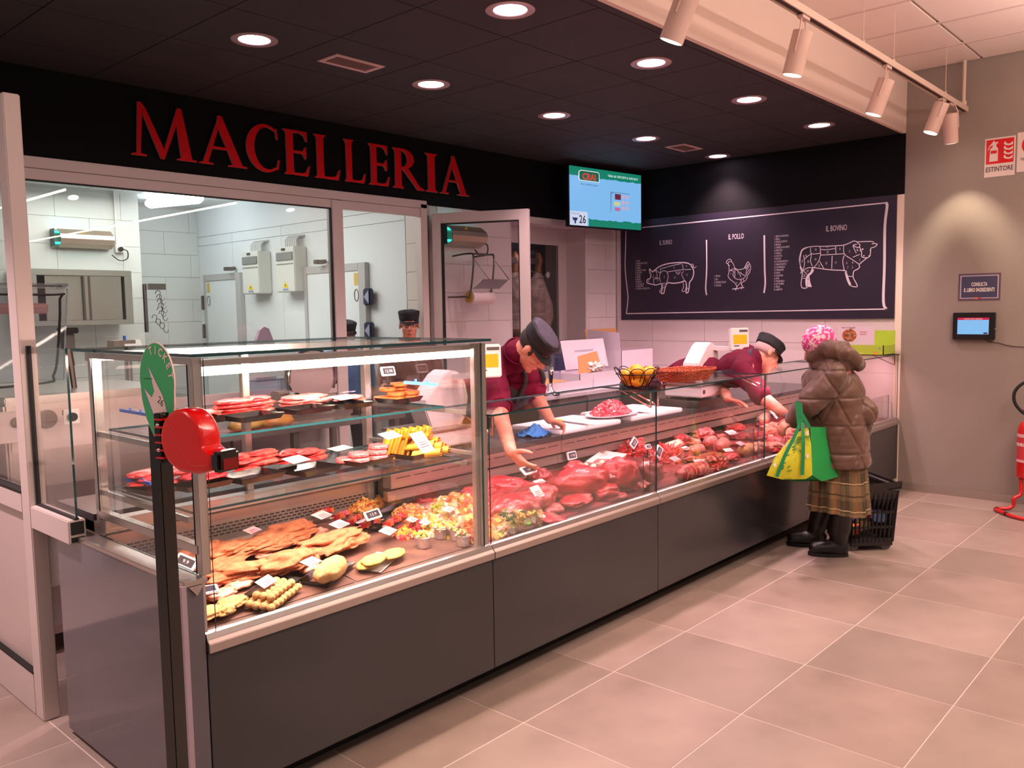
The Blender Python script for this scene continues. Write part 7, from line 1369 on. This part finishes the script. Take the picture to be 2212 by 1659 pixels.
# knit hat
HATM = mat('knit_hat', (222, 70, 150), .9, col2=(246, 206, 210), nscale=52, ndet=1, ramp=(.44, .56), bump=.6, bscale=120); NZ[0] += 1
mb = MB(); mb.ell(hc+Rch@V((0, -.022, .04)), (.083, .100, .092), Rch, 5, 0, lambda q, v: q*(1+.028*math.sin(v.z*38)*math.sin(math.atan2(v.y, v.x)*24)+.015*noise.noise(v*20))); mb.build('knit_hat', HATM, cu, smooth=2)
# coat
COAT = mat('quilted_coat', (98, 68, 52), .5, col2=(88, 60, 46), nscale=5, bump=.1, bscale=60, sheen=.2)
mb = MB(); hem = Wp(1810, 985, 5.12); w0 = ch+V((0, 0, .0))
mb.ell(nk-V((0, 0, .12)), (.19, .15, .13), Rb_, 4); mb.ell(ch+V((0, 0, -.02)), (.198, .172, .20), Rb_, 4)
for k in range(11):
    f_ = k/10; c_ = ch.lerp(hem, f_); mb.ell(c_+V((0, 0, -.02)), (.192+.030*f_, .165+.022*f_, .15-.05*f_), Rb_, 4)
limb(mb, [shl+V((0, 0, .0)), shl.lerp(ell_, .5)-cf*.01, ell_, wl], [.080, .082, .076, .056]); limb(mb, [shr, elr, wr_], [.078, .074, .052])
mb.cap(nk-V((0, 0, .05)), .095, shl, .078); mb.cap(nk-V((0, 0, .05)), .095, shr, .078)
ct = bake(mb, .0065, 5); zh = hem.z-.045
# quilting: zigzag seams pressed into the padding
me = bpy.data.meshes.new('n'); me.from_pydata(ct.v, [], ct.f); me.update(); ns = [v.normal.copy() for v in me.vertices]; bpy.data.meshes.remove(me)
def quilt(v):
    q = v-ch; u = math.atan2(q.dot(cr), -q.dot(cf))*.22; z = q.z; band = .165; zz = (z+1.0)/band; k = math.floor(zz); fz = zz-k; d1 = min(fz, 1-fz)*band
    per = .20; uu = u/per+(k*.37); t_ = abs((uu % 1)-.5)*2; d2 = abs(t_-fz)*per*.45; d3 = abs(((uu*1.0+.5) % 1)-.5)*per
    return min(d1, d2)
for i, v in enumerate(ct.v):
    d = quilt(v); g = max(0, 1-d/.010); w = noise.noise(v*9)*.006+noise.noise(v*24)*.004; ct.v[i] = v+ns[i]*(.002+.003*min(1, d/.04)-.007*g+w); ct.v[i].z = max(ct.v[i].z, zh)
ct.build('coat', COAT, cu, smooth=2)
mb = MB(); hoodc = Wp(1812, 765, 5.0); mb.tube(catmull([Wp(1748, 775, 5.04), Wp(1782, 756, 4.97), Wp(1815, 760, 4.93), Wp(1842, 775, 4.94), Wp(1858, 792, 5.02)], 5), [.030, .038, .044, .049, .053, .056, .058, .060, .061, .061, .060, .059, .057, .055, .052, .049, .045, .040, .035, .030, .022], 18); mb.ell(nk-cf*.02+V((0, 0, .0)), (.15, .13, .08), Rb_, 4); mb.ell(Wp(1795, 757, 5.04), (.13, .10, .06), Rb_, 4); mb.ell(Wp(1822, 770, 4.97), (.12, .08, .06), Rb_@Matrix.Rotation(.3, 3, 'Y'), 4)
hd_ = bake(mb, .006, 5); folds(hd_, .016, 11, 4); hd_.build('hood', COAT, cu, smooth=2)
# skirt: pleated plaid
m = bpy.data.materials.new('plaid_skirt'); m.use_nodes = True; MATS['plaid'] = m; nt = m.node_tree; N = nt.nodes; L = nt.links; b_ = N['Principled BSDF']; b_.inputs['Roughness'].default_value = .9
at_ = N.new('ShaderNodeUVMap'); sx = N.new('ShaderNodeSeparateXYZ'); L.new(at_.outputs[0], sx.inputs[0])
def math_(op, a, b=None, c=None):
    n = N.new('ShaderNodeMath'); n.operation = op
    for i, q in enumerate((a, b, c)):
        if q is None: continue
        if isinstance(q, (int, float)): n.inputs[i].default_value = q
        else: L.new(q, n.inputs[i])
    return n.outputs[0]
def stripe(src, per, w, off): return math_('LESS_THAN', math_('FRACT', math_('ADD', math_('MULTIPLY', src, 1/per), off)), w)
def mixc(fac, c0, c1):
    n = N.new('ShaderNodeMix'); n.data_type = 'RGBA'
    for i, q in ((6, c0), (7, c1)):
        if isinstance(q, tuple): n.inputs[i].default_value = (*lin(q), 1)
        else: L.new(q, n.inputs[i])
    L.new(fac, n.inputs[0]); return n.outputs[2]
col = mixc(stripe(sx.outputs[1], .17, .45, .1), (112, 94, 62), (70, 54, 34)); 
c2 = mixc(stripe(sx.outputs[0], .16, .42, .0), (120, 100, 66), (64, 50, 32)); nmx = N.new('ShaderNodeMix'); nmx.data_type = 'RGBA'; nmx.inputs[0].default_value = .5; L.new(col, nmx.inputs[6]); L.new(c2, nmx.inputs[7]); col = nmx.outputs[2]
col = mixc(stripe(sx.outputs[0], .16, .06, .25), col, (150, 70, 30)); col = mixc(stripe(sx.outputs[1], .17, .05, .3), col, (60, 46, 30)); col = mixc(stripe(sx.outputs[0], .16, .04, .75), col, (56, 44, 28)); col = mixc(stripe(sx.outputs[1], .17, .04, .75), col, (164, 146, 104)); L.new(col, b_.inputs['Base Color'])
skt = Wp(1812, 960, 5.12); skb = Wp(1812, 1098, 5.14); vs = []; nu, nv = 120, 14
for j in range(nv+1):
    f_ = j/nv; c_ = skt.lerp(skb, f_)
    for i in range(nu):
        g = 2*math.pi*i/nu; pl_ = .010*f_*math.sin(g*17)+.006*f_*math.sin(g*5+1); r = 1+(pl_)/.2; a_ = (.178+.035*f_)*r; b2_ = (.15+.03*f_)*r
        vs.append(c_+cr*math.cos(g)*a_+cf*math.sin(g)*b2_+V((0, 0, .012*math.sin(g*3)*f_)))
mbs = MB().add(vs, [(j*nu+i, j*nu+(i+1) % nu, (j+1)*nu+(i+1) % nu, (j+1)*nu+i) for j in range(nv) for i in range(nu)]); so = mbs.build('skirt', m, cu, smooth=2)
uv = so.data.uv_layers.new(name='UVMap')
for p in so.data.polygons:
    j, i = divmod(p.index, nu)
    for k, li in enumerate(p.loop_indices): du = (0, 1, 1, 0)[k]; dv = (0, 0, 1, 1)[k]; uv.data[li].uv = ((i+du)/nu*1.35, (j+dv)/nv*.42)
BOOT = mat('black_boot', (16, 13, 12), .4, col2=(24, 19, 18), nscale=20, bump=.2, bscale=60)
for k, (h, a_) in enumerate(((hipn, an), (hipf, af))):
    top = h.lerp(a_, .62); mb = MB(); limb(mb, [top, top.lerp(a_, .5), a_+V((0, 0, .02))], [.068, .066, .056]); mb.cap(a_+V((0, 0, -.030)), .055, a_+cf*.14+V((0, 0, -.045)), .042); mb.ell(a_-cf*.01+V((0, 0, -.03)), (.048, .06, .05), Rb_, 3)
    bt = bake(mb, .006, 4); bt.v = [V((v.x, v.y, max(v.z, .008))) for v in bt.v]; o = bt.build('boot', BOOT, cu, smooth=2)
    sole = [a_+cf*(.062+.122*math.cos(g))+cr*(.046*math.sin(g)*(1 if math.cos(g) < .3 else 1.05)) for g in [q*.3 for q in range(21)]]; MB().prism([V((p.x, p.y, .0)) for p in sole], (0, 0, .022)).build('sole', RUBB, o)
    for q in range(5): MB().box(a_.x+.058, a_.y-.05+.02*q, .24+.004*q, a_.x+.066, a_.y-.042+.02*q, .265).build('lace_eyelet', mat('boot_trim', (60, 50, 40), .5), o)
# shopping bags
BY = mat('bag_yellow', (206, 204, 40), .5, col2=(120, 150, 40), nscale=9, ndet=5, ramp=(.52, .62)); BG = mat('bag_green', (26, 150, 70), .55, col2=(22, 138, 62), nscale=4); BS = mat('bag_strap', (20, 130, 76), .5)
def Q(px, py, D): return dep(px, py, D)
def bagmesh(fr, bk, m, name, par): 
    mb = MB(); n = len(fr); mb.add(fr+bk, [tuple(range(n)), tuple(range(n, 2*n))[::-1]]+[(i, n+i, n+(i+1) % n, (i+1) % n) for i in range(n)]); return mb.build(name, m, par)
t = thing('shopping_bag', 'large green and yellow reusable shopping bag hanging from the forearm', 'bag', tuple(Q(1735, 1040, 4.9)))
D1, D2 = 4.86, 5.06
fr = [Q(1721, 935, D1), Q(1746, 922, D1), Q(1752, 960, D1), Q(1755, 1026, D1), Q(1740, 1035, D1), Q(1690, 1036, D1), Q(1656, 1027, D1), Q(1672, 990, D1), Q(1700, 955, D1)]
c_ = sum(fr, V())/len(fr); mb = MB(); k = len(fr); mid_ = [p.lerp(c_, .35)+vb*.018 for p in fr]; mb.add(fr+mid_+[c_+vb*.03], [(i, (i+1) % k, k+(i+1) % k, k+i) for i in range(k)]+[(k+i, k+(i+1) % k, 2*k) for i in range(k)]); mb.build('printed_front', BY, t, smooth=2)
bk = [Q(1721, 935, D2), Q(1752, 925, D2), Q(1791, 926, D2), Q(1797, 990, D2), Q(1811, 1030, D2), Q(1786, 1038, D2), Q(1720, 1040, D2), Q(1660, 1028, D2), Q(1675, 990, D2)]
gs = [Q(1750, 922, D1), Q(1791, 923, 4.96), Q(1797, 985, 4.95), Q(1811, 1030, 4.94), Q(1775, 1040, 4.9), Q(1755, 1027, D1), Q(1752, 960, D1)]
mb = MB(); mb.add(gs, [tuple(range(len(gs)))]); mb.build('green_side', BG, t, smooth=2); mb = MB().add(bk, [tuple(range(len(bk)))]).build('green_back', BG, t); mb = MB().add([fr[4], fr[5], fr[6], bk[7], bk[6], bk[5], gs[4], gs[5]], [tuple(range(8))]).build('bottom', BG, t)
def strap(pts, w=.022, nm='handle'):
    mb = MB(); ribbon(mb, catmull(pts, 4), w, vb); o = mb.build(nm, BS, t); md = o.modifiers.new('s', 'SOLIDIFY'); md.thickness = .003
DH = 4.84
strap([Q(1726, 918, DH), Q(1723, 890, DH), Q(1722, 868, DH-.0), Q(1726, 885, DH), Q(1738, 905, DH), Q(1748, 924, DH)]); strap([Q(1728, 915, DH), Q(1715, 945, DH-.01), Q(1695, 985, DH-.02), Q(1678, 1030, DH-.01)], .020, 'strap_band'); strap([Q(1733, 912, DH), Q(1735, 960, DH-.02), Q(1733, 1026, DH-.01)], .020, 'strap_band'); strap([Q(1727, 916, DH), Q(1732, 905, DH), Q(1729, 870, DH)], .016)
BP_ = mat('bag_print', (232, 226, 196), .5); BP2 = mat('bag_print_green', (70, 130, 40), .5)
random.seed(9)
for i in range(26):
    px = random.uniform(1682, 1750); py = random.uniform(max(940, 1050-(px-1655)*1.6), 1018); ribbon(mb := MB(), [Q(px, py, 4.835), Q(px+random.uniform(5, 10), py-random.uniform(1, 4), 4.835)], .006, vb); mb.build('print_word', BP2, t)
for px, py in ((1674, 1004), (1744, 985), (1700, 962), (1744, 935)): MB().add([Q(px+5*math.cos(g)*(1 if q % 2 else .5), py+7*math.sin(g)*(1 if q % 2 else .5), 4.834) for q, g in enumerate([k*.628 for k in range(10)])], [tuple(range(10))]).build('print_flower', BP_, t)
# wheeled basket
t = thing('wheeled_basket', 'black wheeled plastic shopping basket filled with packets behind the customer', 'basket', (4.45, -.40, 0))
BKM = mat('basket_black', (24, 20, 20), .4); bc = V((4.38, -.36, 0)); Rk = rz(.82)
def kp(u, v, z): s_ = .86+.14*(z/.42); return bc+Rk@V((u*.19*s_, v*.155*s_, 0))+V((0, 0, z))
NU, NV = 10, 7
def wall(u0, v0, u1, v1):
    b = MB(); n = NU
    for i in range(n+1):
        f_ = i/n; u, v = u0+(u1-u0)*f_, v0+(v1-v0)*f_; b.bar(kp(u, v, .06), kp(u, v, .40), .018, .006, (u1-u0+.001, v1-v0, 0))
    for j in range(NV+1):
        z = .06+.34*j/NV
        if j in (0, 2, 4, 6, 7): b.bar(kp(u0, v0, z), kp(u1, v1, z), .006, .016 if j else .05)
    b.build('side_grid', BKM, t)
wall(-1, -1, 1, -1); wall(1, -1, 1, 1); wall(1, 1, -1, 1); wall(-1, 1, -1, -1)
MB().add([kp(-1, -1, .05), kp(1, -1, .05), kp(1, 1, .05), kp(-1, 1, .05)], [(0, 1, 2, 3)]).build('basket_floor', BKM, t); MB().tube([kp(-1.03, -1.03, .41), kp(1.03, -1.03, .41), kp(1.03, 1.03, .41), kp(-1.03, 1.03, .41)], .018, 8, closed=True).build('rim', BKM, t, smooth=True)
liner = MB()
for k in range(4):
    a0_, a1_ = [(-1, -1), (1, -1), (1, 1), (-1, 1)][k], [(-1, -1), (1, -1), (1, 1), (-1, 1)][(k+1) % 4]; liner.add([kp(a0_[0]*.93, a0_[1]*.93, .27), kp(a1_[0]*.93, a1_[1]*.93, .27), kp(a1_[0]*1.1, a1_[1]*1.1, .44+.02*(k % 2)), kp(a0_[0]*1.1, a0_[1]*1.1, .44)], [(0, 1, 2, 3)])
liner.build('bag_liner', mat('bin_liner', (18, 14, 14), .25, coat=.3, bump=.5, bscale=20), t)
for u, v in ((-.8, -.8), (.8, -.8), (.8, .8), (-.8, .8)):
    p = kp(u, v, .032); w_ = MB().cyl(p-V((.010, .008, 0)), p+V((.010, .008, 0)), .032, n=20).build('wheel', mat('wheel_grey', (96, 90, 88), .4), t, smooth=True)
MB().box(bc.x-.10, bc.y-.10, .04, bc.x+.10, bc.y+.10, .06).build('undercarriage', BKM, t)
PKC = [(214, 190, 120), (200, 60, 60), (60, 70, 180), (230, 220, 200), (220, 150, 60), (120, 160, 210)]
for i in range(12):
    p = kp(random.uniform(-.6, .6), random.uniform(-.6, .6), .09+.09*(i//5)); one(MB().obox(p+V((0, 0, .03)), rz(random.random()*3)@Matrix.Rotation(random.uniform(-.3, .3), 3, 'X'), .045, .03, .03), 'food_packet', mat('food_packet_%d' % (i % 6), PKC[i % 6], .4), 'coloured food packet inside the wheeled basket', 'packet', 'packets in the wheeled basket', bevel=.004)
